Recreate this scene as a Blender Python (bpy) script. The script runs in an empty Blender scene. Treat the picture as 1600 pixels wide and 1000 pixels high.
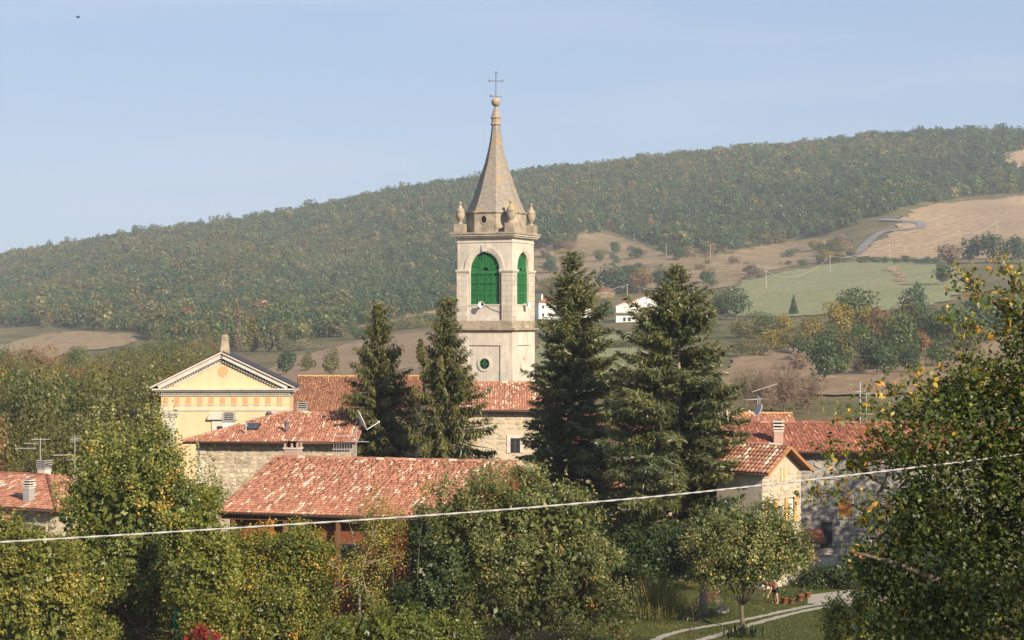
import bpy, bmesh, math, random
import numpy as np
from mathutils import Vector, Matrix

random.seed(7)
RNG = np.random.default_rng(11)
R = math.radians
scene = bpy.context.scene
COL = scene.collection

# ------------------------------------------------------------------ camera, sky, sun, exposure
CZ = 14.5                      # eye height above the village ground
FPX = 3000.0                   # focal length in photo pixels (photo 1600 wide)
cam_d = bpy.data.cameras.new('camera')
cam_d.sensor_width = 36.0
cam_d.lens = FPX / 1600 * 36.0
cam_d.clip_start = 0.5
cam_d.clip_end = 9000
cam = bpy.data.objects.new('camera', cam_d)
cam.location = (0, 0, CZ)
cam.rotation_euler = (R(90), 0, 0)
COL.objects.link(cam)
scene.camera = cam

SUN_AZ, SUN_EL = 35.0, 27.0    # degrees to the right of straight-behind the camera, elevation
sd = Vector((math.sin(R(SUN_AZ)) * math.cos(R(SUN_EL)), -math.cos(R(SUN_AZ)) * math.cos(R(SUN_EL)), math.sin(R(SUN_EL))))
world = bpy.data.worlds.new('World')
scene.world = world
world.use_nodes = True
wt = world.node_tree
for n in list(wt.nodes):
    wt.nodes.remove(n)
wo = wt.nodes.new('ShaderNodeOutputWorld')
bg = wt.nodes.new('ShaderNodeBackground')
sky = wt.nodes.new('ShaderNodeTexSky')
sky.sky_type = 'NISHITA'
sky.sun_disc = False
sky.sun_elevation = R(SUN_EL)
sky.sun_rotation = math.atan2(sd.x, sd.y)
sky.altitude = 500
sky.air_density = 1.0
sky.dust_density = 0.6
sky.ozone_density = 3.0
# faint high veil of cloud, streaked sideways
tc = wt.nodes.new('ShaderNodeTexCoord')
mp = wt.nodes.new('ShaderNodeMapping'); mp.inputs['Scale'].default_value = (2.0, 2.0, 22.0)
nz = wt.nodes.new('ShaderNodeTexNoise'); nz.inputs['Scale'].default_value = 1.6; nz.inputs['Detail'].default_value = 5
rp = wt.nodes.new('ShaderNodeValToRGB')
rp.color_ramp.elements[0].position = 0.45; rp.color_ramp.elements[0].color = (0.70, 0.70, 0.70, 1)
rp.color_ramp.elements[1].position = 0.80; rp.color_ramp.elements[1].color = (0.70, 0.70, 0.70, 1)
mx = wt.nodes.new('ShaderNodeMix'); mx.data_type = 'RGBA'
mx.inputs[7].default_value = (2.65, 3.5, 5.15, 1)
wt.links.new(tc.outputs['Generated'], mp.inputs['Vector'])
wt.links.new(mp.outputs[0], nz.inputs['Vector'])
wt.links.new(nz.outputs['Fac'], rp.inputs[0])
wt.links.new(rp.outputs[0], mx.inputs[0])
wt.links.new(sky.outputs[0], mx.inputs[6])
rp2 = wt.nodes.new('ShaderNodeValToRGB')
rp2.color_ramp.elements[0].position = 0.50; rp2.color_ramp.elements[0].color = (0, 0, 0, 1)
rp2.color_ramp.elements[1].position = 0.78; rp2.color_ramp.elements[1].color = (0.38, 0.38, 0.38, 1)
mx2 = wt.nodes.new('ShaderNodeMix'); mx2.data_type = 'RGBA'; mx2.inputs[7].default_value = (4.9, 5.2, 6.2, 1)
wt.links.new(nz.outputs['Fac'], rp2.inputs[0]); wt.links.new(rp2.outputs[0], mx2.inputs[0]); wt.links.new(mx.outputs[2], mx2.inputs[6])
wt.links.new(mx2.outputs[2], bg.inputs['Color'])
bg.inputs['Strength'].default_value = 0.085
wt.links.new(bg.outputs[0], wo.inputs['Surface'])

sun_d = bpy.data.lights.new('sun', 'SUN')
sun_d.energy = 4.8
sun_d.angle = R(0.53)
sun_d.color = (1.0, 0.86, 0.66)
sun = bpy.data.objects.new('sun', sun_d)
sun.rotation_euler = sd.to_track_quat('Z', 'Y').to_euler()
sun.location = (60, -80, 60)
COL.objects.link(sun)

vs = scene.view_settings
vs.view_transform = 'Standard'
vs.look = 'None'
vs.exposure = 0.76
vs.gamma = 1.0
vs.use_curve_mapping = False
scene.render.engine = 'CYCLES'
cy = scene.cycles
cy.max_bounces = 5
cy.diffuse_bounces = 2
cy.glossy_bounces = 2
cy.transmission_bounces = 3
cy.volume_bounces = 0
cy.transparent_max_bounces = 6
cy.use_denoising = True
try:
    cy.denoiser = 'OPENIMAGEDENOISE'
except Exception:
    pass

# ------------------------------------------------------------------ generic helpers
def W(px, py, d):
    return Vector(((px - 800) / FPX * d, d, CZ + (500 - py) / FPX * d))

def tag(o, label=None, cat=None, group=None, kind=None):
    if label: o['label'] = label
    if cat: o['category'] = cat
    if group: o['group'] = group
    if kind: o['kind'] = kind
    return o

def empty(name, loc=(0, 0, 0), rz=0.0, label=None, cat=None, group=None):
    o = bpy.data.objects.new(name, None)
    o.empty_display_size = 0.3
    o.location = loc
    o.rotation_euler = (0, 0, rz)
    COL.objects.link(o)
    return tag(o, label, cat, group)

def link(name, me, parent=None):
    o = bpy.data.objects.new(name, me)
    COL.objects.link(o)
    if parent is not None:
        o.parent = parent
    return o

class MB:
    """collects shapes into one mesh"""
    def __init__(s):
        s.v = []; s.f = []
    def poly(s, pts):
        b = len(s.v); s.v += [tuple(p) for p in pts]; s.f.append(tuple(range(b, b + len(pts)))); return s
    def box(s, x0, x1, y0, y1, z0, z1):
        b = len(s.v)
        s.v += [(x0, y0, z0), (x1, y0, z0), (x1, y1, z0), (x0, y1, z0), (x0, y0, z1), (x1, y0, z1), (x1, y1, z1), (x0, y1, z1)]
        s.f += [(b, b+3, b+2, b+1), (b+4, b+5, b+6, b+7), (b, b+1, b+5, b+4), (b+1, b+2, b+6, b+5), (b+2, b+3, b+7, b+6), (b+3, b, b+4, b+7)]
        return s
    def prism(s, pts, vec):
        """polygon pts (3D, any plane) swept along vec"""
        n = len(pts); b = len(s.v); vec = Vector(vec)
        P = [Vector(p) for p in pts]
        s.v += [tuple(p) for p in P] + [tuple(p + vec) for p in P]
        s.f.append(tuple(range(b, b + n))); s.f.append(tuple(range(b + 2*n - 1, b + n - 1, -1)))
        for i in range(n):
            j = (i + 1) % n
            s.f.append((b + i, b + n + i, b + n + j, b + j))
        return s
    def lathe(s, prof, c=(0, 0, 0), n=16, ph=0.0, cap=True):
        b = len(s.v); c = Vector(c)
        for (r, z) in prof:
            for i in range(n):
                a = ph + 2 * math.pi * i / n
                s.v.append((c.x + r * math.cos(a), c.y + r * math.sin(a), c.z + z))
        for k in range(len(prof) - 1):
            for i in range(n):
                j = (i + 1) % n
                s.f.append((b + k*n + i, b + k*n + j, b + (k+1)*n + j, b + (k+1)*n + i))
        if cap:
            s.f.append(tuple(b + i for i in range(n - 1, -1, -1)))
            k = (len(prof) - 1) * n
            s.f.append(tuple(b + k + i for i in range(n)))
        return s
    def tube(s, pts, rad, n=6):
        P = [Vector(p) for p in pts]
        rads = rad if isinstance(rad, (list, tuple)) else [rad] * len(P)
        b = len(s.v)
        for i, p in enumerate(P):
            t = (P[min(i+1, len(P)-1)] - P[max(i-1, 0)])
            if t.length < 1e-9: t = Vector((0, 0, 1))
            t.normalize()
            a = t.cross(Vector((0, 0, 1)))
            if a.length < 0.05: a = t.cross(Vector((0, 1, 0)))
            a.normalize(); c = t.cross(a)
            for k in range(n):
                g = 2 * math.pi * k / n
                s.v.append(tuple(p + (a * math.cos(g) + c * math.sin(g)) * rads[i]))
        for i in range(len(P) - 1):
            for k in range(n):
                j = (k + 1) % n
                s.f.append((b + i*n + k, b + i*n + j, b + (i+1)*n + j, b + (i+1)*n + k))
        s.f.append(tuple(b + k for k in range(n - 1, -1, -1)))
        s.f.append(tuple(b + (len(P)-1)*n + k for k in range(n)))
        return s
    def sphere(s, c, r, n=10, m=6, sq=(1, 1, 1)):
        prof = [(r * math.sin(math.pi * k / m) * 1.0 + 1e-4, -r * math.cos(math.pi * k / m) * sq[2]) for k in range(m + 1)]
        b0 = len(s.v)
        s.lathe(prof, c, n)
        for i in range(b0, len(s.v)):
            x, y, z = s.v[i]
            s.v[i] = (c[0] + (x - c[0]) * sq[0], c[1] + (y - c[1]) * sq[1], z)
        return s
    def xf(s, mtx, start=0):
        for i in range(start, len(s.v)):
            s.v[i] = tuple(mtx @ Vector(s.v[i]))
        return s
    def mesh(s, name, m, smooth=False, bevel=0.0):
        me = bpy.data.meshes.new(name)
        me.from_pydata(s.v, [], s.f)
        bm = bmesh.new(); bm.from_mesh(me)
        bmesh.ops.recalc_face_normals(bm, faces=bm.faces)
        if bevel > 0:
            bmesh.ops.bevel(bm, geom=[e for e in bm.edges if len(e.link_faces) == 2 and e.calc_face_angle(0) > 0.5], offset=bevel, segments=1, affect='EDGES')
        bm.to_mesh(me); bm.free()
        if smooth:
            me.polygons.foreach_set('use_smooth', [True] * len(me.polygons))
        if m is not None:
            me.materials.append(m)
        me.update()
        return me
    def build(s, name, m, parent=None, smooth=False, bevel=0.0):
        return link(name, s.mesh(name, m, smooth, bevel), parent)

def np_mesh(name, verts, faces, m, tone=None, smooth=False):
    """fast mesh from arrays; faces (N,k) all same size; tone per face"""
    me = bpy.data.meshes.new(name)
    verts = np.ascontiguousarray(verts, dtype=np.float32); faces = np.ascontiguousarray(faces, dtype=np.int32)
    nf, k = faces.shape
    me.vertices.add(len(verts)); me.vertices.foreach_set('co', verts.ravel())
    me.loops.add(nf * k); me.loops.foreach_set('vertex_index', faces.ravel())
    me.polygons.add(nf); me.polygons.foreach_set('loop_start', np.arange(0, nf * k, k, dtype=np.int32))
    if smooth:
        me.polygons.foreach_set('use_smooth', np.ones(nf, dtype=bool))
    me.update(calc_edges=True)
    if tone is not None:
        at = me.attributes.new('tone', 'FLOAT', 'FACE')
        at.data.foreach_set('value', np.ascontiguousarray(tone, dtype=np.float32))
    if m is not None:
        me.materials.append(m)
    me.validate()
    return me

# ------------------------------------------------------------------ materials
def new_mat(name):
    m = bpy.data.materials.new(name); m.use_nodes = True
    nt = m.node_tree
    for n in list(nt.nodes): nt.nodes.remove(n)
    out = nt.nodes.new('ShaderNodeOutputMaterial')
    return m, nt, out

def ramp_node(nt, stops, interp='LINEAR'):
    r = nt.nodes.new('ShaderNodeValToRGB'); cr = r.color_ramp; cr.interpolation = interp
    while len(cr.elements) > 1: cr.elements.remove(cr.elements[-1])
    cr.elements[0].position = stops[0][0]; cr.elements[0].color = (*stops[0][1], 1)
    for p, c in stops[1:]:
        e = cr.elements.new(p); e.color = (*c, 1)
    return r

def M(name, col, rough=0.85, var=0.18, scale=1.5, bump=0.0, bscale=25.0, col2=None, spec=0.25, metal=0.0, detail=6, objrand=0.0, stretch=None, stain=0.0):
    m, nt, out = new_mat(name)
    b = nt.nodes.new('ShaderNodeBsdfPrincipled')
    b.inputs['Roughness'].default_value = rough
    b.inputs['Metallic'].default_value = metal
    b.inputs['Specular IOR Level'].default_value = spec
    g = nt.nodes.new('ShaderNodeNewGeometry')
    vec = g.outputs['Position']
    if stretch:
        mpn = nt.nodes.new('ShaderNodeMapping'); mpn.inputs['Scale'].default_value = stretch
        nt.links.new(vec, mpn.inputs['Vector']); vec = mpn.outputs[0]
    n1 = nt.nodes.new('ShaderNodeTexNoise'); n1.inputs['Scale'].default_value = scale; n1.inputs['Detail'].default_value = detail
    n1.inputs['Roughness'].default_value = 0.65
    nt.links.new(vec, n1.inputs['Vector'])
    lo = tuple(c * (1 - var) for c in col); hi = tuple(min(1, c * (1 + var)) for c in (col2 or col))
    r = ramp_node(nt, [(0.28, lo), (0.72, hi)])
    nt.links.new(n1.outputs['Fac'], r.inputs[0])
    src = r.outputs[0]
    if objrand > 0:
        oi = nt.nodes.new('ShaderNodeObjectInfo')
        mr = nt.nodes.new('ShaderNodeMapRange'); mr.inputs['To Min'].default_value = 1 - objrand; mr.inputs['To Max'].default_value = 1 + objrand
        nt.links.new(oi.outputs['Random'], mr.inputs['Value'])
        vm = nt.nodes.new('ShaderNodeVectorMath'); vm.operation = 'SCALE'
        nt.links.new(src, vm.inputs[0]); nt.links.new(mr.outputs[0], vm.inputs['Scale']); src = vm.outputs[0]
    if stain > 0:      # rain streaks and grime, longer than wide
        ms = nt.nodes.new('ShaderNodeMapping'); ms.inputs['Scale'].default_value = (2.2, 2.2, 0.45)
        nt.links.new(g.outputs['Position'], ms.inputs['Vector'])
        ns_ = nt.nodes.new('ShaderNodeTexNoise'); ns_.inputs['Scale'].default_value = 1.1; ns_.inputs['Detail'].default_value = 7; ns_.inputs['Roughness'].default_value = 0.7
        nt.links.new(ms.outputs[0], ns_.inputs['Vector'])
        rs_ = ramp_node(nt, [(0.36, (1 - stain * 1.6, 1 - stain * 1.65, 1 - stain * 1.75)), (0.58, (1.0, 1.0, 1.0))])
        nt.links.new(ns_.outputs['Fac'], rs_.inputs[0])
        mx_ = nt.nodes.new('ShaderNodeMix'); mx_.data_type = 'RGBA'; mx_.blend_type = 'MULTIPLY'; mx_.inputs[0].default_value = 1
        nt.links.new(src, mx_.inputs[6]); nt.links.new(rs_.outputs[0], mx_.inputs[7]); src = mx_.outputs[2]
    nt.links.new(src, b.inputs['Base Color'])
    if bump > 0:
        n2 = nt.nodes.new('ShaderNodeTexNoise'); n2.inputs['Scale'].default_value = bscale; n2.inputs['Detail'].default_value = 4
        nt.links.new(vec, n2.inputs['Vector'])
        bp = nt.nodes.new('ShaderNodeBump'); bp.inputs['Strength'].default_value = bump; bp.inputs['Distance'].default_value = 0.05
        nt.links.new(n2.outputs['Fac'], bp.inputs['Height']); nt.links.new(bp.outputs[0], b.inputs['Normal'])
    nt.links.new(b.outputs[0], out.inputs['Surface'])
    return m

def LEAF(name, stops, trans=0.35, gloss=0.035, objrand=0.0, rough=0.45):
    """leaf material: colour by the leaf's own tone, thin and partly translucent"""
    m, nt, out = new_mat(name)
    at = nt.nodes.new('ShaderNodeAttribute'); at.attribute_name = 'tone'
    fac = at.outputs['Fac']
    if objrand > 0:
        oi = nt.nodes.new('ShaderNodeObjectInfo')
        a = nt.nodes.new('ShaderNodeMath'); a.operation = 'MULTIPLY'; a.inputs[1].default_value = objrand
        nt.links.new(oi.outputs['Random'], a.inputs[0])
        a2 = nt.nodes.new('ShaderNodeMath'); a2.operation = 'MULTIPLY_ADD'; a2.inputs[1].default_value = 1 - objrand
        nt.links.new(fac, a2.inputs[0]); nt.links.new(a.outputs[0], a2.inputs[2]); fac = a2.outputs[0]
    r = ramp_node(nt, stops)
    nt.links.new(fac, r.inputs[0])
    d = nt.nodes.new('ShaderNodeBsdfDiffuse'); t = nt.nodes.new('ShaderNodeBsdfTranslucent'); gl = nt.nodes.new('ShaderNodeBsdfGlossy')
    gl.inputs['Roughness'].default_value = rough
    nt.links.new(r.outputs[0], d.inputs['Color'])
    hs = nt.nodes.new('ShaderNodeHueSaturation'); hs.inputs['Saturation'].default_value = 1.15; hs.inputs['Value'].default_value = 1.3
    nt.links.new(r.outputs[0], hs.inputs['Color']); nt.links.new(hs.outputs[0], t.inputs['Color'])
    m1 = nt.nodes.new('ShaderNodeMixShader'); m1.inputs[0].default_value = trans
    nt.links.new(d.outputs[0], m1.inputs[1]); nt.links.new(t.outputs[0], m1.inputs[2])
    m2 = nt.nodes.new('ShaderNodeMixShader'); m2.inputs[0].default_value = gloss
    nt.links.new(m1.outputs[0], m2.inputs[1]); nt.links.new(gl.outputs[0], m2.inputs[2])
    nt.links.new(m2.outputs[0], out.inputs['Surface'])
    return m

def TILE(name, stops, rough=0.85):
    """roof tile: colour by each tile's own tone, plus weathering"""
    m, nt, out = new_mat(name)
    b = nt.nodes.new('ShaderNodeBsdfPrincipled'); b.inputs['Roughness'].default_value = rough; b.inputs['Specular IOR Level'].default_value = 0.2
    at = nt.nodes.new('ShaderNodeAttribute'); at.attribute_name = 'tone'
    r = ramp_node(nt, stops)
    nt.links.new(at.outputs['Fac'], r.inputs[0])
    g = nt.nodes.new('ShaderNodeNewGeometry')
    n1 = nt.nodes.new('ShaderNodeTexNoise'); n1.inputs['Scale'].default_value = 1.1; n1.inputs['Detail'].default_value = 8; n1.inputs['Roughness'].default_value = 0.7
    nt.links.new(g.outputs['Position'], n1.inputs['Vector'])
    r2 = ramp_node(nt, [(0.3, (0.68, 0.66, 0.66)), (0.6, (1.06, 1.04, 1.0))])
    nt.links.new(n1.outputs['Fac'], r2.inputs[0])
    mm = nt.nodes.new('ShaderNodeMix'); mm.data_type = 'RGBA'; mm.blend_type = 'MULTIPLY'; mm.inputs[0].default_value = 1.0
    nt.links.new(r.outputs[0], mm.inputs[6]); nt.links.new(r2.outputs[0], mm.inputs[7])
    nt.links.new(mm.outputs[2], b.inputs['Base Color'])
    nt.links.new(b.outputs[0], out.inputs['Surface'])
    return m

MT = {}
MT['sandstone'] = M('sandstone', (0.56, 0.505, 0.42), 0.9, 0.14, 0.9, 0.25, 9.0, col2=(0.62, 0.56, 0.47), stain=0.12)
MT['ashlar'] = M('ashlar', (0.55, 0.49, 0.405), 0.9, 0.12, 1.6, 0.25, 12.0, objrand=0.14, stain=0.12)
MT['sandstone_dark'] = M('weathered_sandstone', (0.27, 0.225, 0.175), 0.95, 0.30, 1.4, 0.4, 7.0, col2=(0.36, 0.30, 0.22))
def spire_mat():
    m, nt, out = new_mat('spire_masonry')
    b = nt.nodes.new('ShaderNodeBsdfPrincipled'); b.inputs['Roughness'].default_value = 0.95
    g = nt.nodes.new('ShaderNodeNewGeometry')
    n1 = nt.nodes.new('ShaderNodeTexNoise'); n1.inputs['Scale'].default_value = 4.5; n1.inputs['Detail'].default_value = 8; n1.inputs['Roughness'].default_value = 0.75
    nt.links.new(g.outputs['Position'], n1.inputs['Vector'])
    r = ramp_node(nt, [(0.3, (0.16, 0.14, 0.12)), (0.5, (0.26, 0.228, 0.19)), (0.72, (0.36, 0.315, 0.262))])
    nt.links.new(n1.outputs['Fac'], r.inputs[0])
    n2 = nt.nodes.new('ShaderNodeTexNoise'); n2.inputs['Scale'].default_value = 1.0; n2.inputs['Detail'].default_value = 3
    nt.links.new(g.outputs['Position'], n2.inputs['Vector'])
    r2 = ramp_node(nt, [(0.54, (0, 0, 0)), (0.80, (0.9, 0.9, 0.9))])
    nt.links.new(n2.outputs['Fac'], r2.inputs[0])
    mm = nt.nodes.new('ShaderNodeMix'); mm.data_type = 'RGBA'
    nt.links.new(r2.outputs[0], mm.inputs[0]); nt.links.new(r.outputs[0], mm.inputs[6]); mm.inputs[7].default_value = (0.40, 0.24, 0.085, 1)
    nt.links.new(mm.outputs[2], b.inputs['Base Color'])
    bp = nt.nodes.new('ShaderNodeBump'); bp.inputs['Strength'].default_value = 0.5; bp.inputs['Distance'].default_value = 0.05
    nt.links.new(n1.outputs['Fac'], bp.inputs['Height']); nt.links.new(bp.outputs[0], b.inputs['Normal'])
    nt.links.new(b.outputs[0], out.inputs['Surface'])
    return m
MT['spire'] = spire_mat()
MT['green_paint'] = M('green_shutter_paint', (0.024, 0.155, 0.05), 0.65, 0.22, 2.5, 0.1, 30, objrand=0.2, stain=0.15)
MT['black'] = M('dark_void', (0.012, 0.012, 0.012), 0.9, 0.1)
MT['iron'] = M('weathered_iron', (0.16, 0.15, 0.16), 0.6, 0.2, 6, metal=0.3)
MT['white_plastic'] = M('white_plastic', (0.75, 0.74, 0.70), 0.5, 0.05, 4)
MT['yellow_plaster'] = M('yellow_plaster', (0.66, 0.49, 0.30), 0.9, 0.07, 0.7, 0.1, 14, stain=0.05)
MT['cream_stucco'] = M('cream_stucco', (0.56, 0.52, 0.455), 0.9, 0.09, 1.2, 0.1, 14, stain=0.09)
MT['orange_plaster'] = M('orange_plaster', (0.68, 0.33, 0.17), 0.9, 0.08, 3, 0.1, 20)
MT['white_plaster'] = M('white_plaster', (0.74, 0.71, 0.65), 0.9, 0.10, 1.5, 0.1, 14)
MT['mortar'] = M('rubble_wall_mortar', (0.33, 0.275, 0.205), 0.95, 0.30, 2.2, 0.6, 7.0, col2=(0.42, 0.36, 0.27))
MT['rubble'] = M('rubble_stone', (0.38, 0.31, 0.22), 0.92, 0.32, 2.6, 0.7, 9.0, col2=(0.45, 0.37, 0.27), objrand=0.38)
MT['mortar_grey'] = M('grey_wall_mortar', (0.30, 0.275, 0.25), 0.95, 0.25, 2.0, 0.6, 7.0)
MT['rubble_grey'] = M('grey_rubble_stone', (0.33, 0.30, 0.27), 0.92, 0.2, 3.0, 0.5, 9.0, objrand=0.30)
MT['rubble_gold'] = M('golden_rubble_stone', (0.44, 0.375, 0.28), 0.92, 0.18, 3.0, 0.5, 9.0, objrand=0.22)
MT['mortar_gold'] = M('golden_mortar', (0.46, 0.40, 0.31), 0.95, 0.15, 2.0, 0.4, 9.0)
MT['cream_wall'] = M('cream_wall_plaster', (0.52, 0.43, 0.31), 0.92, 0.18, 0.9, 0.4, 6)
MT['redbrown_wall'] = M('red_brown_boarding', (0.20, 0.065, 0.03), 0.8, 0.25, 2, 0.2, 12)
MT['timber'] = M('brown_timber', (0.17, 0.085, 0.045), 0.8, 0.25, 4, 0.2, 20)
MT['rafter_end'] = M('rafter_end_wood', (0.36, 0.17, 0.07), 0.8, 0.2, 6)
MT['orange_wood'] = M('orange_varnished_wood', (0.42, 0.17, 0.045), 0.55, 0.15, 5, 0.1, 25, stretch=(8, 8, 1))
MT['pale_wood'] = M('pale_varnished_wood', (0.60, 0.32, 0.11), 0.6, 0.12, 5)
MT['dark_gutter'] = M('dark_metal_gutter', (0.06, 0.04, 0.035), 0.5, 0.2, 4, metal=0.4)
MT['concrete'] = M('grey_concrete', (0.34, 0.325, 0.30), 0.9, 0.16, 3, 0.3, 18)
MT['concrete_pale'] = M('pale_concrete', (0.55, 0.50, 0.44), 0.9, 0.14, 3, 0.3, 18)
MT['pink_brick'] = M('pinkish_chimney_plaster', (0.42, 0.29, 0.23), 0.9, 0.14, 4, 0.2, 18)
MT['aluminium'] = M('aluminium', (0.58, 0.57, 0.56), 0.4, 0.06, 6, metal=0.6)
MT['dish'] = M('dish_paint', (0.50, 0.50, 0.52), 0.5, 0.06, 4)
MT['glass'] = M('dark_window_glass', (0.03, 0.035, 0.045), 0.12, 0.1, 2, spec=0.6)
MT['cable'] = M('pale_cable_sheath', (0.42, 0.405, 0.395), 0.5, 0.08, 10)
MT['wire'] = M('grey_wire', (0.45, 0.42, 0.38), 0.6, 0.05, 2)
MT['pole_wood'] = M('weathered_pole_wood', (0.42, 0.36, 0.29), 0.9, 0.15, 2)
MT['bark'] = M('grey_brown_bark', (0.15, 0.115, 0.085), 0.95, 0.30, 4, 0.6, 14, stretch=(3, 3, 0.6))
MT['bark_pale'] = M('pale_grey_bark', (0.30, 0.255, 0.20), 0.95, 0.25, 4, 0.5, 14, stretch=(3, 3, 0.6))
MT['bark_spruce'] = M('spruce_bark', (0.20, 0.16, 0.125), 0.95, 0.3, 4, 0.6, 14, stretch=(3, 3, 0.6))
MT['twig'] = M('bare_twigs', (0.17, 0.13, 0.10), 0.95, 0.2, 4)
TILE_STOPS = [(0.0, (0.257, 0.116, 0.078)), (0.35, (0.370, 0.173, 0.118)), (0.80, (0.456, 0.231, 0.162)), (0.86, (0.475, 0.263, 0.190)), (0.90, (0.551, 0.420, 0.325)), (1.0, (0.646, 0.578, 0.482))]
MT['tile'] = TILE('terracotta_tile', TILE_STOPS)
MT['tile_old'] = TILE('old_brown_tile', [(0.0, (0.17, 0.085, 0.055)), (0.5, (0.28, 0.135, 0.085)), (0.85, (0.36, 0.19, 0.12)), (1.0, (0.46, 0.28, 0.15))])
MT['tile_red'] = TILE('red_interlocking_tile', [(0.0, (0.209, 0.078, 0.055)), (0.6, (0.314, 0.130, 0.088)), (0.9, (0.399, 0.198, 0.132)), (1.0, (0.522, 0.333, 0.220))])
MT['tile_pink'] = TILE('weathered_pink_tile', [(0.0, (0.285, 0.125, 0.083)), (0.5, (0.418, 0.208, 0.138)), (0.8, (0.494, 0.291, 0.198)), (0.9, (0.665, 0.541, 0.418)), (1.0, (0.760, 0.686, 0.550))])
MT['lichen'] = M('orange_lichen_tile', (0.50, 0.25, 0.06), 0.9, 0.35, 5, 0.3, 15, col2=(0.46, 0.29, 0.12))

G_ = lambda *s: list(s)
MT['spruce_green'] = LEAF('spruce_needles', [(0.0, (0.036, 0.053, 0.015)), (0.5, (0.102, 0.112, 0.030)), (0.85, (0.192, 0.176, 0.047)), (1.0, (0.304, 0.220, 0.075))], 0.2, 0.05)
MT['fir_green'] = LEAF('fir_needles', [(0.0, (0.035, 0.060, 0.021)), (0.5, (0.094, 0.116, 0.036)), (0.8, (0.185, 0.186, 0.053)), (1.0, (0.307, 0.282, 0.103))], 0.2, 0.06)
MT['cone'] = LEAF('spruce_cone', [(0.0, (0.20, 0.10, 0.05)), (1.0, (0.36, 0.19, 0.09))], 0.05, 0.03)
MT['leaf_apple'] = LEAF('apple_leaves', [(0.0, (0.076, 0.108, 0.022)), (0.5, (0.158, 0.192, 0.037)), (0.85, (0.293, 0.284, 0.068)), (0.95, (0.506, 0.371, 0.085)), (1.0, (0.855, 0.415, 0.068))], 0.33)
MT['leaf_silver'] = LEAF('silvery_green_leaves', [(0.0, (0.067, 0.091, 0.025)), (0.45, (0.139, 0.166, 0.045)), (0.8, (0.312, 0.300, 0.105)), (0.97, (0.490, 0.408, 0.175)), (1.0, (0.801, 0.378, 0.089))], 0.28)
MT['leaf_dark'] = LEAF('dark_green_leaves', [(0.0, (0.023, 0.043, 0.013)), (0.6, (0.057, 0.092, 0.025)), (1.0, (0.121, 0.139, 0.036))], 0.28)
MT['leaf_bright'] = LEAF('bright_green_leaves', [(0.0, (0.101, 0.130, 0.022)), (0.6, (0.229, 0.246, 0.040)), (1.0, (0.479, 0.399, 0.095))], 0.42)
MT['leaf_autumn'] = LEAF('turning_leaves', [(0.0, (0.084, 0.116, 0.024)), (0.4, (0.205, 0.225, 0.040)), (0.68, (0.372, 0.333, 0.062)), (0.86, (0.671, 0.363, 0.051)), (1.0, (0.745, 0.223, 0.043))], 0.4)
MT['leaf_olive'] = LEAF('olive_yellow_leaves', [(0.0, (0.097, 0.123, 0.025)), (0.6, (0.233, 0.246, 0.046)), (0.9, (0.380, 0.337, 0.070)), (1.0, (0.530, 0.325, 0.065))], 0.38)
MT['leaf_red'] = LEAF('crimson_leaves', [(0.0, (0.112, 0.010, 0.010)), (0.6, (0.288, 0.018, 0.018)), (1.0, (0.416, 0.072, 0.024))], 0.4)
MT['leaf_rust'] = LEAF('rusty_leaves', [(0.0, (0.10, 0.05, 0.02)), (0.5, (0.24, 0.11, 0.035)), (0.8, (0.30, 0.14, 0.045)), (1.0, (0.18, 0.16, 0.04))], 0.4)
MT['leaf_walnut'] = LEAF('walnut_leaves', [(0.0, (0.038, 0.063, 0.014)), (0.5, (0.088, 0.123, 0.025)), (0.80, (0.195, 0.215, 0.043)), (0.88, (0.406, 0.349, 0.064)), (0.95, (0.845, 0.492, 0.064)), (1.0, (0.676, 0.270, 0.043))], 0.42)
MT['fruit'] = M('orange_fruit', (0.62, 0.22, 0.05), 0.4, 0.15, 9, spec=0.4)
MT['fruit_yellow'] = M('yellow_apple', (0.66, 0.45, 0.10), 0.4, 0.15, 9, spec=0.4)
# far foliage: less tone contrast, colour differs from tree to tree
FAR = {
 'green':  LEAF('far_green_foliage', [(0.0, (0.048, 0.083, 0.022)), (0.6, (0.084, 0.125, 0.031)), (1.0, (0.132, 0.168, 0.044))], 0.25, 0.03, 0.36),
 'dark':   LEAF('far_dark_foliage', [(0.0, (0.031, 0.061, 0.021)), (0.6, (0.052, 0.091, 0.030)), (1.0, (0.090, 0.125, 0.040))], 0.22, 0.03, 0.36),
 'olive':  LEAF('far_olive_foliage', [(0.0, (0.085, 0.088, 0.026)), (0.6, (0.150, 0.140, 0.040)), (1.0, (0.215, 0.185, 0.058))], 0.28, 0.03, 0.36),
 'yellow': LEAF('far_yellow_foliage', [(0.0, (0.150, 0.131, 0.025)), (0.6, (0.275, 0.213, 0.037)), (1.0, (0.425, 0.294, 0.056))], 0.32, 0.03, 0.40),
 'rust':   LEAF('far_rust_foliage', [(0.0, (0.138, 0.081, 0.035)), (0.6, (0.237, 0.131, 0.050)), (1.0, (0.338, 0.188, 0.075))], 0.28, 0.03, 0.40),
 'pale':   LEAF('far_pale_foliage', [(0.0, (0.127, 0.121, 0.057)), (0.6, (0.196, 0.184, 0.086)), (1.0, (0.276, 0.247, 0.115))], 0.30, 0.03, 0.40),
 'brown':  LEAF('far_bare_twigs', [(0.0, (0.149, 0.105, 0.074)), (0.6, (0.219, 0.154, 0.105)), (1.0, (0.306, 0.219, 0.140))], 0.10, 0.02, 0.35),
}

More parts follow.
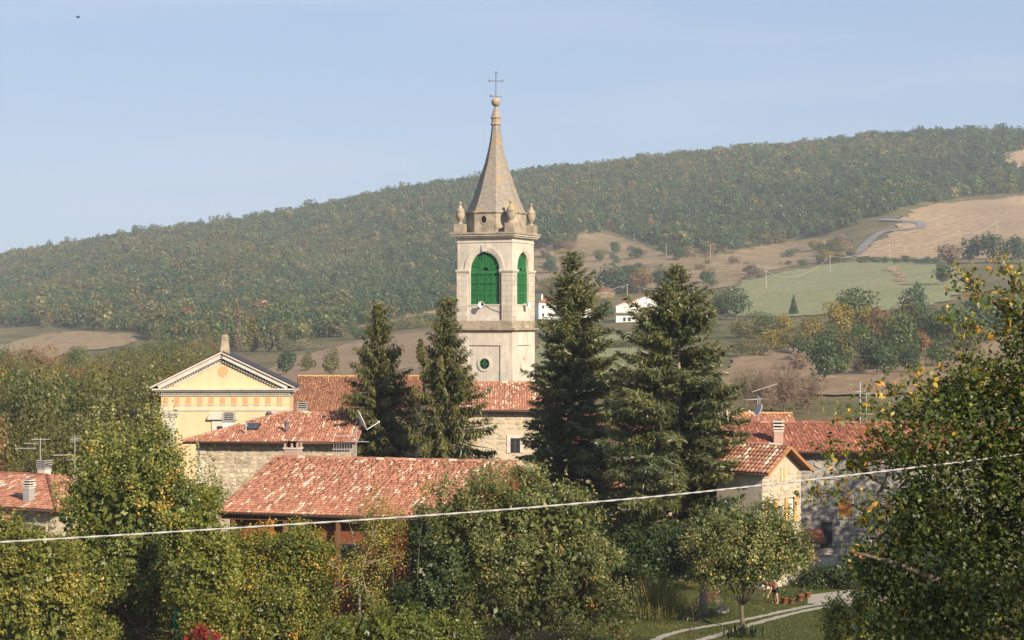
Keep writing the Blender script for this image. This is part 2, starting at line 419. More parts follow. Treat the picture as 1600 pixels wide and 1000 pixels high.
def ground_mat(name, stops, scale=0.02, fine=0.6, bump=0.5, rows=None):
    m, nt, out = new_mat(name)
    b = nt.nodes.new('ShaderNodeBsdfPrincipled'); b.inputs['Roughness'].default_value = 0.95; b.inputs['Specular IOR Level'].default_value = 0.1
    g = nt.nodes.new('ShaderNodeNewGeometry')
    n1 = nt.nodes.new('ShaderNodeTexNoise'); n1.inputs['Scale'].default_value = scale; n1.inputs['Detail'].default_value = 10; n1.inputs['Roughness'].default_value = 0.7
    nt.links.new(g.outputs['Position'], n1.inputs['Vector'])
    r = ramp_node(nt, stops); nt.links.new(n1.outputs['Fac'], r.inputs[0])
    n2 = nt.nodes.new('ShaderNodeTexNoise'); n2.inputs['Scale'].default_value = fine; n2.inputs['Detail'].default_value = 6
    nt.links.new(g.outputs['Position'], n2.inputs['Vector'])
    r2 = ramp_node(nt, [(0.3, (0.72, 0.72, 0.72)), (0.7, (1.22, 1.2, 1.15))]); nt.links.new(n2.outputs['Fac'], r2.inputs[0])
    mm = nt.nodes.new('ShaderNodeMix'); mm.data_type = 'RGBA'; mm.blend_type = 'MULTIPLY'; mm.inputs[0].default_value = 1
    nt.links.new(r.outputs[0], mm.inputs[6]); nt.links.new(r2.outputs[0], mm.inputs[7])
    src = mm.outputs[2]
    if rows:           # working lines left by the tractor: (direction in degrees, spacing in m)
        mpn = nt.nodes.new('ShaderNodeMapping'); mpn.inputs['Rotation'].default_value = (0, 0, R(rows[0])); nt.links.new(g.outputs['Position'], mpn.inputs['Vector'])
        wv = nt.nodes.new('ShaderNodeTexWave'); wv.inputs['Scale'].default_value = 0.314 / rows[1]; wv.inputs['Distortion'].default_value = 3.5; wv.inputs['Detail'].default_value = 3; wv.inputs['Detail Scale'].default_value = 0.6
        nt.links.new(mpn.outputs[0], wv.inputs['Vector'])
        r3 = ramp_node(nt, [(0.2, (0.94, 0.935, 0.93)), (0.8, (1.03, 1.03, 1.03))]); nt.links.new(wv.outputs['Fac'], r3.inputs[0])
        m3 = nt.nodes.new('ShaderNodeMix'); m3.data_type = 'RGBA'; m3.blend_type = 'MULTIPLY'; m3.inputs[0].default_value = 1
        nt.links.new(src, m3.inputs[6]); nt.links.new(r3.outputs[0], m3.inputs[7]); src = m3.outputs[2]
    nt.links.new(src, b.inputs['Base Color'])
    bp = nt.nodes.new('ShaderNodeBump'); bp.inputs['Strength'].default_value = bump; bp.inputs['Distance'].default_value = 0.3
    nt.links.new(n2.outputs['Fac'], bp.inputs['Height']); nt.links.new(bp.outputs[0], b.inputs['Normal'])
    nt.links.new(b.outputs[0], out.inputs['Surface'])
    return m
MT['ground'] = ground_mat('rough_grass_ground', [(0.35, (0.085, 0.085, 0.030)), (0.5, (0.135, 0.115, 0.05)), (0.65, (0.21, 0.155, 0.085))], 0.03, 0.9)
MT['meadow'] = ground_mat('meadow_grass', [(0.3, (0.19, 0.205, 0.095)), (0.55, (0.235, 0.235, 0.115)), (0.75, (0.295, 0.26, 0.15))], 0.018, 0.5)
MT['stubble'] = ground_mat('stubble_soil', [(0.3, (0.31, 0.215, 0.125)), (0.6, (0.37, 0.262, 0.155)), (0.8, (0.41, 0.30, 0.19))], 0.012, 0.25, rows=(35, 7))
MT['tanfield'] = ground_mat('dry_tan_field', [(0.3, (0.247, 0.175, 0.094)), (0.6, (0.316, 0.226, 0.127)), (0.8, (0.368, 0.271, 0.165))], 0.015, 0.3, rows=(70, 8))
MT['ploughed'] = ground_mat('ploughed_soil', [(0.3, (0.215, 0.145, 0.086)), (0.55, (0.275, 0.193, 0.115)), (0.8, (0.325, 0.245, 0.15))], 0.02, 0.4, rows=(20, 5))
MT['dryslope'] = ground_mat('dry_scrub_slope', [(0.3, (0.14, 0.108, 0.052)), (0.5, (0.25, 0.178, 0.095)), (0.7, (0.34, 0.25, 0.165))], 0.035, 0.5)
MT['asphalt'] = ground_mat('pale_asphalt', [(0.3, (0.17, 0.165, 0.16)), (0.7, (0.24, 0.235, 0.23))], 0.1, 1.0, 0.1)
MT['gravel'] = ground_mat('pale_gravel', [(0.3, (0.33, 0.30, 0.26)), (0.7, (0.46, 0.42, 0.36))], 0.8, 12.0, 0.4)
MT['lawn'] = ground_mat('garden_grass', [(0.3, (0.05, 0.072, 0.018)), (0.55, (0.095, 0.105, 0.030)), (0.75, (0.19, 0.155, 0.06))], 0.35, 6.0, 0.6)
MT['blade'] = LEAF('grass_blades', [(0.0, (0.035, 0.06, 0.012)), (0.6, (0.085, 0.105, 0.025)), (1.0, (0.20, 0.16, 0.06))], 0.35)

# ------------------------------------------------------------------ terrain
def build_terrain_table():
    cols = np.array([-2400, -800, 0, 215, 430, 650, 850, 1000, 1150, 1300, 1450, 1600, 2400, 4000], float)
    ds = np.array([150, 280, 450, 650, 850, 1050, 1350, 1700], float)
    Y = np.array([
     [738] * 14,
     [655, 650, 645, 645, 640, 635, 625, 625, 630, 635, 635, 635, 640, 645],
     [625, 605, 600, 600, 595, 580, 560, 560, 560, 560, 560, 545, 560, 575],
     [600, 575, 560, 555, 550, 530, 515, 508, 500, 484, 475, 470, 490, 520],
     [585, 552, 532, 522, 508, 492, 470, 462, 450, 440, 420, 410, 430, 470],
     [580, 542, 497, 490, 480, 455, 420, 410, 402, 393, 380, 372, 390, 440],
     [570, 520, 450, 430, 410, 383, 350, 335, 325, 315, 300, 300, 330, 400],
     [560, 482, 406, 367, 335, 291, 263, 246, 236, 218, 198, 203, 255, 360]], float)
    pxs = np.arange(-2400, 4001, 20.0)
    dd = np.arange(150, 2801, 10.0)
    T = np.zeros((len(dd), len(pxs)))
    rows = np.array([np.interp(pxs, cols, r) for r in Y])
    Z = CZ + (500 - rows) / FPX * ds[:, None]
    for j in range(len(pxs)):
        T[:, j] = np.interp(dd, list(ds) + [2000, 2800], list(Z[:, j]) + [Z[-1, j] - 25, Z[-1, j] - 150])
    def blur(a, ax, k):
        for _ in range(2):
            p = [(0, 0), (0, 0)]; p[ax] = (k, k)
            q = np.pad(a, p, mode='edge'); c = np.cumsum(q, axis=ax)
            z = np.zeros_like(np.take(c, [0], axis=ax)); c = np.concatenate([z, c], axis=ax)
            n = a.shape[ax]
            a = (np.take(c, range(2*k+1, 2*k+1+n), axis=ax) - np.take(c, range(0, n), axis=ax)) / (2*k+1)
        return a
    T = blur(T, 0, 6); T = blur(T, 1, 4)
    return pxs, dd, T
TPX, TDD, TT = build_terrain_table()
NEAR_D = np.array([-400, -60, 0, 10, 30, 60, 80, 115, 150], float)
NEAR_Z = np.array([17.0, 13.0, 11.6, 10.8, 6.2, 1.4, 0.0, 0.0, 0.2], float)

def terr(x, y):
    x = np.asarray(x, float); y = np.asarray(y, float)
    zn = np.interp(y, NEAR_D, NEAR_Z)
    yc = np.clip(y, 150, 2799)
    px = np.clip(800 + FPX * x / yc, -2399, 3999)
    i = (yc - 150) / 10.0; j = (px + 2400) / 20.0
    i0 = np.minimum(i.astype(int), len(TDD) - 2); j0 = np.minimum(j.astype(int), len(TPX) - 2)
    a = i - i0; b = j - j0
    zf = (TT[i0, j0] * (1-a) * (1-b) + TT[i0+1, j0] * a * (1-b) + TT[i0, j0+1] * (1-a) * b + TT[i0+1, j0+1] * a * b)
    zf = zf + 0.9 * np.sin(x * 0.021 + y * 0.013) * np.clip((y - 300) / 300, 0, 1)
    zf = zf + (5.5 * np.sin(x * 0.026 + 0.006 * y) + 3.0 * np.sin(x * 0.061 - 0.011 * y + 1.0)) * np.clip((y - 900) / 250, 0, 1) * np.clip((1680 - y) / 330, 0.12, 1)
    t = np.clip((y - 120) / 60.0, 0, 1)
    return zn * (1 - t) + zf * t

def tz(x, y):
    return float(terr(np.array([x]), np.array([y]))[0])

_dl = np.concatenate([np.arange(80, 300, 1.0), np.arange(300, 1750, 2.0)])
def G(px, py):
    """the point of the ground seen at that picture position (nearest hit)"""
    xs = (px - 800) / FPX * _dl
    zz = terr(xs, _dl)
    yy = 500 - (zz - CZ) / _dl * FPX
    k = np.nonzero(yy <= py)[0]
    d = _dl[k[0]] if len(k) else 1740.0
    x = (px - 800) / FPX * d
    return Vector((x, d, tz(x, d)))

def make_ground():
    ys = np.concatenate([np.linspace(-400, -40, 8), np.arange(-30, 200, 4.0), np.arange(200, 2600, 12.0)])
    xs = np.concatenate([np.linspace(-2600, -1100, 16)[:-1], np.arange(-1100, -60, 14.0), np.arange(-60, 60, 4.0), np.arange(60, 1100, 14.0), np.linspace(1100, 2600, 16)])
    X, Yg = np.meshgrid(xs, ys)
    Z = terr(X.ravel(), Yg.ravel())
    v = np.stack([X.ravel(), Yg.ravel(), Z], 1)
    nx = len(xs); ny = len(ys)
    i, j = np.meshgrid(np.arange(ny - 1), np.arange(nx - 1), indexing='ij')
    a = (i * nx + j).ravel()
    f = np.stack([a, a + 1, a + nx + 1, a + nx], 1)
    o = link('ground', np_mesh('ground', v, f, MT['ground'], smooth=True))
    return tag(o, 'rough grass ground and hillside rising to the wooded ridge', 'ground', kind='structure')
make_ground()

def smooth_loop(P, k=4):
    out = []; n = len(P)
    for i in range(n):
        p0, p1, p2, p3 = (Vector(P[(i + q - 1) % n]) for q in range(4))
        for s in range(k):
            t = s / k
            out.append(0.5 * ((2*p1) + (p2 - p0)*t + (2*p0 - 5*p1 + 4*p2 - p3)*t*t + (3*p1 - p0 - 3*p2 + p3)*t**3))
    return out

def patch(name, pix, mat, label, cat, off=0.35, L=14.0, smooth=3):
    P = [G(*p) for p in pix]
    P = [Vector((p.x, p.y)) for p in P]
    if smooth:
        P = smooth_loop(P, smooth * 3)
        q = sum(p.y for p in P) / len(P) / 900.0
        P = [p + Vector((random.gauss(0, 1.6 * q), random.gauss(0, 3.0 * q))) for p in P]
    bm = bmesh.new()
    bm.faces.new([bm.verts.new((p.x, p.y, 0)) for p in P])
    bmesh.ops.triangulate(bm, faces=bm.faces[:])
    for _ in range(7):
        lg = [e for e in bm.edges if e.calc_length() > L]
        if not lg: break
        bmesh.ops.subdivide_edges(bm, edges=lg, cuts=1)
        bmesh.ops.triangulate(bm, faces=[f for f in bm.faces if len(f.verts) > 3])
    co = np.array([v.co[:] for v in bm.verts])
    z = terr(co[:, 0], co[:, 1]) + off
    for v, h in zip(bm.verts, z): v.co.z = h
    bmesh.ops.recalc_face_normals(bm, faces=bm.faces)
    me = bpy.data.meshes.new(name); bm.to_mesh(me); bm.free()
    if len(me.polygons) and me.polygons[0].normal.z < 0: me.flip_normals()
    me.polygons.foreach_set('use_smooth', [True] * len(me.polygons))
    me.materials.append(mat)
    return tag(link(name, me), label, cat, kind='structure')

patch('tan_field', [(-60, 560), (0, 541), (60, 526), (120, 519), (180, 521), (215, 527), (195, 541), (110, 553), (30, 572), (-60, 590)], MT['tanfield'], 'dry tan field in the woods left of the yellow church', 'field')
patch('ploughed_field', [(425, 572), (500, 550), (580, 531), (660, 521), (725, 519), (800, 545), (800, 600), (620, 606), (430, 604)], MT['ploughed'], 'brown ploughed slope behind the church roof and drooping spruces', 'field')
patch('pale_bank', [(560, 507), (610, 497), (650, 489), (690, 486), (695, 491), (650, 496), (610, 505), (565, 514)], MT['stubble'], 'narrow pale grass bank along the wood edge', 'bank', L=8)
patch('pasture', [(835, 600), (840, 545), (880, 530), (960, 525), (1010, 520), (1010, 560), (980, 605), (900, 615)], MT['meadow'], 'dull green pasture behind the bell tower below the white houses', 'pasture')
patch('meadow', [(1140, 492), (1150, 447), (1200, 432), (1262, 420), (1320, 411), (1400, 410), (1470, 411), (1500, 428), (1500, 458), (1440, 480), (1330, 490), (1240, 495)], MT['meadow'], 'smooth green meadow on the slope right of the tall fir', 'meadow')
patch('bare_scar', [(1384, 420), (1400, 418), (1412, 430), (1416, 444), (1408, 445), (1396, 432)], MT['stubble'], 'small bare earth scar in the green meadow', 'bare earth', off=0.6, L=6)
patch('stubble_field', [(1338, 401), (1372, 380), (1400, 360), (1408, 341), (1440, 326), (1500, 316), (1560, 311), (1620, 308), (1760, 312), (1760, 405), (1600, 404), (1470, 406), (1400, 405)], MT['stubble'], 'large pale stubble field below the wooded hilltop', 'field')
patch('hilltop_field', [(1568, 254), (1580, 240), (1620, 234), (1660, 240), (1660, 262), (1600, 266)], MT['stubble'], 'small pale clearing high on the wooded hill', 'field', L=10)
patch('dry_slope', [(838, 440), (842, 378), (900, 368), (935, 366), (985, 376), (1040, 396), (1110, 402), (1180, 388), (1240, 378), (1300, 374), (1335, 380), (1325, 402), (1262, 414), (1180, 432), (1120, 452), (1000, 450), (920, 452)], MT['dryslope'], 'dry scrubby slope between the forest and the green meadow', 'slope')
patch('brown_field', [(1120, 600), (1150, 566), (1200, 549), (1260, 549), (1300, 566), (1340, 578), (1420, 566), (1500, 547), (1620, 518), (1800, 515), (1800, 600), (1500, 615), (1250, 618)], MT['ploughed'], 'reddish brown field beyond the right village roofs', 'field')

def road():
    pts = [(1318, 406), (1340, 396), (1352, 385), (1364, 373), (1380, 364), (1402, 361), (1428, 359), (1440, 355), (1436, 350), (1410, 347), (1376, 345)]
    P = [G(*p) for p in pts]
    C = []
    for i in range(len(P) - 1):
        p0, p1, p2, p3 = P[max(i-1, 0)], P[i], P[i+1], P[min(i+2, len(P)-1)]
        for s in range(6):
            t = s / 6
            C.append(0.5 * ((2*p1) + (p2-p0)*t + (2*p0-5*p1+4*p2-p3)*t*t + (3*p1-p0-3*p2+p3)*t**3))
    C.append(P[-1])
    mb = MB(); w = 2.9
    L = []
    for i, c in enumerate(C):
        t = C[min(i+1, len(C)-1)] - C[max(i-1, 0)]; n = Vector((-t.y, t.x, 0)).normalized()
        a, b = c + n * w, c - n * w
        L.append((Vector((a.x, a.y, tz(a.x, a.y) + 0.75)), Vector((b.x, b.y, tz(b.x, b.y) + 0.75))))
    for (a, b), (c, d) in zip(L[:-1], L[1:]):
        mb.poly([a, b, d, c])
    tag(mb.build('country_road', MT['asphalt']), 'pale grey country road winding up between forest and stubble field', 'road', kind='structure')
road()

# garden ground with the twin-track drive
def strip(name, pts, w, mat, label, cat, off):
    mb = MB(); L = []
    P = [Vector((*p, 0)) for p in pts]
    C = []
    for i in range(len(P) - 1):
        p0, p1, p2, p3 = P[max(i-1, 0)], P[i], P[i+1], P[min(i+2, len(P)-1)]
        for s in range(14):
            t = s / 14
            C.append(0.5 * ((2*p1) + (p2-p0)*t + (2*p0-5*p1+4*p2-p3)*t*t + (3*p1-p0-3*p2+p3)*t**3))
    C.append(P[-1])
    for i, c in enumerate(C):
        t = C[min(i+1, len(C)-1)] - C[max(i-1, 0)]; n = Vector((-t.y, t.x, 0)).normalized()
        w1 = w * (1 + random.uniform(-0.28, 0.28)); w2 = w * (1 + random.uniform(-0.28, 0.28))
        a, b = c + n * w1, c - n * w2
        L.append((Vector((a.x, a.y, tz(a.x, a.y) + off)), Vector((b.x, b.y, tz(b.x, b.y) + off))))
    for (a, b), (c, d) in zip(L[:-1], L[1:]):
        mb.poly([a, b, d, c])
    return tag(mb.build(name, mat), label, cat, kind='structure')
patch('garden_lawn', [(880, 1090), (880, 940), (960, 920), (1330, 912), (1440, 920), (1500, 1090)], MT['lawn'], 'garden grass beside the gravel drive under the apple tree', 'lawn', off=0.02, L=3, smooth=0)
def gxy(px, py):
    p = G(px, py); return (p.x, p.y)
strip('gravel_track', [gxy(1000, 1012), gxy(1060, 993), gxy(1150, 973), gxy(1240, 955), gxy(1320, 942)], 0.22, MT['gravel'], 'far wheel track of the pale gravel drive', 'drive', 0.05)
strip('gravel_track', [gxy(1060, 1014), gxy(1120, 997), gxy(1190, 976), gxy(1270, 957), gxy(1340, 944)], 0.22, MT['gravel'], 'near wheel track of the pale gravel drive', 'drive', 0.05)
patch('gravel_yard', [(1262, 946), (1262, 934), (1330, 926), (1480, 924), (1480, 950), (1340, 952)], MT['gravel'], 'pale gravel yard at the end of the drive', 'yard', off=0.035, L=3, smooth=0)

# ------------------------------------------------------------------ building helpers
TPROF = [(0.0, 0.05), (0.18, 0.0), (0.34, 0.35), (0.45, 0.8), (0.60, 1.0), (0.75, 0.8), (0.88, 0.35), (1.0, 0.05)]
def tile_template(pu, pv, h):
    """one barrel tile in (u, v, n): arched sheet with a lip at its lower end"""
    v = []; f = []
    k = len(TPROF)
    for (a, b) in TPROF: v.append((a * pu, -0.02, b * h + 0.030))        # lower end, lifted over the next row
    for (a, b) in TPROF: v.append((a * pu, pv * 1.02, b * h * 0.9))      # upper end, tucked under
    for (a, b) in TPROF: v.append((a * pu, 0.0, max(0, b * h - 0.012)))  # lip
    for i in range(k - 1):
        f.append((i, i + 1, k + i + 1, k + i))
        f.append((2*k + i, 2*k + i + 1, i + 1, i))
    return np.array(v), np.array(f)

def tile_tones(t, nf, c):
    """the cover tile keeps its own tone, but for the left flank of pale ones; the channel beside it is plain terracotta"""
    return [(0.10 + 0.35 * c) if (i // 2) < (3 if t >= 0.9 else 2) else t for i in range(nf)]  # a pale tile's left flank is painted darker, as if in shade

def tile_plane(parent, A, U, V, lu, lv, mat, pu=0.17, pv=0.30, h=0.055, mask=None, pale=0.11, singles=None, seed=0, name='tiles', shear=0.0):
    """rows of tiles on a roof plane; mask(u, v) in metres along eave / up slope; singles(u, v): that tile is an object of its own"""
    rng = np.random.default_rng(seed + 5)
    A = Vector(A); U = Vector(U).normalized(); V = Vector(V).normalized(); N = U.cross(V)
    nu = int(round(lu / pu)); nv = int(round(lv / pv)); pu = lu / nu; pv = lv / nv
    tv, tf = tile_template(pu, pv, h)
    B = np.array([U[:], V[:], N[:]])
    vs_, fs_, tn = [], [], []
    n = 0; single = []
    drift = rng.normal(0, 0.012, nu); was = [False] * nu
    for r in range(nv):
        for c in range(nu):
            u = c * pu; v = r * pv
            uc, vc = u + pu / 2, v + pv / 2
            if mask is not None and not mask(uc, vc): continue
            t = rng.random() * 0.84
            if rng.random() < (0.42 if was[c] else pale * 0.75): t = 0.90 + 0.10 * rng.random()
            was[c] = t >= 0.9
            if singles is not None and len(single) < 300 and singles(uc, vc):
                single.append((u, v, t)); continue
            q = tv.copy()
            q[:, 0] += u + drift[c] + rng.normal(0, 0.004); q[:, 1] += v + rng.normal(0, 0.008); q[:, 2] += rng.normal(0, 0.004)
            q[:, 0] += q[:, 1] * rng.normal(0, 0.006)
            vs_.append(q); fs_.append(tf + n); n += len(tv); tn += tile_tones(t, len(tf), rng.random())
    if vs_:
        P = np.concatenate(vs_) @ B + np.array(A[:])
        me = np_mesh(name, P, np.concatenate(fs_), mat, np.array(tn), smooth=False)
        o = link(name, me, parent); o['kind'] = 'stuff'
    if single:
        bins = {}
        Rm = Matrix((U, V, N)).transposed().to_4x4()
        for (u, v, t) in single:
            b = min(9, int(t * 10)) if t < 0.88 else 9
            if b not in bins:
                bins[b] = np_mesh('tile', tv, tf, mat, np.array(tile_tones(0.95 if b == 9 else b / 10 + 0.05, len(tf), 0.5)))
            o = link('tile', bins[b], parent)
            p = A + U * (u + rng.normal(0, 0.008)) + V * (v + rng.normal(0, 0.008)) + N * rng.normal(0, 0.004)
            o.matrix_local = Matrix.Translation(p) @ Rm @ Matrix.Rotation(rng.normal(0, 0.01), 4, 'Z')

def ridge_tiles(parent, a, b, mat, step=0.42, r=0.12, tone=0.5, name='ridge_tile'):
    a = Vector(a); b = Vector(b); L = (b - a).length; n = max(2, int(L / step)); t = (b - a).normalized()
    s = t.cross(Vector((0, 0, 1))).normalized(); up = s.cross(t)
    mesh_bins = []
    for tn in (0.2, 0.5, 0.75, 0.93):
        v = []; f = []; k = 7
        for e, rr in ((0.0, r), (1.08 * L / n, r * 0.88)):
            for i in range(k):
                g = math.pi * i / (k - 1)
                v.append((e, math.cos(g) * rr, math.sin(g) * rr))
        for i in range(k - 1): f.append((i, i + 1, k + i + 1, k + i))
        mesh_bins.append(np_mesh(name, np.array(v), np.array(f), mat, np.full(len(f), tn), smooth=True))
    Rm = Matrix((t, s, up)).transposed().to_4x4()
    for i in range(n):
        o = link(name, random.choices(mesh_bins, (3, 4, 3, 1))[0], parent)
        p = a + t * (i * L / n)
        o.matrix_local = Matrix.Translation(p + Vector((0, 0, random.gauss(0, 0.008)))) @ Rm @ Matrix.Rotation(random.gauss(0, 0.015), 4, 'Z')

STONES = {}
def stone_meshes(mat):
    if mat.name in STONES: return STONES[mat.name]
    out = []
    for k in range(7):
        rr = random.Random(k + 40)
        n = 7
        ang = sorted(rr.uniform(0, 2 * math.pi) * 0.25 + 2 * math.pi * i / n * 1.0 for i in range(n))
        ring = []
        for a in ang:
            c, s = math.cos(a), math.sin(a)
            q = max(abs(c), abs(s))
            e = rr.uniform(0.72, 1.0)
            ring.append((c / q * 0.5 * e, s / q * 0.5 * e))
        v = [(x, 0.05, z) for x, z in ring] + [(x * 0.93, -1.0 + rr.uniform(-0.25, 0.25), z * 0.91) for x, z in ring]
        mb = MB(); mb.v = v
        mb.f = [(i, (i+1) % n, n + (i+1) % n, n + i) for i in range(n)] + [tuple(range(n, 2*n))]
        out.append(mb.mesh('stone', mat))
    STONES[mat.name] = out
    return out

def stone_wall(parent, x0, x1, z0, z1, y, mat, course=0.32, depth=0.05, skip=None, rot=None, seed=1, limit=300):
    """stones laid in uneven courses, proud of the wall face at local y (front)"""
    rr = random.Random(seed); ms = stone_meshes(mat)
    z = z1; cnt = 0
    while z > z0 and cnt < limit:
        h = course * rr.uniform(0.65, 1.25)
        x = x0 + 0.02
        while x < x1 - 0.1 and cnt < limit:
            w = min(course * rr.uniform(0.8, 2.3), x1 - x)
            hh = h * rr.uniform(0.6, 1.12)
            cx, cz = x + w / 2, z - h / 2 + rr.uniform(-.12, .12) * h
            if skip is None or not skip(cx, cz):
                o = link('stone', rr.choice(ms), parent)
                loc = Vector((cx, y, cz)); mt = Matrix.Translation(loc)
                if rot is not None: mt = rot @ mt
                o.matrix_local = mt @ Matrix.Rotation(rr.uniform(-0.12, 0.12), 4, 'Y') @ Matrix.Diagonal((w - 0.03, depth * rr.uniform(0.5, 1.3), hh - 0.02, 1))
                cnt += 1
            x += w
        z -= h

def house(name, label, corner, yaw, RL, w, rise, o, wallmat, tilemat, hipL=False, hipR=False, base=0.0, tp=(0.17, 0.30, 0.055), pale=0.11, singles=None,
          rafters=None, seed=0, ridge_mat=None, back=True, ov=None, category='house', fascia=None, shear=0.0):
    """gabled or hipped house; local x along the eave, y away from the viewer's side, z up; (0,0) is the front-left eave corner"""
    c = Vector(corner); th = R(yaw)
    root = empty(name, (c.x, c.y, base), -th, label, category)
    ze = c.z - base; D = 2 * w; zr = ze + rise
    ov = o if ov is None else ov
    xl = o if hipL else ov; xr = RL - (o if hipR else ov)
    p = math.atan2(rise, w); cp, sp = math.cos(p), math.sin(p); sl = w / cp
    zt = ze + o * math.tan(p) - 0.16           # wall head, under the roof deck
    # walls
    mb = MB(); mb.box(xl, xr, o, D - o, -0.5, zt)
    if not hipL: mb.prism([(xl, o, zt), (xl, D - o, zt), (xl, w, zr - 0.16)], (0.3, 0, 0))
    if not hipR: mb.prism([(xr - 0.3, o, zt), (xr - 0.3, D - o, zt), (xr - 0.3, w, zr - 0.16)], (0.3, 0, 0))
    mb.build('wall', wallmat, root)
    # deck
    rl = w if hipL else 0.0; rr = RL - (w if hipR else 0.0)
    mb = MB(); dn = (0, 0, -0.11)
    e = -0.015
    def z_(z): return z + e
    mb.prism([(0, 0, z_(ze)), (RL, 0, z_(ze)), (rr, w, z_(zr)), (rl, w, z_(zr))], dn)
    mb.prism([(RL, D, z_(ze)), (0, D, z_(ze)), (rl, w, z_(zr)), (rr, w, z_(zr))], dn)
    if hipL: mb.prism([(0, D, z_(ze)), (0, 0, z_(ze)), (w, w, z_(zr))], dn)
    if hipR: mb.prism([(RL, 0, z_(ze)), (RL, D, z_(ze)), (RL - w, w, z_(zr))], dn)
    mb.build('roof_deck', fascia or MT['timber'], root)
    def mf(u, v):
        q = v * cp
        return (not hipL or u > q) and (not hipR or u < RL - q)
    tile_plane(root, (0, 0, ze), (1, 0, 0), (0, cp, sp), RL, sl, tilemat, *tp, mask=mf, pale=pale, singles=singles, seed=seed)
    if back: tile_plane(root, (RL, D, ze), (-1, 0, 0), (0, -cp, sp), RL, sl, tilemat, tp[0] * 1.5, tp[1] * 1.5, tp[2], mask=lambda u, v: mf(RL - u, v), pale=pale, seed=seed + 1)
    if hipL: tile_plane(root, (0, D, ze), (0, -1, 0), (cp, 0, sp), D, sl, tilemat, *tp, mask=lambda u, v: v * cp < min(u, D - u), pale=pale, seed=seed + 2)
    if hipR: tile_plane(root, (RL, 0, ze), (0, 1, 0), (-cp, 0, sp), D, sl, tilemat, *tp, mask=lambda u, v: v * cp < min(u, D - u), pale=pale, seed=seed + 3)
    rm = ridge_mat or tilemat
    ridge_tiles(root, (rl, w, zr + 0.01), (rr, w, zr + 0.01), rm)
    if hipL: ridge_tiles(root, (0, 0, ze + 0.03), (w, w, zr + 0.02), rm); ridge_tiles(root, (0, D, ze + 0.03), (w, w, zr + 0.02), rm)
    if hipR: ridge_tiles(root, (RL, 0, ze + 0.03), (RL - w, w, zr + 0.02), rm); ridge_tiles(root, (RL, D, ze + 0.03), (RL - w, w, zr + 0.02), rm)
    # gutter along the front eave
    MB().tube([(0.02, -0.05, ze - 0.09), (RL - 0.02, -0.05, ze - 0.09)], 0.06, 8).build('gutter', MT['dark_gutter'], root, smooth=True)
    if rafters:
        me = MB().box(-0.06, 0.06, 0, o, -0.15, 0).mesh('rafter', MT['timber'])
        me2 = MB().box(-0.055, 0.055, -0.012, 0.0, -0.10, -0.02).mesh('rafter_end', MT['rafter_end'])
        x = xl + 0.3
        while x < xr:
            q = link('rafter', me, root); q.matrix_local = Matrix.Translation((x, 0.10, ze - 0.10)) @ Matrix.Rotation(p, 4, 'X')
            q2 = link('rafter_end', me2, q)
            x += rafters
    return root, dict(ze=ze, zr=zr, p=p, w=w, D=D, RL=RL, o=o, xl=xl, xr=xr, cp=cp, sp=sp)

def roof_z(g, y):
    return g['ze'] + math.tan(g['p']) * (y if y <= g['w'] else g['D'] - y)

def chimney(root, x, y, z0, z1, w, mat, cap=None, rings=3, name='chimney', d=None, capmat=None):
    """stack with a louvred cowl of stacked slabs"""
    d = d or w
    stack = MB().box(x - w/2, x + w/2, y - d/2, y + d/2, z0, z1).build(name, mat, root, bevel=0.012)
    hgt = cap or 0.5; st = hgt / rings
    cm = capmat or MT['concrete_pale']
    core = MB().box(x - w*0.36, x + w*0.36, y - d*0.36, y + d*0.36, z1, z1 + hgt).build('flue', MT['black'], stack)
    for k in range(rings):
        z = z1 + k * st + st * 0.42
        e = 0.06
        MB().box(x - w/2 - e, x + w/2 + e, y - d/2 - e, y + d/2 + e, z, z + st * 0.5).build('cowl_slab', cm, stack, bevel=0.015)
    MB().box(x - w/2 - 0.02, x + w/2 + 0.02, y - d/2 - 0.02, y + d/2 + 0.02, z1 - 0.06, z1 + 0.03).build('collar', cm, stack)
    return stack

def lcl(root, px, py, d):
    """a picture point at distance d in a thing's own coordinates"""
    m = Matrix.Translation(root.location) @ root.rotation_euler.to_matrix().to_4x4()
    return m.inverted() @ W(px, py, d)

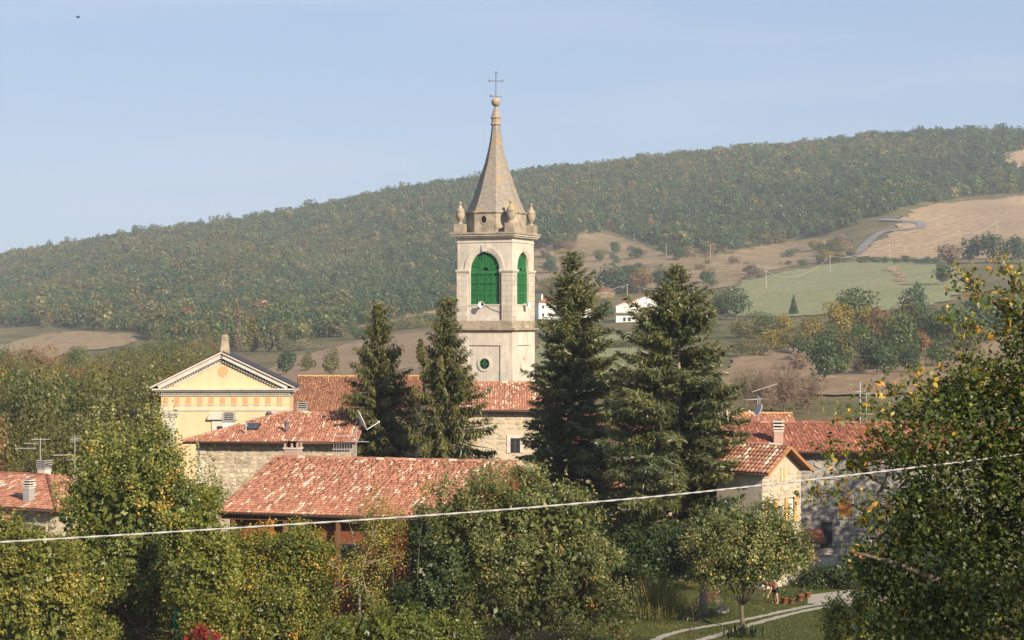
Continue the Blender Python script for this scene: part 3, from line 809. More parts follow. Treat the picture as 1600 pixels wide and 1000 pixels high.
# ------------------------------------------------------------------ bell tower
def bell_tower():
    s = 4.64; th = R(22.0)
    # local x along the front face (to the right), y into the tower, origin at the middle
    cx, cy = -1.28, 153.02
    t = empty('bell_tower', (cx, cy, 0.0), -th, 'tall sandstone bell tower with green arched shutters and stone spire', 'bell tower')
    h = s / 2
    Z = lambda y: CZ + (500 - y) * 0.0503
    z_c0, z_c1 = Z(373), Z(363.5)              # crowning cornice
    z_sp = 18.38                               # springing of the arches
    z_sill, z_pb, z_lc1, z_lc0 = Z(475.5), Z(501), Z(513), Z(518.5)
    ST, AS, DK = MT['sandstone'], MT['ashlar'], MT['sandstone_dark']
    hs = h + 0.07
    # lower shaft with recessed panels: solid core, raised frame strips round each panel
    MB().box(-hs + 0.1, hs - 0.1, -hs + 0.1, hs - 0.1, -0.5, z_lc0).build('shaft', ST, t)
    pt, pw = Z(539.5), 1.36
    for k in range(4):
        rot = Matrix.Rotation(k * math.pi / 2, 4, 'Z')
        mb = MB()
        mb.box(-hs, -pw, -hs, -hs + 0.1, -0.5, z_lc0); mb.box(pw, hs - 0.1, -hs, -hs + 0.1, -0.5, z_lc0); mb.box(-pw, pw, -hs, -hs + 0.1, pt, z_lc0)
        mb.xf(rot).build('panel_frame', ST, t)
        # round window
        zc = Z(568.5)
        mb = MB(); n = 28; ro, ri = 0.60, 0.43; y0, y1 = -hs + 0.1, -hs + 0.02
        for i in range(n):
            a, b = 2*math.pi*i/n, 2*math.pi*(i+1)/n
            A = lambda g, r, y: (r*math.cos(g), y, zc + r*math.sin(g))
            mb.poly([A(a, ro, y1), A(b, ro, y1), A(b, ri, y1), A(a, ri, y1)]); mb.poly([A(a, ro, y0), A(b, ro, y0), A(b, ro, y1), A(a, ro, y1)])
            mb.poly([A(a, ri, y1), A(b, ri, y1), A(b, ri, y0 + 0.0), A(a, ri, y0)])
        ow = mb.xf(rot).build('round_window', ST, t)
        mb = MB(); mb.poly([(ri*math.cos(2*math.pi*i/n), -hs + 0.094, zc + ri*math.sin(2*math.pi*i/n)) for i in range(n)])
        mb.xf(rot).build('pane', MT['sandstone'] if k == 1 else MT['black'], ow)
        if k != 1:
            mb = MB()
            for i in range(24):
                a, b = 2*math.pi*i/24, 2*math.pi*(i+1)/24
                for r0, r1 in ((0.37, 0.43), (0.10, 0.17)):
                    mb.prism([(r0*math.cos(a), -hs + 0.09, zc + r0*math.sin(a)), (r0*math.cos(b), -hs + 0.09, zc + r0*math.sin(b)), (r1*math.cos(b), -hs + 0.09, zc + r1*math.sin(b)), (r1*math.cos(a), -hs + 0.09, zc + r1*math.sin(a))], (0, -0.03, 0))
            for a in (math.pi/2, math.pi, 3*math.pi/2, 0):
                c, q = math.cos(a), math.sin(a)
                mb.prism([(0.15*c - 0.03*q, -hs + 0.088, zc + 0.15*q + 0.03*c), (0.40*c - 0.03*q, -hs + 0.088, zc + 0.40*q + 0.03*c), (0.40*c + 0.03*q, -hs + 0.088, zc + 0.40*q - 0.03*c), (0.15*c + 0.03*q, -hs + 0.088, zc + 0.15*q - 0.03*c)], (0, -0.025, 0))
            mb.xf(rot).build('glazing_bars', MT['green_paint'], ow)
    # lower cornice and plinth band of the belfry
    def sq(mb, r0, z0, z1): mb.box(-r0, r0, -r0, r0, z0, z1)
    mb = MB(); sq(mb, hs + 0.06, z_lc0, z_lc0 + 0.07); sq(mb, hs + 0.16, z_lc0 + 0.07, z_lc0 + 0.15); sq(mb, hs + 0.27, z_lc0 + 0.15, z_lc1)
    mb.build('string_cornice', DK, t)
    mb = MB(); sq(mb, h + 0.08, z_lc1, z_pb); mb.build('plinth', DK, t, bevel=0.02)
    # belfry walls with arched openings
    oh, th_, EZ = 1.255, 0.45, 1.16
    zb0, zb1 = z_pb, z_c0
    for k in range(4):
        rot = Matrix.Rotation(k * math.pi / 2, 4, 'Z')
        mb = MB(); y0 = -h; dv = (0, th_, 0)
        e = th_ if k % 2 else 0.0
        x0, x1 = -h + e, h - e
        mb.prism([(x0, y0, z_sill), (-oh, y0, z_sill), (-oh, y0, z_sp), (x0, y0, z_sp)], dv)
        mb.prism([(oh, y0, z_sill), (x1, y0, z_sill), (x1, y0, z_sp), (oh, y0, z_sp)], dv)
        mb.prism([(x0, y0 + 0.0, zb0), (x1, y0 + 0.0, zb0), (x1, y0, z_sill), (x0, y0, z_sill)], dv)
        n = 20; arc = [(oh * math.cos(math.pi - math.pi*i/n), z_sp + EZ * oh * math.sin(math.pi*i/n)) for i in range(n + 1)]
        for i in range(n):
            (xa, za), (xb, zb) = arc[i], arc[i+1]
            mb.prism([(xa, y0, za), (xb, y0, zb), (xb, y0, zb1), (xa, y0, zb1)], dv)
        mb.prism([(x0, y0, z_sp), (-oh, y0, z_sp), (-oh, y0, zb1), (x0, y0, zb1)], dv)
        mb.prism([(oh, y0, z_sp), (x1, y0, z_sp), (x1, y0, zb1), (oh, y0, zb1)], dv)
        mb.xf(rot).build('belfry_wall', ST, t)
        # archivolt of two mouldings
        for r0, r1, pr in ((1.36, 1.52, 0.05), (1.52, 1.70, 0.085)):
            mb = MB()
            for i in range(n):
                a, b = math.pi*i/n, math.pi*(i+1)/n
                mb.prism([(r0*math.cos(a), y0, z_sp + EZ*r0*math.sin(a)), (r0*math.cos(b), y0, z_sp + EZ*r0*math.sin(b)), (r1*math.cos(b), y0, z_sp + EZ*r1*math.sin(b)), (r1*math.cos(a), y0, z_sp + EZ*r1*math.sin(a))], (0, -pr, 0))
            mb.xf(rot).build('archivolt', ST, t)
        MB().prism([(-0.17, y0, z_sp + 1.50), (0.17, y0, z_sp + 1.50), (0.24, y0, z_sp + 2.03), (-0.24, y0, z_sp + 2.03)], (0, -0.15, 0)).xf(rot).build('keystone', ST, t)
        # pilasters of single ashlar blocks
        for sx in (-1, 1):
            z = zb0 + 0.002; j = 0
            while z < z_sp - 0.2:
                hh = min(0.40 if j else 0.34, z_sp - 0.14 - z)
                full = (h + 0.05) - 1.46
                cuts = [(1.46, h + 0.05)] if (j % 2) else [(1.46, 1.46 + full * 0.55), (1.46 + full * 0.55 + 0.012, h + 0.05)]
                for a, b in cuts:
                    MB().box(min(sx*a, sx*b), max(sx*a, sx*b), y0 - 0.065 + random.uniform(-0.006, 0.006), y0 + 0.01, z, z + hh - 0.012).xf(rot).build('ashlar_block', AS, t)
                z += hh; j += 1
            a, b = sx * 1.27, sx * (h + 0.12)
            mb = MB(); mb.box(min(a, b), max(a, b), y0 - 0.11, y0 + 0.02, z_sp - 0.14, z_sp - 0.06); mb.box(min(a, b), max(a, b), y0 - 0.16, y0 + 0.02, z_sp - 0.06, z_sp + 0.08)
            mb.xf(rot).build('impost', ST, t)
        MB().box(-1.44, 1.44, y0 - 0.05, y0 + 0.02, z_sill - 0.10, z_sill).xf(rot).build('sill', ST, t)
        # shutters: a leaf frame, two rows of sunk panels, fan of boards above
        ys = y0 + 0.20
        sh = MB().box(-oh, oh, ys + 0.03, ys + 0.08, z_sill, z_sp).xf(rot).build('shutter', MT['green_paint'], t)
        zr_ = z_sp - 0.22
        for i in range(5):
            x = -oh + 2 * oh * i / 4
            wv = 0.06 if i in (0, 4) else 0.05 if i == 2 else 0.04
            MB().box(max(-oh, x - wv), min(oh, x + wv), ys - 0.03, ys + 0.035, z_sill, zr_).xf(rot).build('stile', MT['green_paint'], sh)
        for zz, hh in ((z_sill, 0.12), (z_sill + 0.82, 0.08), (z_sill + 1.62, 0.08), (zr_ - 0.10, 0.10), (zr_ + 0.02, 0.18)):
            MB().box(-oh, oh, ys - 0.042, ys + 0.032, zz, zz + hh).xf(rot).build('rail', MT['green_paint'], sh)
        for i in range(4):
            x0_, x1_ = -oh + 2*oh*i/4 + 0.06, -oh + 2*oh*(i+1)/4 - 0.06
            nsl = 9
            mb = MB()
            for q in range(nsl):
                za = z_sill + 0.14 + (zr_ - z_sill - 0.26) * q / nsl
                mb.box(x0_, x1_, ys + 0.004 + 0.014 * (q % 2), ys + 0.032, za, za + (zr_ - z_sill - 0.3) / nsl * 0.68)
            mb.xf(rot).build('louvre_panel', MT['green_paint'], sh)
        nb = 13
        for i in range(nb):
            a, b = math.pi * (i + 0.09) / nb, math.pi * (i + 0.91) / nb
            r0, r1 = 0.30, oh
            am = (a + b) / 2
            MB().prism([(r0*math.cos(a), ys + 0.04, z_sp + EZ*r0*math.sin(a)), (r1*math.cos(a), ys + 0.04, z_sp + EZ*r1*math.sin(a)), (r1*math.cos(am), ys + 0.04, z_sp + EZ*r1*math.sin(am)), (r1*math.cos(b), ys + 0.04, z_sp + EZ*r1*math.sin(b)), (r0*math.cos(b), ys + 0.04, z_sp + EZ*r0*math.sin(b))], (0, -0.035 - 0.012 * (i % 2), 0)).xf(rot).build('fan_board', MT['green_paint'], sh)
        mb = MB(); mb.poly([(oh*math.cos(math.pi*i/24), ys + 0.07, z_sp + EZ*oh*math.sin(math.pi*i/24)) for i in range(25)])
        mb.xf(rot).build('fan_backing', MT['black'], sh)
        mb = MB()
        for i in range(12):
            a, b = math.pi*i/12, math.pi*(i+1)/12
            mb.prism([(0.24*math.cos(a), ys + 0.03, z_sp + EZ*0.24*math.sin(a)), (0.24*math.cos(b), ys + 0.03, z_sp + EZ*0.24*math.sin(b)), (0.33*math.cos(b), ys + 0.03, z_sp + EZ*0.33*math.sin(b)), (0.33*math.cos(a), ys + 0.03, z_sp + EZ*0.33*math.sin(a))], (0, -0.05, 0))
        mb.xf(rot).build('fan_hub', MT['green_paint'], sh)
    # frieze moulding + crowning cornice
    mb = MB(); sq(mb, h + 0.05, z_c0 - 0.30, z_c0 - 0.22); mb.build('frieze_moulding', ST, t)
    mb = MB(); sq(mb, h + 0.10, z_c0, z_c0 + 0.10); sq(mb, h + 0.26, z_c0 + 0.10, z_c0 + 0.22); sq(mb, h + 0.38, z_c0 + 0.22, z_c0 + 0.34)
    mb.build('cornice', ST, t)
    mb = MB(); sq(mb, h + 0.47, z_c0 + 0.34, z_c1 + 0.02); mb.build('cornice_cap', DK, t, bevel=0.02)
    # octagonal drum, spire
    zd0, zd1 = z_c1 + 0.02, 14.5 + (500 - 334) * 0.051
    ph = math.pi / 8
    MB().lathe([(2.40, zd0), (2.40, zd1 - 0.06)], n=8, ph=ph).build('drum', DK, t)
    MB().lathe([(2.44, zd1 - 0.08), (2.52, zd1), (2.50, zd1 + 0.08), (2.36, zd1 + 0.10)], n=8, ph=ph).build('drum_moulding', DK, t)
    zs = lambda y: 14.5 + (500 - y) * 0.051
    prof = [(2.36, zd1 + 0.08), (2.10, zs(322)), (1.84, zs(309)), (1.55, zs(294)), (1.29, zs(278)), (1.08, zs(266)), (0.88, zs(254)), (0.70, zs(240)), (0.54, zs(226)), (0.42, zs(212)), (0.335, zs(196))]
    MB().lathe(prof, n=8, ph=ph).build('spire', MT['spire'], t)
    MB().lathe([(0.36, zs(196)), (0.44, zs(195)), (0.44, zs(193.5)), (0.35, zs(192.5)), (0.35, zs(186)), (0.42, zs(185)), (0.44, zs(183)), (0.36, zs(182)), (0.25, zs(175)), (0.13, zs(167))], n=8, ph=ph).build('spire_collar', DK, t)
    MB().sphere((0, 0, zs(159.5)), 0.37, 18, 12).build('finial_ball', DK, t, smooth=True)
    # oculi in the drum
    for fx, mat_ in ((0, MT['black']), (-1, MT['black'])):
        pass
    apo = 2.40 * math.cos(math.pi / 8)
    n = 20; zc = zs(345)
    x_o = -0.10
    oc = MB(); oc.poly([(x_o + 0.22*math.cos(2*math.pi*i/n), -apo - 0.012, zc + 0.28*math.sin(2*math.pi*i/n)) for i in range(n)])
    oc.build('oculus', MT['black'], t)
    mb = MB()
    for i in range(n):
        a, b = 2*math.pi*i/n, 2*math.pi*(i+1)/n
        mb.prism([(x_o + 0.22*math.cos(a), -apo, zc + 0.28*math.sin(a)), (x_o + 0.22*math.cos(b), -apo, zc + 0.28*math.sin(b)), (x_o + 0.30*math.cos(b), -apo, zc + 0.37*math.sin(b)), (x_o + 0.30*math.cos(a), -apo, zc + 0.37*math.sin(a))], (0, -0.05, 0))
    mb.build('oculus_rim', DK, t)
    # urns on pedestals at the corners
    for sx, sy in ((-1, -1), (1, -1), (1, 1), (-1, 1)):
        ux, uy = sx * (h - 0.16), sy * (h - 0.16)
        ped = MB().box(ux - 0.40, ux + 0.40, uy - 0.40, uy + 0.40, z_c1 + 0.02, z_c1 + 0.72).build('pedestal', DK, t, bevel=0.03)
        zb = z_c1 + 0.72
        MB().lathe([(0.30, 0), (0.26, 0.06), (0.13, 0.14), (0.15, 0.22), (0.27, 0.36), (0.38, 0.62), (0.41, 0.86), (0.36, 0.98), (0.40, 1.02), (0.39, 1.08), (0.30, 1.22), (0.18, 1.40), (0.11, 1.52), (0.10, 1.56), (0.08, 1.60)], (0, 0, 0), 18).xf(Matrix.Translation((ux, uy, zb)) @ Matrix.Diagonal((.88, .88, .96, 1))).build('urn', DK, ped, smooth=True)
        MB().sphere((ux, uy, zb + 1.66), 0.135, 12, 8).build('urn_ball', DK, ped, smooth=True)
    # iron cross with budded arms and wind vane
    zc0 = zs(153); zc1 = zs(113.5); zx = zs(126.5)
    cr = MB(); cr.tube([(0, 0, zc0 - 0.1), (0, 0, zc1)], 0.035, 6); cr.tube([(-0.50, 0, zx), (0.50, 0, zx)], 0.032, 6)
    for (x, z) in ((-0.52, zx), (0.52, zx), (0, zc1)):
        for i in range(10):
            a, b = 2*math.pi*i/10, 2*math.pi*(i+1)/10
            cr.tube([(x + 0.085*math.cos(a), 0, z + 0.085*math.sin(a)), (x + 0.085*math.cos(b), 0, z + 0.085*math.sin(b))], 0.022, 5)
    cr.xf(Matrix.Rotation(th, 4, 'Z')).build('cross', MT['iron'], t)
    vn = MB(); vz = zs(150.2); vn.tube([(-0.30, 0, vz), (0.42, 0, vz - 0.03)], 0.022, 5)
    vn.prism([(-0.52, 0, vz + 0.05), (-0.44, 0, vz + 0.12), (-0.28, 0, vz + 0.06), (-0.28, 0, vz - 0.04), (-0.42, 0, vz - 0.09), (-0.50, 0, vz - 0.04)], (0, 0.03, 0))
    vn.prism([(0.40, 0, vz + 0.04), (0.50, 0, vz - 0.01), (0.40, 0, vz - 0.09)], (0, 0.03, 0))
    vn.xf(Matrix.Rotation(th, 4, 'Z')).build('wind_vane', MT['iron'], t)
    # cable running down beside the right pilaster of the front
    MB().tube([(1.40, -h - 0.05, zb0 + 0.1), (1.40, -h - 0.05, z_sp - 0.2)], 0.045, 6).build('down_cable', MT['dark_gutter'], t)
    MB().tube([(0.1, -h - 0.03, z_sill - 0.12), (0.7, -h - 0.03, z_sill - 0.42), (1.38, -h - 0.03, z_sill - 0.66)], 0.018, 4).build('speaker_wire', MT['iron'], t)
    # horn loudspeakers
    mw = t.rotation_euler.to_matrix().to_4x4(); base = Matrix.Translation(t.location) @ mw
    for nm, loc, rz, lab in (('horn_loudspeaker', (-0.06, -h - 0.06, z_sill - 0.02), 0.0, 'white horn loudspeaker under the wide green shutter of the tower'),
                             ('horn_loudspeaker', (h + 0.06, -0.02, z_sill - 0.02), math.pi / 2, 'white horn loudspeaker under the narrow side shutter of the tower')):
        P = base @ Vector(loc)
        q = empty(nm, P, t.rotation_euler.z + rz, lab, 'loudspeaker', 'horn loudspeakers on the bell tower')
        a = Matrix.Rotation(R(90), 4, 'X')
        MB().lathe([(0.07, 0.0), (0.075, 0.12), (0.10, 0.26), (0.17, 0.40), (0.25, 0.48), (0.265, 0.50), (0.24, 0.48), (0.10, 0.32), (0.05, 0.28)], n=18).xf(a).build('horn', MT['white_plastic'], q, smooth=True)
        MB().lathe([(0.09, -0.06), (0.11, -0.04), (0.11, 0.10), (0.07, 0.12)], n=14).xf(a).build('driver', MT['concrete'], q, smooth=True)
        MB().sphere((0, -0.30, 0), 0.085, 10, 6).build('throat', MT['black'], q, smooth=True)
        MB().box(-0.03, 0.03, -0.04, 0.10, -0.20, 0.0).build('bracket', MT['iron'], q)
bell_tower()

# ------------------------------------------------------------------ yellow church front
def church():
    d = 145.0
    x0 = (252 - 800) / FPX * d; wd = (452 - 252) / FPX * d
    root = empty('church', (x0, d, 0), R(1.5), 'yellow plastered church front with white pediment and orange panels', 'church')
    k = FPX / d
    X = lambda px: (px - 252) / k
    Z = lambda py: CZ + (500 - py) / k
    Y_, C_, O_ = MT['yellow_plaster'], MT['cream_stucco'], MT['orange_plaster']
    depth = 3.2
    ap = X(347); za = Z(552.5); zb = Z(607.0); xl, xr = X(237), X(461)
    MB().box(0, wd, 0, depth, -0.5, Z(617)).build('wall', Y_, root)
    # tympanum
    MB().prism([(0, -0.02, zb), (wd, -0.02, zb), (ap, -0.02, za - 0.25)], (0, 0.6, 0)).build('tympanum', Y_, root)
    # roundel
    n = 28; rc = Z(580.5); rx = X(348.5); rr = 0.37
    MB().prism([(rx + rr*math.cos(2*math.pi*i/n), -0.02, rc + rr*1.05*math.sin(2*math.pi*i/n)) for i in range(n)], (0, -0.04, 0)).build('roundel', O_, root)
    # horizontal cornice
    mb = MB(); mb.box(-0.10, wd + 0.10, -0.12, depth, Z(618.5), Z(616.5))
    mb.box(-0.38, wd + 0.38, -0.42, depth, Z(612), Z(609.3)); mb.box(-0.62, wd + 0.42, -0.60, depth, Z(609.3), Z(607)); mb.box(-0.06, wd + 0.06, -0.08, depth, Z(616.5), Z(612))
    mb.build('cornice', C_, root)
    nd = 58
    me = MB().box(-0.055, 0.055, -0.15, 0, 0, 0.17).mesh('dentil', C_)
    for i in range(nd):
        q = link('dentil', me, root); q.location = (-0.02 + (wd + 0.04) * (i + 0.5) / nd, -0.08, Z(616.0))
    # raking cornices with dentils
    for a, b, sgn in (((xl, zb), (ap, za), -1), ((xr, zb), (ap, za), 1)):
        A = Vector((a[0], 0, a[1])); B = Vector((b[0], 0, b[1])); t = (B - A).normalized(); nn = Vector((-t.z, 0, t.x))
        if nn.z < 0: nn = -nn
        def band(o0, o1, y0, y1, nm, mat, s0=0.0, s1=0.0):
            p = [A + nn*o0 + t*s0, B + nn*o0 + t*s1, B + nn*o1 + t*s1, A + nn*o1 + t*s0]
            return MB().prism([(v.x, y0, v.z) for v in p], (0, y1 - y0, 0)).build(nm, mat, root)
        band(0.02, 0.15, -0.66, 0.6, 'raking_cornice', C_)
        band(-0.30, 0.02, -0.50, 0.6, 'raking_soffit', C_, 0.55)
        band(-0.62, -0.30, -0.10, 0.5, 'raking_bed', C_, 1.6, -0.15)
        band(0.15, 0.21, -0.70, 3.0, 'roof_edge', MT['dark_gutter'], -0.08)
        L = (B - A).length; m = 28
        ang = math.atan2(t.z, t.x)
        for i in range(3, m):
            s = L * (i + 0.3) / m
            p = A + t * s - nn * 0.42
            q = link('dentil', me, root); q.matrix_local = Matrix.Translation((p.x, -0.10, p.z)) @ Matrix.Rotation(-ang, 4, 'Y') @ Matrix.Translation((0, 0, -0.02))
    # roof behind the pediment
    mb = MB(); mb.prism([(xl, 0.5, zb), (xr, 0.5, zb), (ap, 0.5, za + 0.1)], (0, 2.5, 0)); mb.build('roof', MT['timber'], root)
    # frieze panels
    for i in range(11):
        pxc = 259.3 + 17.72 * i
        f = MB().box(X(pxc - 3.8), X(pxc + 3.8), -0.045, 0.01, Z(631.5), Z(620.5)).build('frieze_panel', O_, root)
        for kx in (-1.3, 1.3):
            MB().box(X(pxc + kx - 0.35), X(pxc + kx + 0.35), -0.06, -0.04, Z(631.0), Z(621)).build('panel_rib', O_, f)
        MB().box(X(pxc - 4.4), X(pxc + 4.4), -0.07, 0.01, Z(633.6), Z(632)).build('drip_bar', C_, f)
    MB().box(wd, wd + 0.045, 0.35, 0.85, Z(631.5), Z(620.5)).build('frieze_panel', O_, root)
    MB().box(-0.03, wd + 0.03, -0.03, 0.3, Z(632.2), Z(631.8)).build('frieze_line', C_, root)
    mb = MB(); mb.box(-0.05, wd + 0.05, -0.06, 0.3, Z(642.5), Z(640.6)); mb.box(-0.08, wd + 0.08, -0.10, 0.3, Z(640.6), Z(639.3)); mb.build('architrave', C_, root)
    # pilasters with capitals
    for a, b in ((253.5, 275.5), (428.5, 450.5)):
        p = MB().box(X(a), X(b), -0.10, 0.01, 0, Z(652)).build('pilaster', C_, root)
        for y0, y1, e in ((646, 643.0, 0.20), (649, 646, 0.11), (652, 650, 0.05)):
            MB().box(X(a) - e, X(b) + e, -0.12 - e, 0.012, Z(y0), Z(y1)).build('capital', C_, p)
    # upper window with hood
    hood = MB(); hood.prism([(X(324.5), 0, Z(655.5)), (X(371), 0, Z(655.5)), (X(371), 0, Z(652.5)), (X(366), 0, Z(645.5)), (X(329), 0, Z(645.5)), (X(324.5), 0, Z(652.5))], (0, -0.32, 0))
    hood.build('window_hood', C_, root)
    f = MB(); f.box(X(331), X(365), -0.10, 0.01, Z(666), Z(657.5)); f.box(X(331), X(338.5), -0.10, 0.01, Z(720), Z(666)); f.box(X(357.5), X(365), -0.10, 0.01, Z(720), Z(666))
    wnd = f.build('window', C_, root)
    MB().box(X(338.5), X(357.5), -0.02, 0.005, Z(720), Z(666)).build('pane', MT['glass'], wnd)
    # truncated obelisk on the gable with an iron cross
    ob = MB(); c = X(350.5); yb = 0.4
    P0 = [(-0.36, -0.36), (0.36, -0.36), (0.36, 0.36), (-0.36, 0.36)]; zt = Z(527); z0 = Z(556)
    for (x, y), (x2, y2) in zip(P0, P0[1:] + P0[:1]):
        ob.poly([(c + x, yb + y, z0), (c + x2, yb + y2, z0), (c + x2*0.62, yb + y2*0.62, zt), (c + x*0.62, yb + y*0.62, zt)])
    ob.box(c - 0.25, c + 0.25, yb - 0.25, yb + 0.25, zt, zt + 0.12); ob.box(c - 0.20, c + 0.20, yb - 0.20, yb + 0.20, zt + 0.12, zt + 0.2)
    o = ob.build('obelisk', MT['sandstone_dark'], root)
    cr = MB(); cr.tube([(c, yb, zt + 0.15), (c, yb, zt + 1.3)], 0.022, 5); cr.tube([(c - 0.24, yb, zt + 0.95), (c + 0.24, yb, zt + 0.95)], 0.02, 5)
    cr.build('cross', MT['iron'], o)
    # swallows-nest lamp near the right capital
    lm = MB(); lm.sphere((X(420), -0.16, Z(645)), 0.16, 10, 6); lm.build('wall_lamp', MT['iron'], root, smooth=True)
church()

# ------------------------------------------------------------------ houses
# near house with the pale-flecked roof
near, ng_ = house('house', 'low house with long terracotta roof and pale flecked tiles, television dish on ridge', (-14.39, 92.84, 5.22), 16.0, 13.0, 7.45, 2.13, 0.7,
    MT['redbrown_wall'], MT['tile'], tp=(0.15, 0.30, 0.05), pale=0.085, singles=lambda u, v: v < 1.3 and u < 12.6, rafters=0.8, seed=21, ov=0.5, fascia=MT['timber'])
# verandah posts under the eave, wall opening
for x in (0.9, 3.6, 6.3, 9.0, 11.7):
    MB().box(x - 0.09, x + 0.09, 0.15, 0.33, -0.4, ng_['ze'] - 0.12).build('veranda_post', MT['timber'], near)
MB().box(0.3, 12.7, 0.12, 0.36, ng_['ze'] - 0.34, ng_['ze'] - 0.12).build('eave_beam', MT['timber'], near)
for x in (2.3, 6.6, 10.4):
    f = MB().box(x - 0.7, x + 0.7, 0.64, 0.71, 2.2, 3.9).build('window', MT['timber'], near)
    MB().box(x - 0.58, x + 0.58, 0.625, 0.65, 2.3, 3.8).build('pane', MT['glass'], f)
MB().prism([(13.02, 0.0, ng_['ze'] - 0.28), (13.02, 7.45, ng_['zr'] - 0.28), (13.02, 7.45, ng_['zr'] + 0.04), (13.02, 0, ng_['ze'] + 0.04)], (0.05, 0, 0)).build('verge_board', MT['timber'], near)
# little house-shaped chimney behind the ridge
def temple_chimney(root, x, y, z0, zt, w, d):
    c = MB().box(x - w/2, x + w/2, y - d/2, y + d/2, z0, zt - 0.46).build('chimney', MT['pink_brick'], root, bevel=0.015)
    MB().box(x - w/2 - 0.04, x + w/2 + 0.04, y - d/2 - 0.04, y + d/2 + 0.04, zt - 0.50, zt - 0.42).build('ledge', MT['concrete_pale'], c)
    for sx in (-1, 0.12, 1):
        for sy in (-1, 1):
            px_, py_ = x + sx * (w/2 - 0.055), y + sy * (d/2 - 0.055)
            MB().box(px_ - 0.05, px_ + 0.05, py_ - 0.05, py_ + 0.05, zt - 0.42, zt - 0.08).build('pier', MT['pink_brick'], c)
    MB().box(x - w/2 + 0.1, x + w/2 - 0.1, y - 0.03, y + 0.03, zt - 0.44, zt - 0.1).build('flue', MT['black'], c)
    g = MB(); g.prism([(x - w/2 - 0.07, y - d/2 - 0.08, zt - 0.08), (x - w/2 - 0.07, y + d/2 + 0.08, zt - 0.08), (x - w/2 - 0.07, y, zt + 0.10)], (w + 0.14, 0, 0))
    g.build('cap_roof', MT['pink_brick'], c)
    p = math.atan2(0.18, d/2 + 0.08)
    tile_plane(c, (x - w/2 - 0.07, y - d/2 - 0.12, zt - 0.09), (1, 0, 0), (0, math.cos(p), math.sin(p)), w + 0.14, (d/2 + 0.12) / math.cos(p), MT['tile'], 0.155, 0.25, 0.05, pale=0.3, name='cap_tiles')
P = lcl(near, 458, 712, 101.2)
temple_chimney(near, P.x, P.y, P.z - 0.5, P.z + 0.86, 0.80, 0.62)

# stone house in the middle
mid, mg = house('stone_house', 'stone house with hipped terracotta roof in front of the yellow church', W(285, 690, 120), 3.0, 11.0, 5.45, 1.55, 0.72,
    MT['mortar'], MT['tile'], hipL=True, tp=(0.17, 0.30, 0.055), pale=0.085, rafters=0.65, seed=31, ov=0.5)
stone_wall(mid, mg['xl'], mg['xr'], 3.6, mg['ze'] - 0.02, mg['o'], MT['rubble'], 0.26, 0.024, seed=3)
for zq in range(9):   # dressed corner stones
    z = 6.45 - 0.42 * zq
    MB().box(mg['xl'] - 0.02, mg['xl'] + (0.42 if zq % 2 else 0.60), mg['o'] - 0.075, mg['o'] + 0.02, z - 0.39, z).build('quoin', MT['ashlar'], mid, bevel=0.015)
def on_roof(root, g, px, py, d0, d1, n=60):
    """the point of a house's roof seen at that picture position"""
    best = None
    for i in range(n + 1):
        d = d0 + (d1 - d0) * i / n
        q = lcl(root, px, py, d)
        e = abs(q.z - roof_z(g, q.y))
        if best is None or e < best[0]: best = (e, q)
    return best[1]
def vent(root, g, px, py0, py1, d0, d1, r, mat, name='vent_pipe'):
    q = on_roof(root, g, px, py0, d0, d1); hgt = (py0 - py1) * q.y * 0 + (py0 - py1) / FPX * (d0 + d1) / 2
    o = MB().tube([(q.x, q.y, q.z - 0.1), (q.x, q.y, q.z + hgt * 0.78)], r, 10).build(name, mat, root, smooth=False)
    MB().lathe([(r * 1.0, 0), (r * 1.9, 0.05), (r * 1.9, 0.16), (r * 1.2, 0.22), (r * 0.3, 0.26)], (q.x, q.y, q.z + hgt * 0.62), 10).build('pipe_cowl', mat, o)
    return o
vent(mid, mg, 448, 675.5, 655, 120, 126, 0.09, MT['iron'])
vent(mid, mg, 384, 678.5, 661, 120, 126, 0.055, MT['concrete'])
q = on_roof(mid, mg, 395, 669, 120, 126)
Msk = Matrix.Translation((q.x, q.y, q.z + 0.06)) @ Matrix.Rotation(mg['p'], 4, 'X')
sk = MB().box(-0.42, 0.42, -0.55, 0.55, 0, 0.09).xf(Msk).build('skylight', MT['dark_gutter'], mid)
MB().box(-0.34, 0.34, -0.47, 0.47, 0.092, 0.10).xf(Msk).build('pane', MT['glass'], sk)
q = lcl(mid, 357.5, 668, 128.5); chimney(mid, q.x, q.y, q.z - 1.2, q.z + 0.40, 0.70, MT['white_plaster'], 0.62, 5, capmat=MT['concrete'])
q = lcl(mid, 472.5, 646, 127.5); chimney(mid, q.x, q.y, q.z - 0.8, q.z + 0.26, 0.56, MT['white_plaster'], 0.52, 4, capmat=MT['concrete'])

# left house, hipped toward the viewer's right
uL = Vector((math.cos(R(28)), -math.sin(R(28)), 0))
lc = W(88, 797, 106) - uL * 14.0
lft, lg = house('hipped_house', 'hipped terracotta house with two concrete chimneys at the picture edge', lc, 28.0, 14.0, 5.7, 1.28, 0.6,
    MT['mortar'], MT['tile'], hipR=True, tp=(0.18, 0.32, 0.05), pale=0.10, seed=41, ridge_mat=MT['tile_red'])
q = on_roof(lft, lg, 45, 783, 104, 113); chimney(lft, q.x, q.y, q.z - 0.2, q.z + 0.78, 0.46, MT['concrete'], 0.45, 3)
q = lcl(lft, 69, 748, 114.2); chimney(lft, q.x, q.y, q.z - 0.5, q.z + 0.62, 0.56, MT['concrete_pale'], 0.50, 4, capmat=MT['concrete'])
stone_wall(lft, 8.5, lg['xr'], 1.2, lg['ze'] - 0.1, lg['o'], MT['rubble'], 0.36, 0.05, seed=9, limit=110)
q = lcl(lft, 64, 820, 107.4)
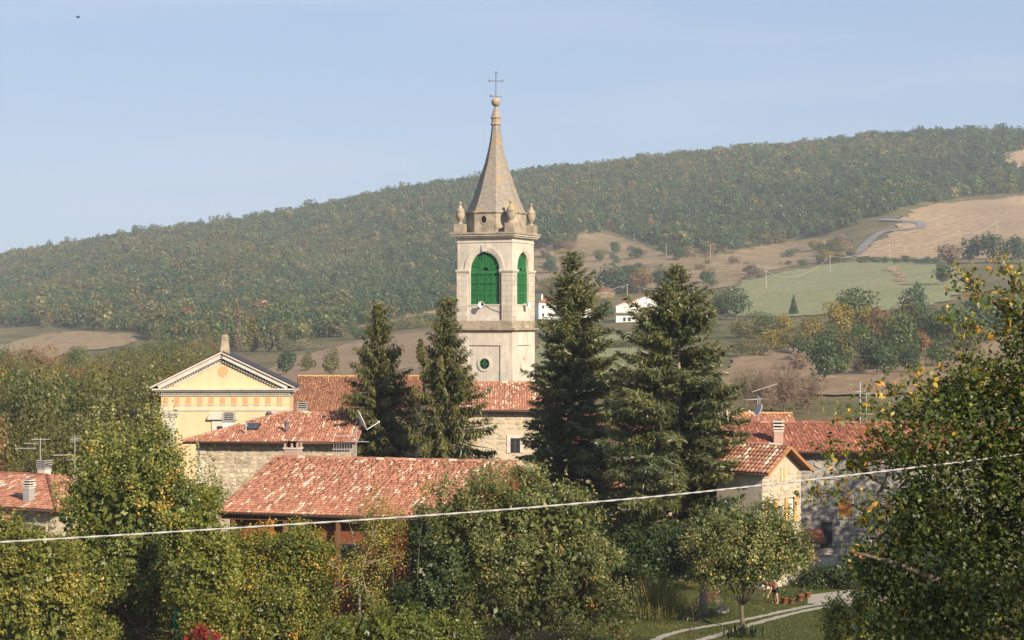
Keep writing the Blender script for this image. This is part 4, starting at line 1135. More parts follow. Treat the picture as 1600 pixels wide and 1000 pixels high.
f = MB().box(q.x - 0.6, q.x + 0.6, lg['o'] - 0.10, lg['o'] + 0.01, q.z - 1.2, q.z + 0.1).build('window', MT['concrete_pale'], lft)
MB().box(q.x - 0.48, q.x + 0.48, lg['o'] - 0.115, lg['o'] - 0.09, q.z - 1.2, q.z - 0.03).build('pane', MT['glass'], f)

# church side wing with old brown tiles
house('church_wing', 'church side wing under old brown tiles, right of the yellow front', W(452, 642, 150), 0.0, 10.2, 6.2, 2.5, 0.5,
    MT['mortar'], MT['tile_old'], tp=(0.20, 0.34, 0.06), pale=0.03, rafters=0.6, seed=51, ridge_mat=MT['lichen'])
# rectory under the tower
rec, rg = house('rectory', 'cream stone rectory with red flecked roof at the foot of the bell tower', W(668, 641, 143), 0.0, 10.6, 6.0, 1.85, 0.6,
    MT['cream_wall'], MT['tile_pink'], tp=(0.19, 0.34, 0.055), pale=0.12, seed=61, back=False)
stone_wall(rec, 4.2, rg['xr'], 4.6, rg['ze'] - 0.05, rg['o'], MT['rubble_gold'], 0.42, 0.045, seed=12, limit=160,
           skip=lambda x, z: abs(x - (lcl(rec, 805, 692, 143.6).x)) < 0.75 and abs(z - 5.3) < 1.0)
q = lcl(rec, 805, 693, 143.5)
f = MB(); f.box(q.x - 0.62, q.x - 0.36, rg['o'] - 0.08, rg['o'] + 0.02, q.z - 0.7, q.z + 0.62); f.box(q.x + 0.36, q.x + 0.62, rg['o'] - 0.08, rg['o'] + 0.02, q.z - 0.7, q.z + 0.62); f.box(q.x - 0.36, q.x + 0.36, rg['o'] - 0.08, rg['o'] + 0.02, q.z + 0.40, q.z + 0.62)
wf = f.build('window', MT['concrete_pale'], rec)
MB().box(q.x - 0.36, q.x + 0.36, rg['o'] - 0.02, rg['o'] + 0.01, q.z - 0.7, q.z + 0.40).build('pane', MT['glass'], wf)
MB().box(q.x - 0.02, q.x + 0.02, rg['o'] - 0.04, rg['o'] - 0.015, q.z - 0.7, q.z + 0.40).build('mullion', MT['timber'], wf)
# house seen between the two tall firs
btw, bg_ = house('brown_roofed_house', 'house with faded brown roof seen between the two tall firs', W(862, 702, 124), 0.0, 9.6, 6.0, 1.95, 0.5,
    MT['cream_wall'], MT['tile_red'], tp=(0.22, 0.33, 0.05), pale=0.05, seed=71)
q = lcl(btw, 996, 646, 129.8); chimney(btw, q.x, q.y, q.z - 1.0, q.z + 0.15, 0.55, MT['white_plaster'], 0.4, 3)
q = lcl(btw, 893, 664, 127.0); chimney(btw, q.x, q.y, q.z - 0.9, q.z + 0.4, 0.6, MT['white_plaster'], 0.4, 3)
lean, _g = house('lean_to', 'low orange tiled outbuilding below the faded brown roof', W(925, 762, 116), 0.0, 5.2, 3.0, 0.95, 0.35, MT['cream_wall'], MT['tile_pink'], tp=(0.2, 0.33, 0.05), pale=0.1, seed=75)

# long house at the right
lng, lgg = house('long_stone_house', 'long grey stone house with dull red roof behind the walnut tree', W(1140, 706, 112), 0.0, 19.0, 5.7, 1.38, 0.6,
    MT['mortar_grey'], MT['tile_red'], tp=(0.22, 0.33, 0.05), pale=0.04, seed=81)
ox = lambda px: lcl(lng, px, 760, 112.6).x
zz_ = lambda py: lcl(lng, 1320, py, 112.6).z
stone_wall(lng, ox(1240), ox(1420), zz_(880), lgg['ze'] - 0.12, lgg['o'], MT['rubble_grey'], 0.34, 0.05, seed=14, limit=300,
           skip=lambda x, z: ox(1306) < x < ox(1336) and zz_(812) < z < zz_(776))
f = MB(); f.box(ox(1307), ox(1334), 0.50, 0.62, zz_(811), zz_(807)); f.box(ox(1307), ox(1310), 0.52, 0.62, zz_(807), zz_(779)); f.box(ox(1331), ox(1334), 0.52, 0.62, zz_(807), zz_(779)); f.box(ox(1307), ox(1334), 0.52, 0.62, zz_(779), zz_(776))
wf = f.build('window', MT['concrete'], lng)
for i in range(2):
    a, b = (1310, 1320.3) if i == 0 else (1320.7, 1331)
    sh = MB().box(ox(a), ox(b), 0.56, 0.60, zz_(807), zz_(779)).build('shutter', MT['orange_wood'], wf)
MB().box(ox(1283), ox(1300), 0.5, 0.62, zz_(855), zz_(815)).build('side_door', MT['glass'], lng)
aw = MB(); aw.prism([(ox(1252), -0.9, zz_(842)), (ox(1252), 0.6, zz_(826)), (ox(1252), 0.6, zz_(829)), (ox(1252), -0.9, zz_(845))], (1.2, 0, 0)); aw.build('porch_roof', MT['tile_red'], lng)
MB().box(ox(1344), ox(1364), 0.25, 0.6, zz_(852), zz_(843)).build('meter_box', MT['white_plastic'], lng)
q = on_roof(lng, lgg, 1215.5, 691, 111, 118)
chimney(lng, q.x, q.y, q.z - 0.15, q.z + 0.70, 0.56, MT['pink_brick'], 0.60, 3)

# gabled annex catching the sun
an_u = Vector((math.cos(R(42)), -math.sin(R(42)), 0)); an_w = Vector((math.sin(R(42)), math.cos(R(42)), 0))
apx = W(1235, 697, 104); wA = 2.15; ANL = 4.1
ac = apx - an_w * wA - an_u * ANL; ac.z = apx.z - 1.36
ann, ag = house('gabled_annex', 'small gabled stone annex with sunlit golden front and orange shutters', ac, 42.0, ANL, wA, 1.36, 0.30, MT['mortar_gold'], MT['tile_pink'],
    tp=(0.26, 0.36, 0.075), pale=0.12, singles=lambda u, v: True, seed=91, ov=0.55, fascia=MT['timber'])
xr = ag['xr']
rotE = Matrix.Translation((xr, 0, 0)) @ Matrix.Rotation(math.pi / 2, 4, 'Z')   # local x -> along the gable wall
stone_wall(ann, ag['o'] + 0.02, ag['D'] - ag['o'], 1.4, ag['ze'] - 0.05, 0.0, MT['rubble_gold'], 0.30, 0.04, rot=rotE, seed=17, limit=150,
           skip=lambda x, z: 3.35 < z < 5.0 and (0.45 < x < 1.65 or 2.35 < x < 3.6))
for gx in (1.05, 2.95):
    wd_ = MB().box(gx - 0.28, gx + 0.28, -0.03, 0.02, 3.5, 4.8).xf(rotE).build('window', MT['glass'], ann)
    MB().box(gx - 0.20, gx + 0.20, -0.05, -0.032, 3.56, 4.74).xf(rotE).build('curtain', MT['white_plaster'], wd_)
    for sx in (-1, 1):
        MB().box(min(gx + sx*0.28, gx + sx*0.56), max(gx + sx*0.28, gx + sx*0.56), -0.09, -0.045, 3.46, 4.84).xf(rotE).build('shutter', MT['pale_wood'], wd_)
gw = MB().box(wA - 0.20, wA + 0.20, -0.03, 0.02, 5.75, 6.45).xf(rotE).build('attic_window', MT['white_plaster'], ann)
for sx in (-1, 1):
    MB().box(wA + sx*0.13 - 0.07, wA + sx*0.13 + 0.07, -0.06, -0.032, 5.72, 6.48).xf(rotE).build('shutter', MT['pale_wood'], gw)
for sgn in (0, 1):   # barge boards
    a = (0.0, ag['ze']) if sgn == 0 else (ag['D'], ag['ze'])
    MB().prism([(ANL, a[0], a[1] - 0.16), (ANL, wA, ag['zr'] - 0.16), (ANL, wA, ag['zr'] + 0.02), (ANL, a[0], a[1] + 0.02)], (0.05, 0, 0)).build('barge_board', MT['rafter_end'], ann)
q = on_roof(ann, ag, 1182, 701, 104, 110); chimney(ann, q.x, q.y, q.z - 0.1, q.z + 0.12, 0.42, MT['concrete_pale'], 0.2, 1)

# house behind with lichened ridge
bk, bkg = house('lichened_house', 'low roof with orange lichened ridge peeping over the long red roof', W(1138, 676, 125.5), 0.0, 4.75, 4.0, 1.05, 0.3, MT['cream_wall'], MT['tile_pink'], tp=(0.24, 0.36, 0.07), pale=0.08, seed=95, ridge_mat=MT['lichen'])
# roof at the right edge
house('edge_house', 'pinkish tiled roof glimpsed through the walnut at picture edge', W(1553, 618, 140), 0.0, 9.0, 6.0, 1.75, 0.4, MT['cream_wall'], MT['tile_pink'], tp=(0.22, 0.36, 0.07), pale=0.1, seed=97, base=0.0)
# shed whose verge shows at the left edge
sh_, _ = house('garden_shed', 'corner of a small tiled shed roof at the lower picture edge', W(-70, 842, 84), -8.0, 2.15, 1.6, 0.75, 0.25, MT['cream_wall'], MT['tile_pink'], tp=(0.2, 0.33, 0.05), pale=0.2, seed=99, base=-0.3)

# ------------------------------------------------------------------ foliage helpers
def unit(a):
    return a / np.maximum(np.linalg.norm(a, axis=1, keepdims=True), 1e-9)

def leaf_mesh(name, c, n, ln, wd, mat, tone, axis=None, fold=0.0):
    """kite-shaped leaves: centres c, normals n, lengths, widths"""
    N = len(c)
    n = unit(n)
    if axis is None:
        axis = RNG.normal(size=(N, 3))
    a = unit(axis - n * np.sum(axis * n, 1, keepdims=True))
    b = np.cross(n, a)
    ln = np.broadcast_to(ln, (N,))[:, None]; wd = np.broadcast_to(wd, (N,))[:, None]
    v = np.empty((N, 4, 3))
    v[:, 0] = c - a * ln * 0.5
    v[:, 1] = c - a * ln * 0.05 + b * wd * 0.5 + n * wd * fold
    v[:, 2] = c + a * ln * 0.5
    v[:, 3] = c - a * ln * 0.05 - b * wd * 0.5 + n * wd * fold
    f = np.arange(N * 4).reshape(N, 4)
    return np_mesh(name, v.reshape(-1, 3), f, mat, np.clip(tone, 0, 1))

def pnoise(p, f, s):
    """cheap smooth pseudo noise in [-1, 1]"""
    return (np.sin(p[:, 0]*f + s) * np.cos(p[:, 1]*f*1.13 + s*1.7) + np.sin(p[:, 2]*f*0.91 + s*2.3 + p[:, 0]*f*0.4) * np.cos(p[:, 1]*f*0.7 - s)) * 0.5

def sample_lobes(lobes, n, rmin=0.45, rng=RNG):
    L = np.array(lobes, float)
    vol = (L[:, 3] * L[:, 4] * L[:, 5]) ** 0.7
    k = rng.choice(len(L), n, p=vol / vol.sum())
    d = unit(rng.normal(size=(n, 3)))
    r = rmin + (1 - rmin) * rng.random(n) ** 0.6
    c = L[k, :3] + d * L[k, 3:] * r[:, None]
    return c, d, r

def branches(trunk_pts, trunk_r, targets, n_limb, n_twig, rng, mat, root, name='trunk', twig_r=0.012, sides=6):
    mb = MB()
    T = [Vector(p) for p in trunk_pts]
    k = len(T)
    rads = [trunk_r * (1.25 if i == 0 else 1 - 0.55 * i / (k - 1)) for i in range(k)]
    mb.tube(T, rads, 9)
    limbs = []
    if len(targets):
        idx = [int(rng.integers(len(targets)))]
        for _ in range(n_limb - 1):   # spread the limbs
            cand = rng.integers(0, len(targets), 12)
            dist = [min(np.linalg.norm(targets[q] - targets[j]) for j in idx) for q in cand]
            idx.append(int(cand[int(np.argmax(dist))]))
        for i in idx:
            e = Vector(targets[i]); s = T[-1].lerp(T[max(0, k-2)], rng.random() * 0.8)
            m = s.lerp(e, 0.45) + Vector((rng.normal(0, .15), rng.normal(0, .15), abs(rng.normal(0, .25)))) * (e - s).length * 0.5
            pts = [s.lerp(m, t).lerp(m.lerp(e, t), t) for t in (0, .25, .5, .75, 1)]
            r0 = trunk_r * rng.uniform(0.28, 0.5)
            mb.tube(pts, [r0, r0*.8, r0*.58, r0*.38, r0*.16], sides)
            limbs += pts[1:]
        LB = np.array([p[:] for p in limbs])
        for i in rng.integers(0, len(targets), n_twig):
            e = targets[i]; j = int(np.argmin(np.linalg.norm(LB - e, axis=1)))
            s = Vector(LB[j]); ev = Vector(e)
            m = s.lerp(ev, 0.5) + Vector((0, 0, 0.12 * (ev - s).length))
            mb.tube([s, m, ev], [twig_r * 1.6, twig_r, twig_r * 0.5], 4)
    return mb.build(name, mat, root, smooth=True)

def leaves_from(c, per, sig, rng, centre, up=0.5, out=0.7):
    n = len(c)
    P = np.repeat(c, per, axis=0) + rng.normal(size=(n * per, 3)) * np.array(sig)
    o = unit(P - centre)
    nr = o * out + np.array([0, 0, up]) + rng.normal(size=P.shape) * 0.65
    return P, nr

def px_lobes(base, d, items):
    """crown lobes given as picture ellipses at distance d (+ own depth), to metres in the tree's frame"""
    out = []
    for it in items:
        px, py, rx, ry = it[:4]; dy = it[4] if len(it) > 4 else 0.0; rd = it[5] if len(it) > 5 else None
        c = W(px, py, d + dy) - Vector(base); k = (d + dy) / FPX
        out.append((c.x, c.y, c.z, rx * k, rd if rd else 0.5 * (rx + ry) * k, ry * k))
    return out

def broadleaf(name, label, px_base, d, items, mat, n_clump=420, per=16, sig=0.17, leaf=(0.11, 0.065), bark='bark', trunk_r=0.16, trunk_top=None, fork=None, gap=0.25,
              tone=(0.5, 0.2), shoots=0, fruit=None, seed=1, category='tree', n_limb=12, n_twig=90, group=None, rmin=0.45, tone_hi=0.0, shoot_h=0.9, lean=0.0, crown_name='crown', spots=0.0, dens=1.0, bough=1.0, inner=1.0):
    rng = np.random.default_rng(seed)
    n_clump = int(n_clump * 2.2 * dens); leaf = (leaf[0] * 1.28, leaf[1] * 1.36)
    x = (px_base - 800) / FPX * d; z = tz(x, d)
    base = Vector((x, d, z))
    root = empty(name, base, 0, label, category, group)
    lobes = px_lobes(base, d, items)
    L = np.array(lobes)
    # boughs: small rounded masses on the crown, each carrying its own leaf clumps
    per_b = 8; nb = int(n_clump / per_b * 1.35)
    bc, dr, r = sample_lobes(lobes, nb, max(rmin, 0.5), rng)
    keep = pnoise(bc, 1.9, seed * 1.3) > -1 + gap * 2 - 0.25 * rng.random(len(bc))
    bc = bc[keep][:int(n_clump / per_b)]
    rb = rng.uniform(0.22, 0.52, len(bc)) * bough
    dv = unit(rng.normal(size=(len(bc) * per_b, 3)) + np.array([0, 0, 0.25]))
    c = np.repeat(bc, per_b, 0) + dv * np.repeat(rb, per_b)[:, None] * rng.uniform(0.55, 1.0, len(dv))[:, None]
    btone = np.repeat(rng.normal(0, 0.13, len(bc)), per_b)
    low = c[:, 2] > 0.1; c = c[low]; btone = btone[low]
    centre = L[:, :3].mean(0) - np.array([0, 0, 0.4])
    tt = trunk_top if trunk_top is not None else max(0.8, (L[:, 2] - L[:, 5]).min() + 0.5)
    tp = [(0, 0, -0.3), (lean * 0.3, 0, tt * 0.35), (lean * 0.6 + rng.normal(0, .04), rng.normal(0, .04), tt * 0.7), (lean, 0, tt)]
    branches(tp, trunk_r, c, n_limb, n_twig, rng, MT[bark], root)
    P, nr = leaves_from(c, per, (sig, sig, sig * 1.1), rng, centre)
    tn = np.repeat(np.clip(btone + rng.normal(tone[0], tone[1] * 0.6, len(c)), 0, 1), per) + rng.normal(0, tone[1] * 0.38, len(P))
    if spots > 0:   # patches that have turned
        tn += np.where(pnoise(P, 1.7, seed * 0.7) > 0.45, spots, 0) * rng.random(len(P))
    tn += tone_hi * (rng.random(len(P)) ** 8)
    if shoots:
        cs, d2, _ = sample_lobes(lobes, shoots * 6, 0.9, rng)
        cs = cs[d2[:, 2] > 0.35][:shoots]
        k = 14
        hgt = rng.uniform(0.3, 1.0, len(cs)) * shoot_h
        t = np.tile(np.linspace(0, 1, k), len(cs))
        S = np.repeat(cs, k, 0) + np.stack([np.zeros(len(t)), np.zeros(len(t)), t * np.repeat(hgt, k)], 1) + np.repeat(rng.normal(0, .15, (len(cs), 3)), k, 0) * t[:, None] + rng.normal(0, 0.045, (len(t), 3))
        P = np.concatenate([P, S]); nr = np.concatenate([nr, rng.normal(size=S.shape) + np.array([0.2, -0.2, 0.5])]); tn = np.concatenate([tn, np.clip(rng.normal(tone[0] + 0.1, tone[1], len(S)), 0, 0.86)])
    ln = leaf[0] * rng.uniform(0.65, 1.25, len(P)); wd = leaf[1] * rng.uniform(0.7, 1.2, len(P))
    o = link(crown_name, leaf_mesh(crown_name, P, nr, ln, wd, mat, tn, axis=rng.normal(size=P.shape) + np.array([0, 0, -0.5]), fold=0.12), root)
    o['kind'] = 'stuff'
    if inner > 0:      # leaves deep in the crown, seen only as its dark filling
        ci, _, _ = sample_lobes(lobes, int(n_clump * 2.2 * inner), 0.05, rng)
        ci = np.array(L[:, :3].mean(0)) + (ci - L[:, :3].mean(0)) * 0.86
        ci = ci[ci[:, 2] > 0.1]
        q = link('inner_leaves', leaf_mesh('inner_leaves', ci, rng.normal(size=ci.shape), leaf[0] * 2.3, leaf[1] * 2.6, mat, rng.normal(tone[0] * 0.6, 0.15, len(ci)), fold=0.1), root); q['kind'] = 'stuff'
    if fruit:
        n, rad, fm = fruit
        cf, _, _ = sample_lobes(lobes, n, 0.88, rng)
        mb = MB()
        for p in cf:
            mb.sphere(tuple(p), rad * rng.uniform(0.8, 1.15), 7, 5)
        q = mb.build('fruit', fm, root, smooth=True); q['kind'] = 'stuff'
    return root

# ------------------------------------------------------------------ tall conifers
def conifer(name, label, px, d, py_top, prof, style, mat, seed, lean=0.0, trunk_mat='bark_spruce', cones=0, z_first=1.2, dens=1.0, leader=None, asym=0.2):
    """prof: list of (fraction below the top, half width in m)"""
    rng = np.random.default_rng(seed)
    x = (px - 800) / FPX * d; z0 = tz(x, d); H = W(px, py_top, d).z - z0
    root = empty(name, (x, d, z0), 0, label, 'conifer')
    fr = np.array([p[0] for p in prof]); wd = np.array([p[1] for p in prof])
    mb = MB()
    k = 12
    tp = [(lean * (i / k) ** 2 + rng.normal(0, 0.03), rng.normal(0, 0.03), -0.3 + (H + 0.1) * i / k) for i in range(k + 1)]
    mb.tube(tp, [max(0.02, 0.27 * (1 - i / k) ** 0.8) for i in range(k + 1)], 9)
    mb.build('trunk', MT[trunk_mat], root, smooth=True)
    mb = MB()
    C, A, Nn, Ln, Wd, Tn = [], [], [], [], [], []
    CC = []
    tiers = []
    z = z_first
    while z < H - 0.15:
        tiers.append((z, 0)); z += (0.30 if style == 'norway' else 0.31) * rng.uniform(0.6, 1.4) * (1 if z < H * 0.8 else 0.75)
    if leader:      # a second leader: (dx, dy, z0, z1)
        z = leader[2]
        while z < leader[3]:
            tiers.append((z, 1)); z += 0.26
    for (z, ld) in tiers:
        f = (H - z) / H
        if ld == 0:
            R0 = float(np.interp(f, fr, wd)) * (0.84 if style == 'norway' else 0.86); ox, oy = lean * (z / H) ** 2, 0.0
        else:
            q = (z - leader[2]) / (leader[3] - leader[2]); R0 = 0.75 * (1 - q) + 0.08; ox, oy = leader[0] * min(1, q * 1.5), leader[1]
        if R0 < 0.05: continue
        nb = int(rng.integers(6, 9)) if style == 'norway' else int(rng.integers(8, 11))
        a0 = rng.random() * 6.28
        for b in range(nb):
            az = a0 + 2 * math.pi * b / nb + rng.normal(0, 0.22)
            Lb = R0 * (rng.uniform(0.48, 0.9) if rng.random() < .35 else rng.uniform(0.8, 1.15)) * (1 + asym * math.sin(az * 1.0 + seed) * rng.random())
            if style == 'fir' and f > 0.22 and math.sin(az) < -0.72 and rng.random() < 0.35: continue
            dirh = np.array([math.cos(az), math.sin(az), 0.0])
            if style == 'norway':
                a_, b_ = (0.9, 0.3) if f < 0.08 else (0.42 - 0.7 * min(1, f * 1.6), -0.10 + 0.25 * f)
                a_ += rng.normal(0, 0.14)
            else:
                a_, b_ = (0.85, 0.1) if f < 0.08 else (0.52 - 0.80 * f, 0.06 + 0.10 * f)
                a_ += rng.normal(0, 0.17)
            ns = max(4, int(Lb / 0.105 * dens))
            s = (np.arange(ns) + rng.random(ns)) / ns
            s = 0.10 + 0.90 * s
            rr = Lb * s
            zz = Lb * (a_ * s - b_ * s * s) + (0.12 if style == 'norway' else 0.10) * Lb * s ** 4
            side = np.array([-dirh[1], dirh[0], 0.0])
            bend = rng.normal(0, 0.08)
            base = np.array([ox, oy, z]) + np.outer(rr, dirh) + np.outer(np.zeros(ns), dirh) + np.outer(zz, [0, 0, 1]) + np.outer(bend * Lb * s * s, side)
            e = base[-1]; m_ = base[ns // 2]
            mb.tube([(ox, oy, z), tuple(m_), tuple(e)], [0.012 + 0.014 * Lb, 0.010 + 0.008 * Lb, 0.006], 4)
            wid = 0.18 + 0.34 * Lb * np.sin(np.pi * np.clip(s * 0.95, 0, 1)) ** 0.8 * 0.55     # half width of the spray
            tb = rng.normal(0.5, 0.12)
            for sg in (-1, 1):
                for rep in range(2):
                    l = wid * rng.uniform(0.6, 1.15, ns)
                    if style == 'norway':
                        dv = np.outer(np.ones(ns) * 0.45, dirh) + np.outer(sg * rng.uniform(0.2, 0.9, ns), side) + np.outer(-rng.uniform(0.8, 2.2, ns), [0, 0, 1])
                        l = l * rng.uniform(0.9, 1.5, ns)
                    else:
                        dv = np.outer(np.ones(ns) * 0.75, dirh) + np.outer(sg * rng.uniform(0.5, 1.1, ns), side) + np.outer(rng.normal(-0.38, 0.35, ns), [0, 0, 1])
                    dv = unit(dv)
                    c = base + dv * l[:, None] * 0.5 + rng.normal(0, 0.02, (ns, 3))
                    nn = np.tile([0, 0, 1.0], (ns, 1)) + rng.normal(0, 0.55, (ns, 3)) + (np.outer(np.ones(ns), dirh) * 0.5 if style == 'norway' else 0)
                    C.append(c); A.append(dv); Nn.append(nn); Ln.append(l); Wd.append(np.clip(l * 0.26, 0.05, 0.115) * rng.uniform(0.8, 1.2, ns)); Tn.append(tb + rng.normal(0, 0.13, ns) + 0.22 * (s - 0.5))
                    # needle tufts along each twig
                    c2 = base + dv * l[:, None] * rng.uniform(0.3, 1.0, ns)[:, None] + rng.normal(0, 0.04, (ns, 3))
                    dv2 = unit(dv + rng.normal(0, 0.55, (ns, 3)))
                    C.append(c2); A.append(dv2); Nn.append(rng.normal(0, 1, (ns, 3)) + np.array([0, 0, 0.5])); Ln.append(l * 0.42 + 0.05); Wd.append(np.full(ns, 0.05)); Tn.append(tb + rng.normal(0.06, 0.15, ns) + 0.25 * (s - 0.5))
            if cones and rng.random() < cones and f < 0.75:
                j = rng.integers(ns // 2, ns)
                CC.append(base[j] + np.array([0, 0, -0.12]))
    o = mb.build('branches', MT['bark'], root, smooth=True); o['kind'] = 'stuff'
    C = np.concatenate(C); A = np.concatenate(A); Nn = np.concatenate(Nn); Ln = np.concatenate(Ln); Wd = np.concatenate(Wd); Tn = np.concatenate(Tn)
    o = link('crown', leaf_mesh('crown', C, Nn, Ln, Wd, mat, Tn, axis=A), root); o['kind'] = 'stuff'
    if CC:
        CC = np.array(CC)
        CC = np.repeat(CC, 3, 0); ax = np.tile([0, 0, -1.0], (len(CC), 1)) + rng.normal(0, .1, (len(CC), 3))
        o = link('cones', leaf_mesh('cones', CC, rng.normal(size=CC.shape) * np.array([1, 1, 0.1]), 0.20, 0.06, MT['cone'], rng.random(len(CC)), axis=ax), root); o['kind'] = 'stuff'
    return root

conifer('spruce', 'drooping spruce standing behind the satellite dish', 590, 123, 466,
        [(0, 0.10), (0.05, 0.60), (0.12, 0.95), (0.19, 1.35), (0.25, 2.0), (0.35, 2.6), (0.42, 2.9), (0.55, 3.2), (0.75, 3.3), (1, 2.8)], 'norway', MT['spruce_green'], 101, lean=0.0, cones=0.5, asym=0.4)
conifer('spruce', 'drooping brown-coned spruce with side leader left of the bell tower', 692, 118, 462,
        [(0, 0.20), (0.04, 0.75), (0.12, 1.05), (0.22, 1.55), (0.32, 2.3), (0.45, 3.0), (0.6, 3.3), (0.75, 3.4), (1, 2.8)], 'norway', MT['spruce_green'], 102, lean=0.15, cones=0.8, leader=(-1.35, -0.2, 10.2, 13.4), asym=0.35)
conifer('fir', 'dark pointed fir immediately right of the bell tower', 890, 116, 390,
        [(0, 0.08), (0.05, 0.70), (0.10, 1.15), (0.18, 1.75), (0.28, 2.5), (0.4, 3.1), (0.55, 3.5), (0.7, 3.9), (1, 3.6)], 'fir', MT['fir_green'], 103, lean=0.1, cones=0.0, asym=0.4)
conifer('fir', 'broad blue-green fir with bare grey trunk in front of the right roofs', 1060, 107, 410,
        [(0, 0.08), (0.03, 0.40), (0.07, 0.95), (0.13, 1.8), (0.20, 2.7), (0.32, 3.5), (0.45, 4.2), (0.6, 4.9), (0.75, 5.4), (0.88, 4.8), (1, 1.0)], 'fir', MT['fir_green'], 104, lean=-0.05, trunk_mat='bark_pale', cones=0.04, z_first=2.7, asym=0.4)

# ------------------------------------------------------------------ garden trees
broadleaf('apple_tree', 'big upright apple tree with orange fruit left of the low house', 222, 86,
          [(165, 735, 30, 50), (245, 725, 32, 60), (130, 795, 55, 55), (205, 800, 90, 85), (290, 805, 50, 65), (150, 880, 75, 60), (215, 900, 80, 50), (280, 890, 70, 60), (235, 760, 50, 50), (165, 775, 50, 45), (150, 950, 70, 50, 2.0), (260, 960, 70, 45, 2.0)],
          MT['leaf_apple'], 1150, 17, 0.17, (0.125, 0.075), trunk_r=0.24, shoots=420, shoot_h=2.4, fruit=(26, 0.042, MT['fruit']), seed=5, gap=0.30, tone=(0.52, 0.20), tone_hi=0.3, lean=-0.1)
broadleaf('shrub', 'yellowing leafy shrub at the lower picture corner', 40, 82,
          [(20, 860, 60, 45), (75, 880, 55, 60), (20, 930, 60, 60), (100, 940, 65, 60), (40, 990, 80, 50), (-20, 830, 50, 40), (130, 985, 60, 40)], MT['leaf_olive'], 760, 16, 0.17, (0.12, 0.07), trunk_r=0.10, seed=6, tone=(0.5, 0.25), tone_hi=0.5, category='shrub', fruit=(8, 0.045, MT['fruit']), spots=0.4)
broadleaf('young_tree', 'young bright green tree with thin pale stem by the red creeper', 306, 80,
          [(325, 815, 26, 40), (315, 870, 38, 55), (345, 890, 32, 55), (300, 935, 45, 50), (340, 965, 50, 45)], MT['leaf_bright'], 330, 15, 0.15, (0.12, 0.08), bark='bark_pale', trunk_r=0.06, trunk_top=4.6, seed=7, tone=(0.5, 0.25), shoots=20, tone_hi=0.3)
broadleaf('hedge_shrub', 'tangled yellow and orange climber hedge below the long eave', 430, 83,
          [(395, 845, 40, 26), (450, 850, 50, 34), (385, 880, 40, 36), (490, 880, 28, 40), (505, 858, 24, 22), (400, 910, 55, 50), (460, 930, 60, 55), (420, 980, 70, 45), (480, 975, 30, 40)], MT['leaf_autumn'], 1000, 16, 0.16, (0.10, 0.06), trunk_r=0.08, seed=8, tone=(0.38, 0.22), category='hedge', spots=0.5, shoots=40, shoot_h=0.6)
broadleaf('thin_tree', 'slender half-bare tree with pale stems and rusty leaves in front of the eave', 562, 82,
          [(560, 845, 40, 45), (590, 815, 28, 50), (535, 900, 40, 50), (585, 890, 40, 45), (560, 950, 50, 50), (610, 850, 22, 50)], MT['leaf_autumn'], 210, 12, 0.17, (0.085, 0.05), bark='bark_pale', trunk_r=0.09, trunk_top=4.2, seed=9, inner=0.0, tone=(0.45, 0.25), n_limb=16, n_twig=150, shoots=26, shoot_h=1.2, rmin=0.2)
broadleaf('rusty_vine', 'rust-red vine shoots climbing over the roof edge', 615, 84,
          [(585, 790, 12, 30), (620, 850, 16, 50), (612, 810, 12, 25)], MT['leaf_rust'], 60, 12, 0.12, (0.10, 0.07), trunk_r=0.05, trunk_top=4.0, seed=19, inner=0.0, tone=(0.5, 0.3), category='vine', n_limb=6, n_twig=30, shoots=8)
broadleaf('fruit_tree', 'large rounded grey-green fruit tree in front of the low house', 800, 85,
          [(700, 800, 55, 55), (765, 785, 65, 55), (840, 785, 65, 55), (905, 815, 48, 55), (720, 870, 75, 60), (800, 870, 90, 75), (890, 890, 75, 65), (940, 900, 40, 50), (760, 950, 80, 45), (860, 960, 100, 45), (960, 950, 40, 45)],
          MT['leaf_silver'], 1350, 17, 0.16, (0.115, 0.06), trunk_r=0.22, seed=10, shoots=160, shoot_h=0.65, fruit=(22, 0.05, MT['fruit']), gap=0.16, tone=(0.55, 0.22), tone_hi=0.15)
broadleaf('dark_shrub', 'dark green shrub in deep shade left of the fruit tree', 655, 84,
          [(655, 830, 25, 35), (690, 900, 45, 50), (640, 960, 45, 45)], MT['leaf_dark'], 220, 15, 0.16, (0.12, 0.07), trunk_r=0.08, seed=12, category='shrub', tone=(0.5, 0.25))
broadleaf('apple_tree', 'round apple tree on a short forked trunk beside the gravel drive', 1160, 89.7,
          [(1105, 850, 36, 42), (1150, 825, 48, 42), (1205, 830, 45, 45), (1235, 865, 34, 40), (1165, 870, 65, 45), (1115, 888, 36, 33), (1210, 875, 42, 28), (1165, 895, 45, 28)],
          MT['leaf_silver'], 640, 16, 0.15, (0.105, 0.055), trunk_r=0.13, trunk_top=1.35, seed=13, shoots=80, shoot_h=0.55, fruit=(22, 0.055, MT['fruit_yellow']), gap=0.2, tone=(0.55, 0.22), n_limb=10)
broadleaf('tree', 'tree with thick pale trunk behind the round apple tree', 1099, 94.6,
          [(1095, 850, 40, 40), (1130, 830, 45, 45), (1060, 860, 30, 35)], MT['leaf_dark'], 260, 15, 0.17, (0.12, 0.07), trunk_r=0.25, trunk_top=2.2, bark='bark_pale', seed=14, tone=(0.5, 0.2))
broadleaf('laurel', 'dark evergreen laurel mass under the broad fir', 1010, 103,
          [(985, 850, 35, 30), (1025, 860, 40, 35), (1000, 895, 50, 30), (1065, 880, 30, 30), (950, 870, 40, 40)], MT['leaf_dark'], 420, 15, 0.2, (0.15, 0.075), trunk_r=0.1, seed=15, tone=(0.35, 0.2), category='shrub')
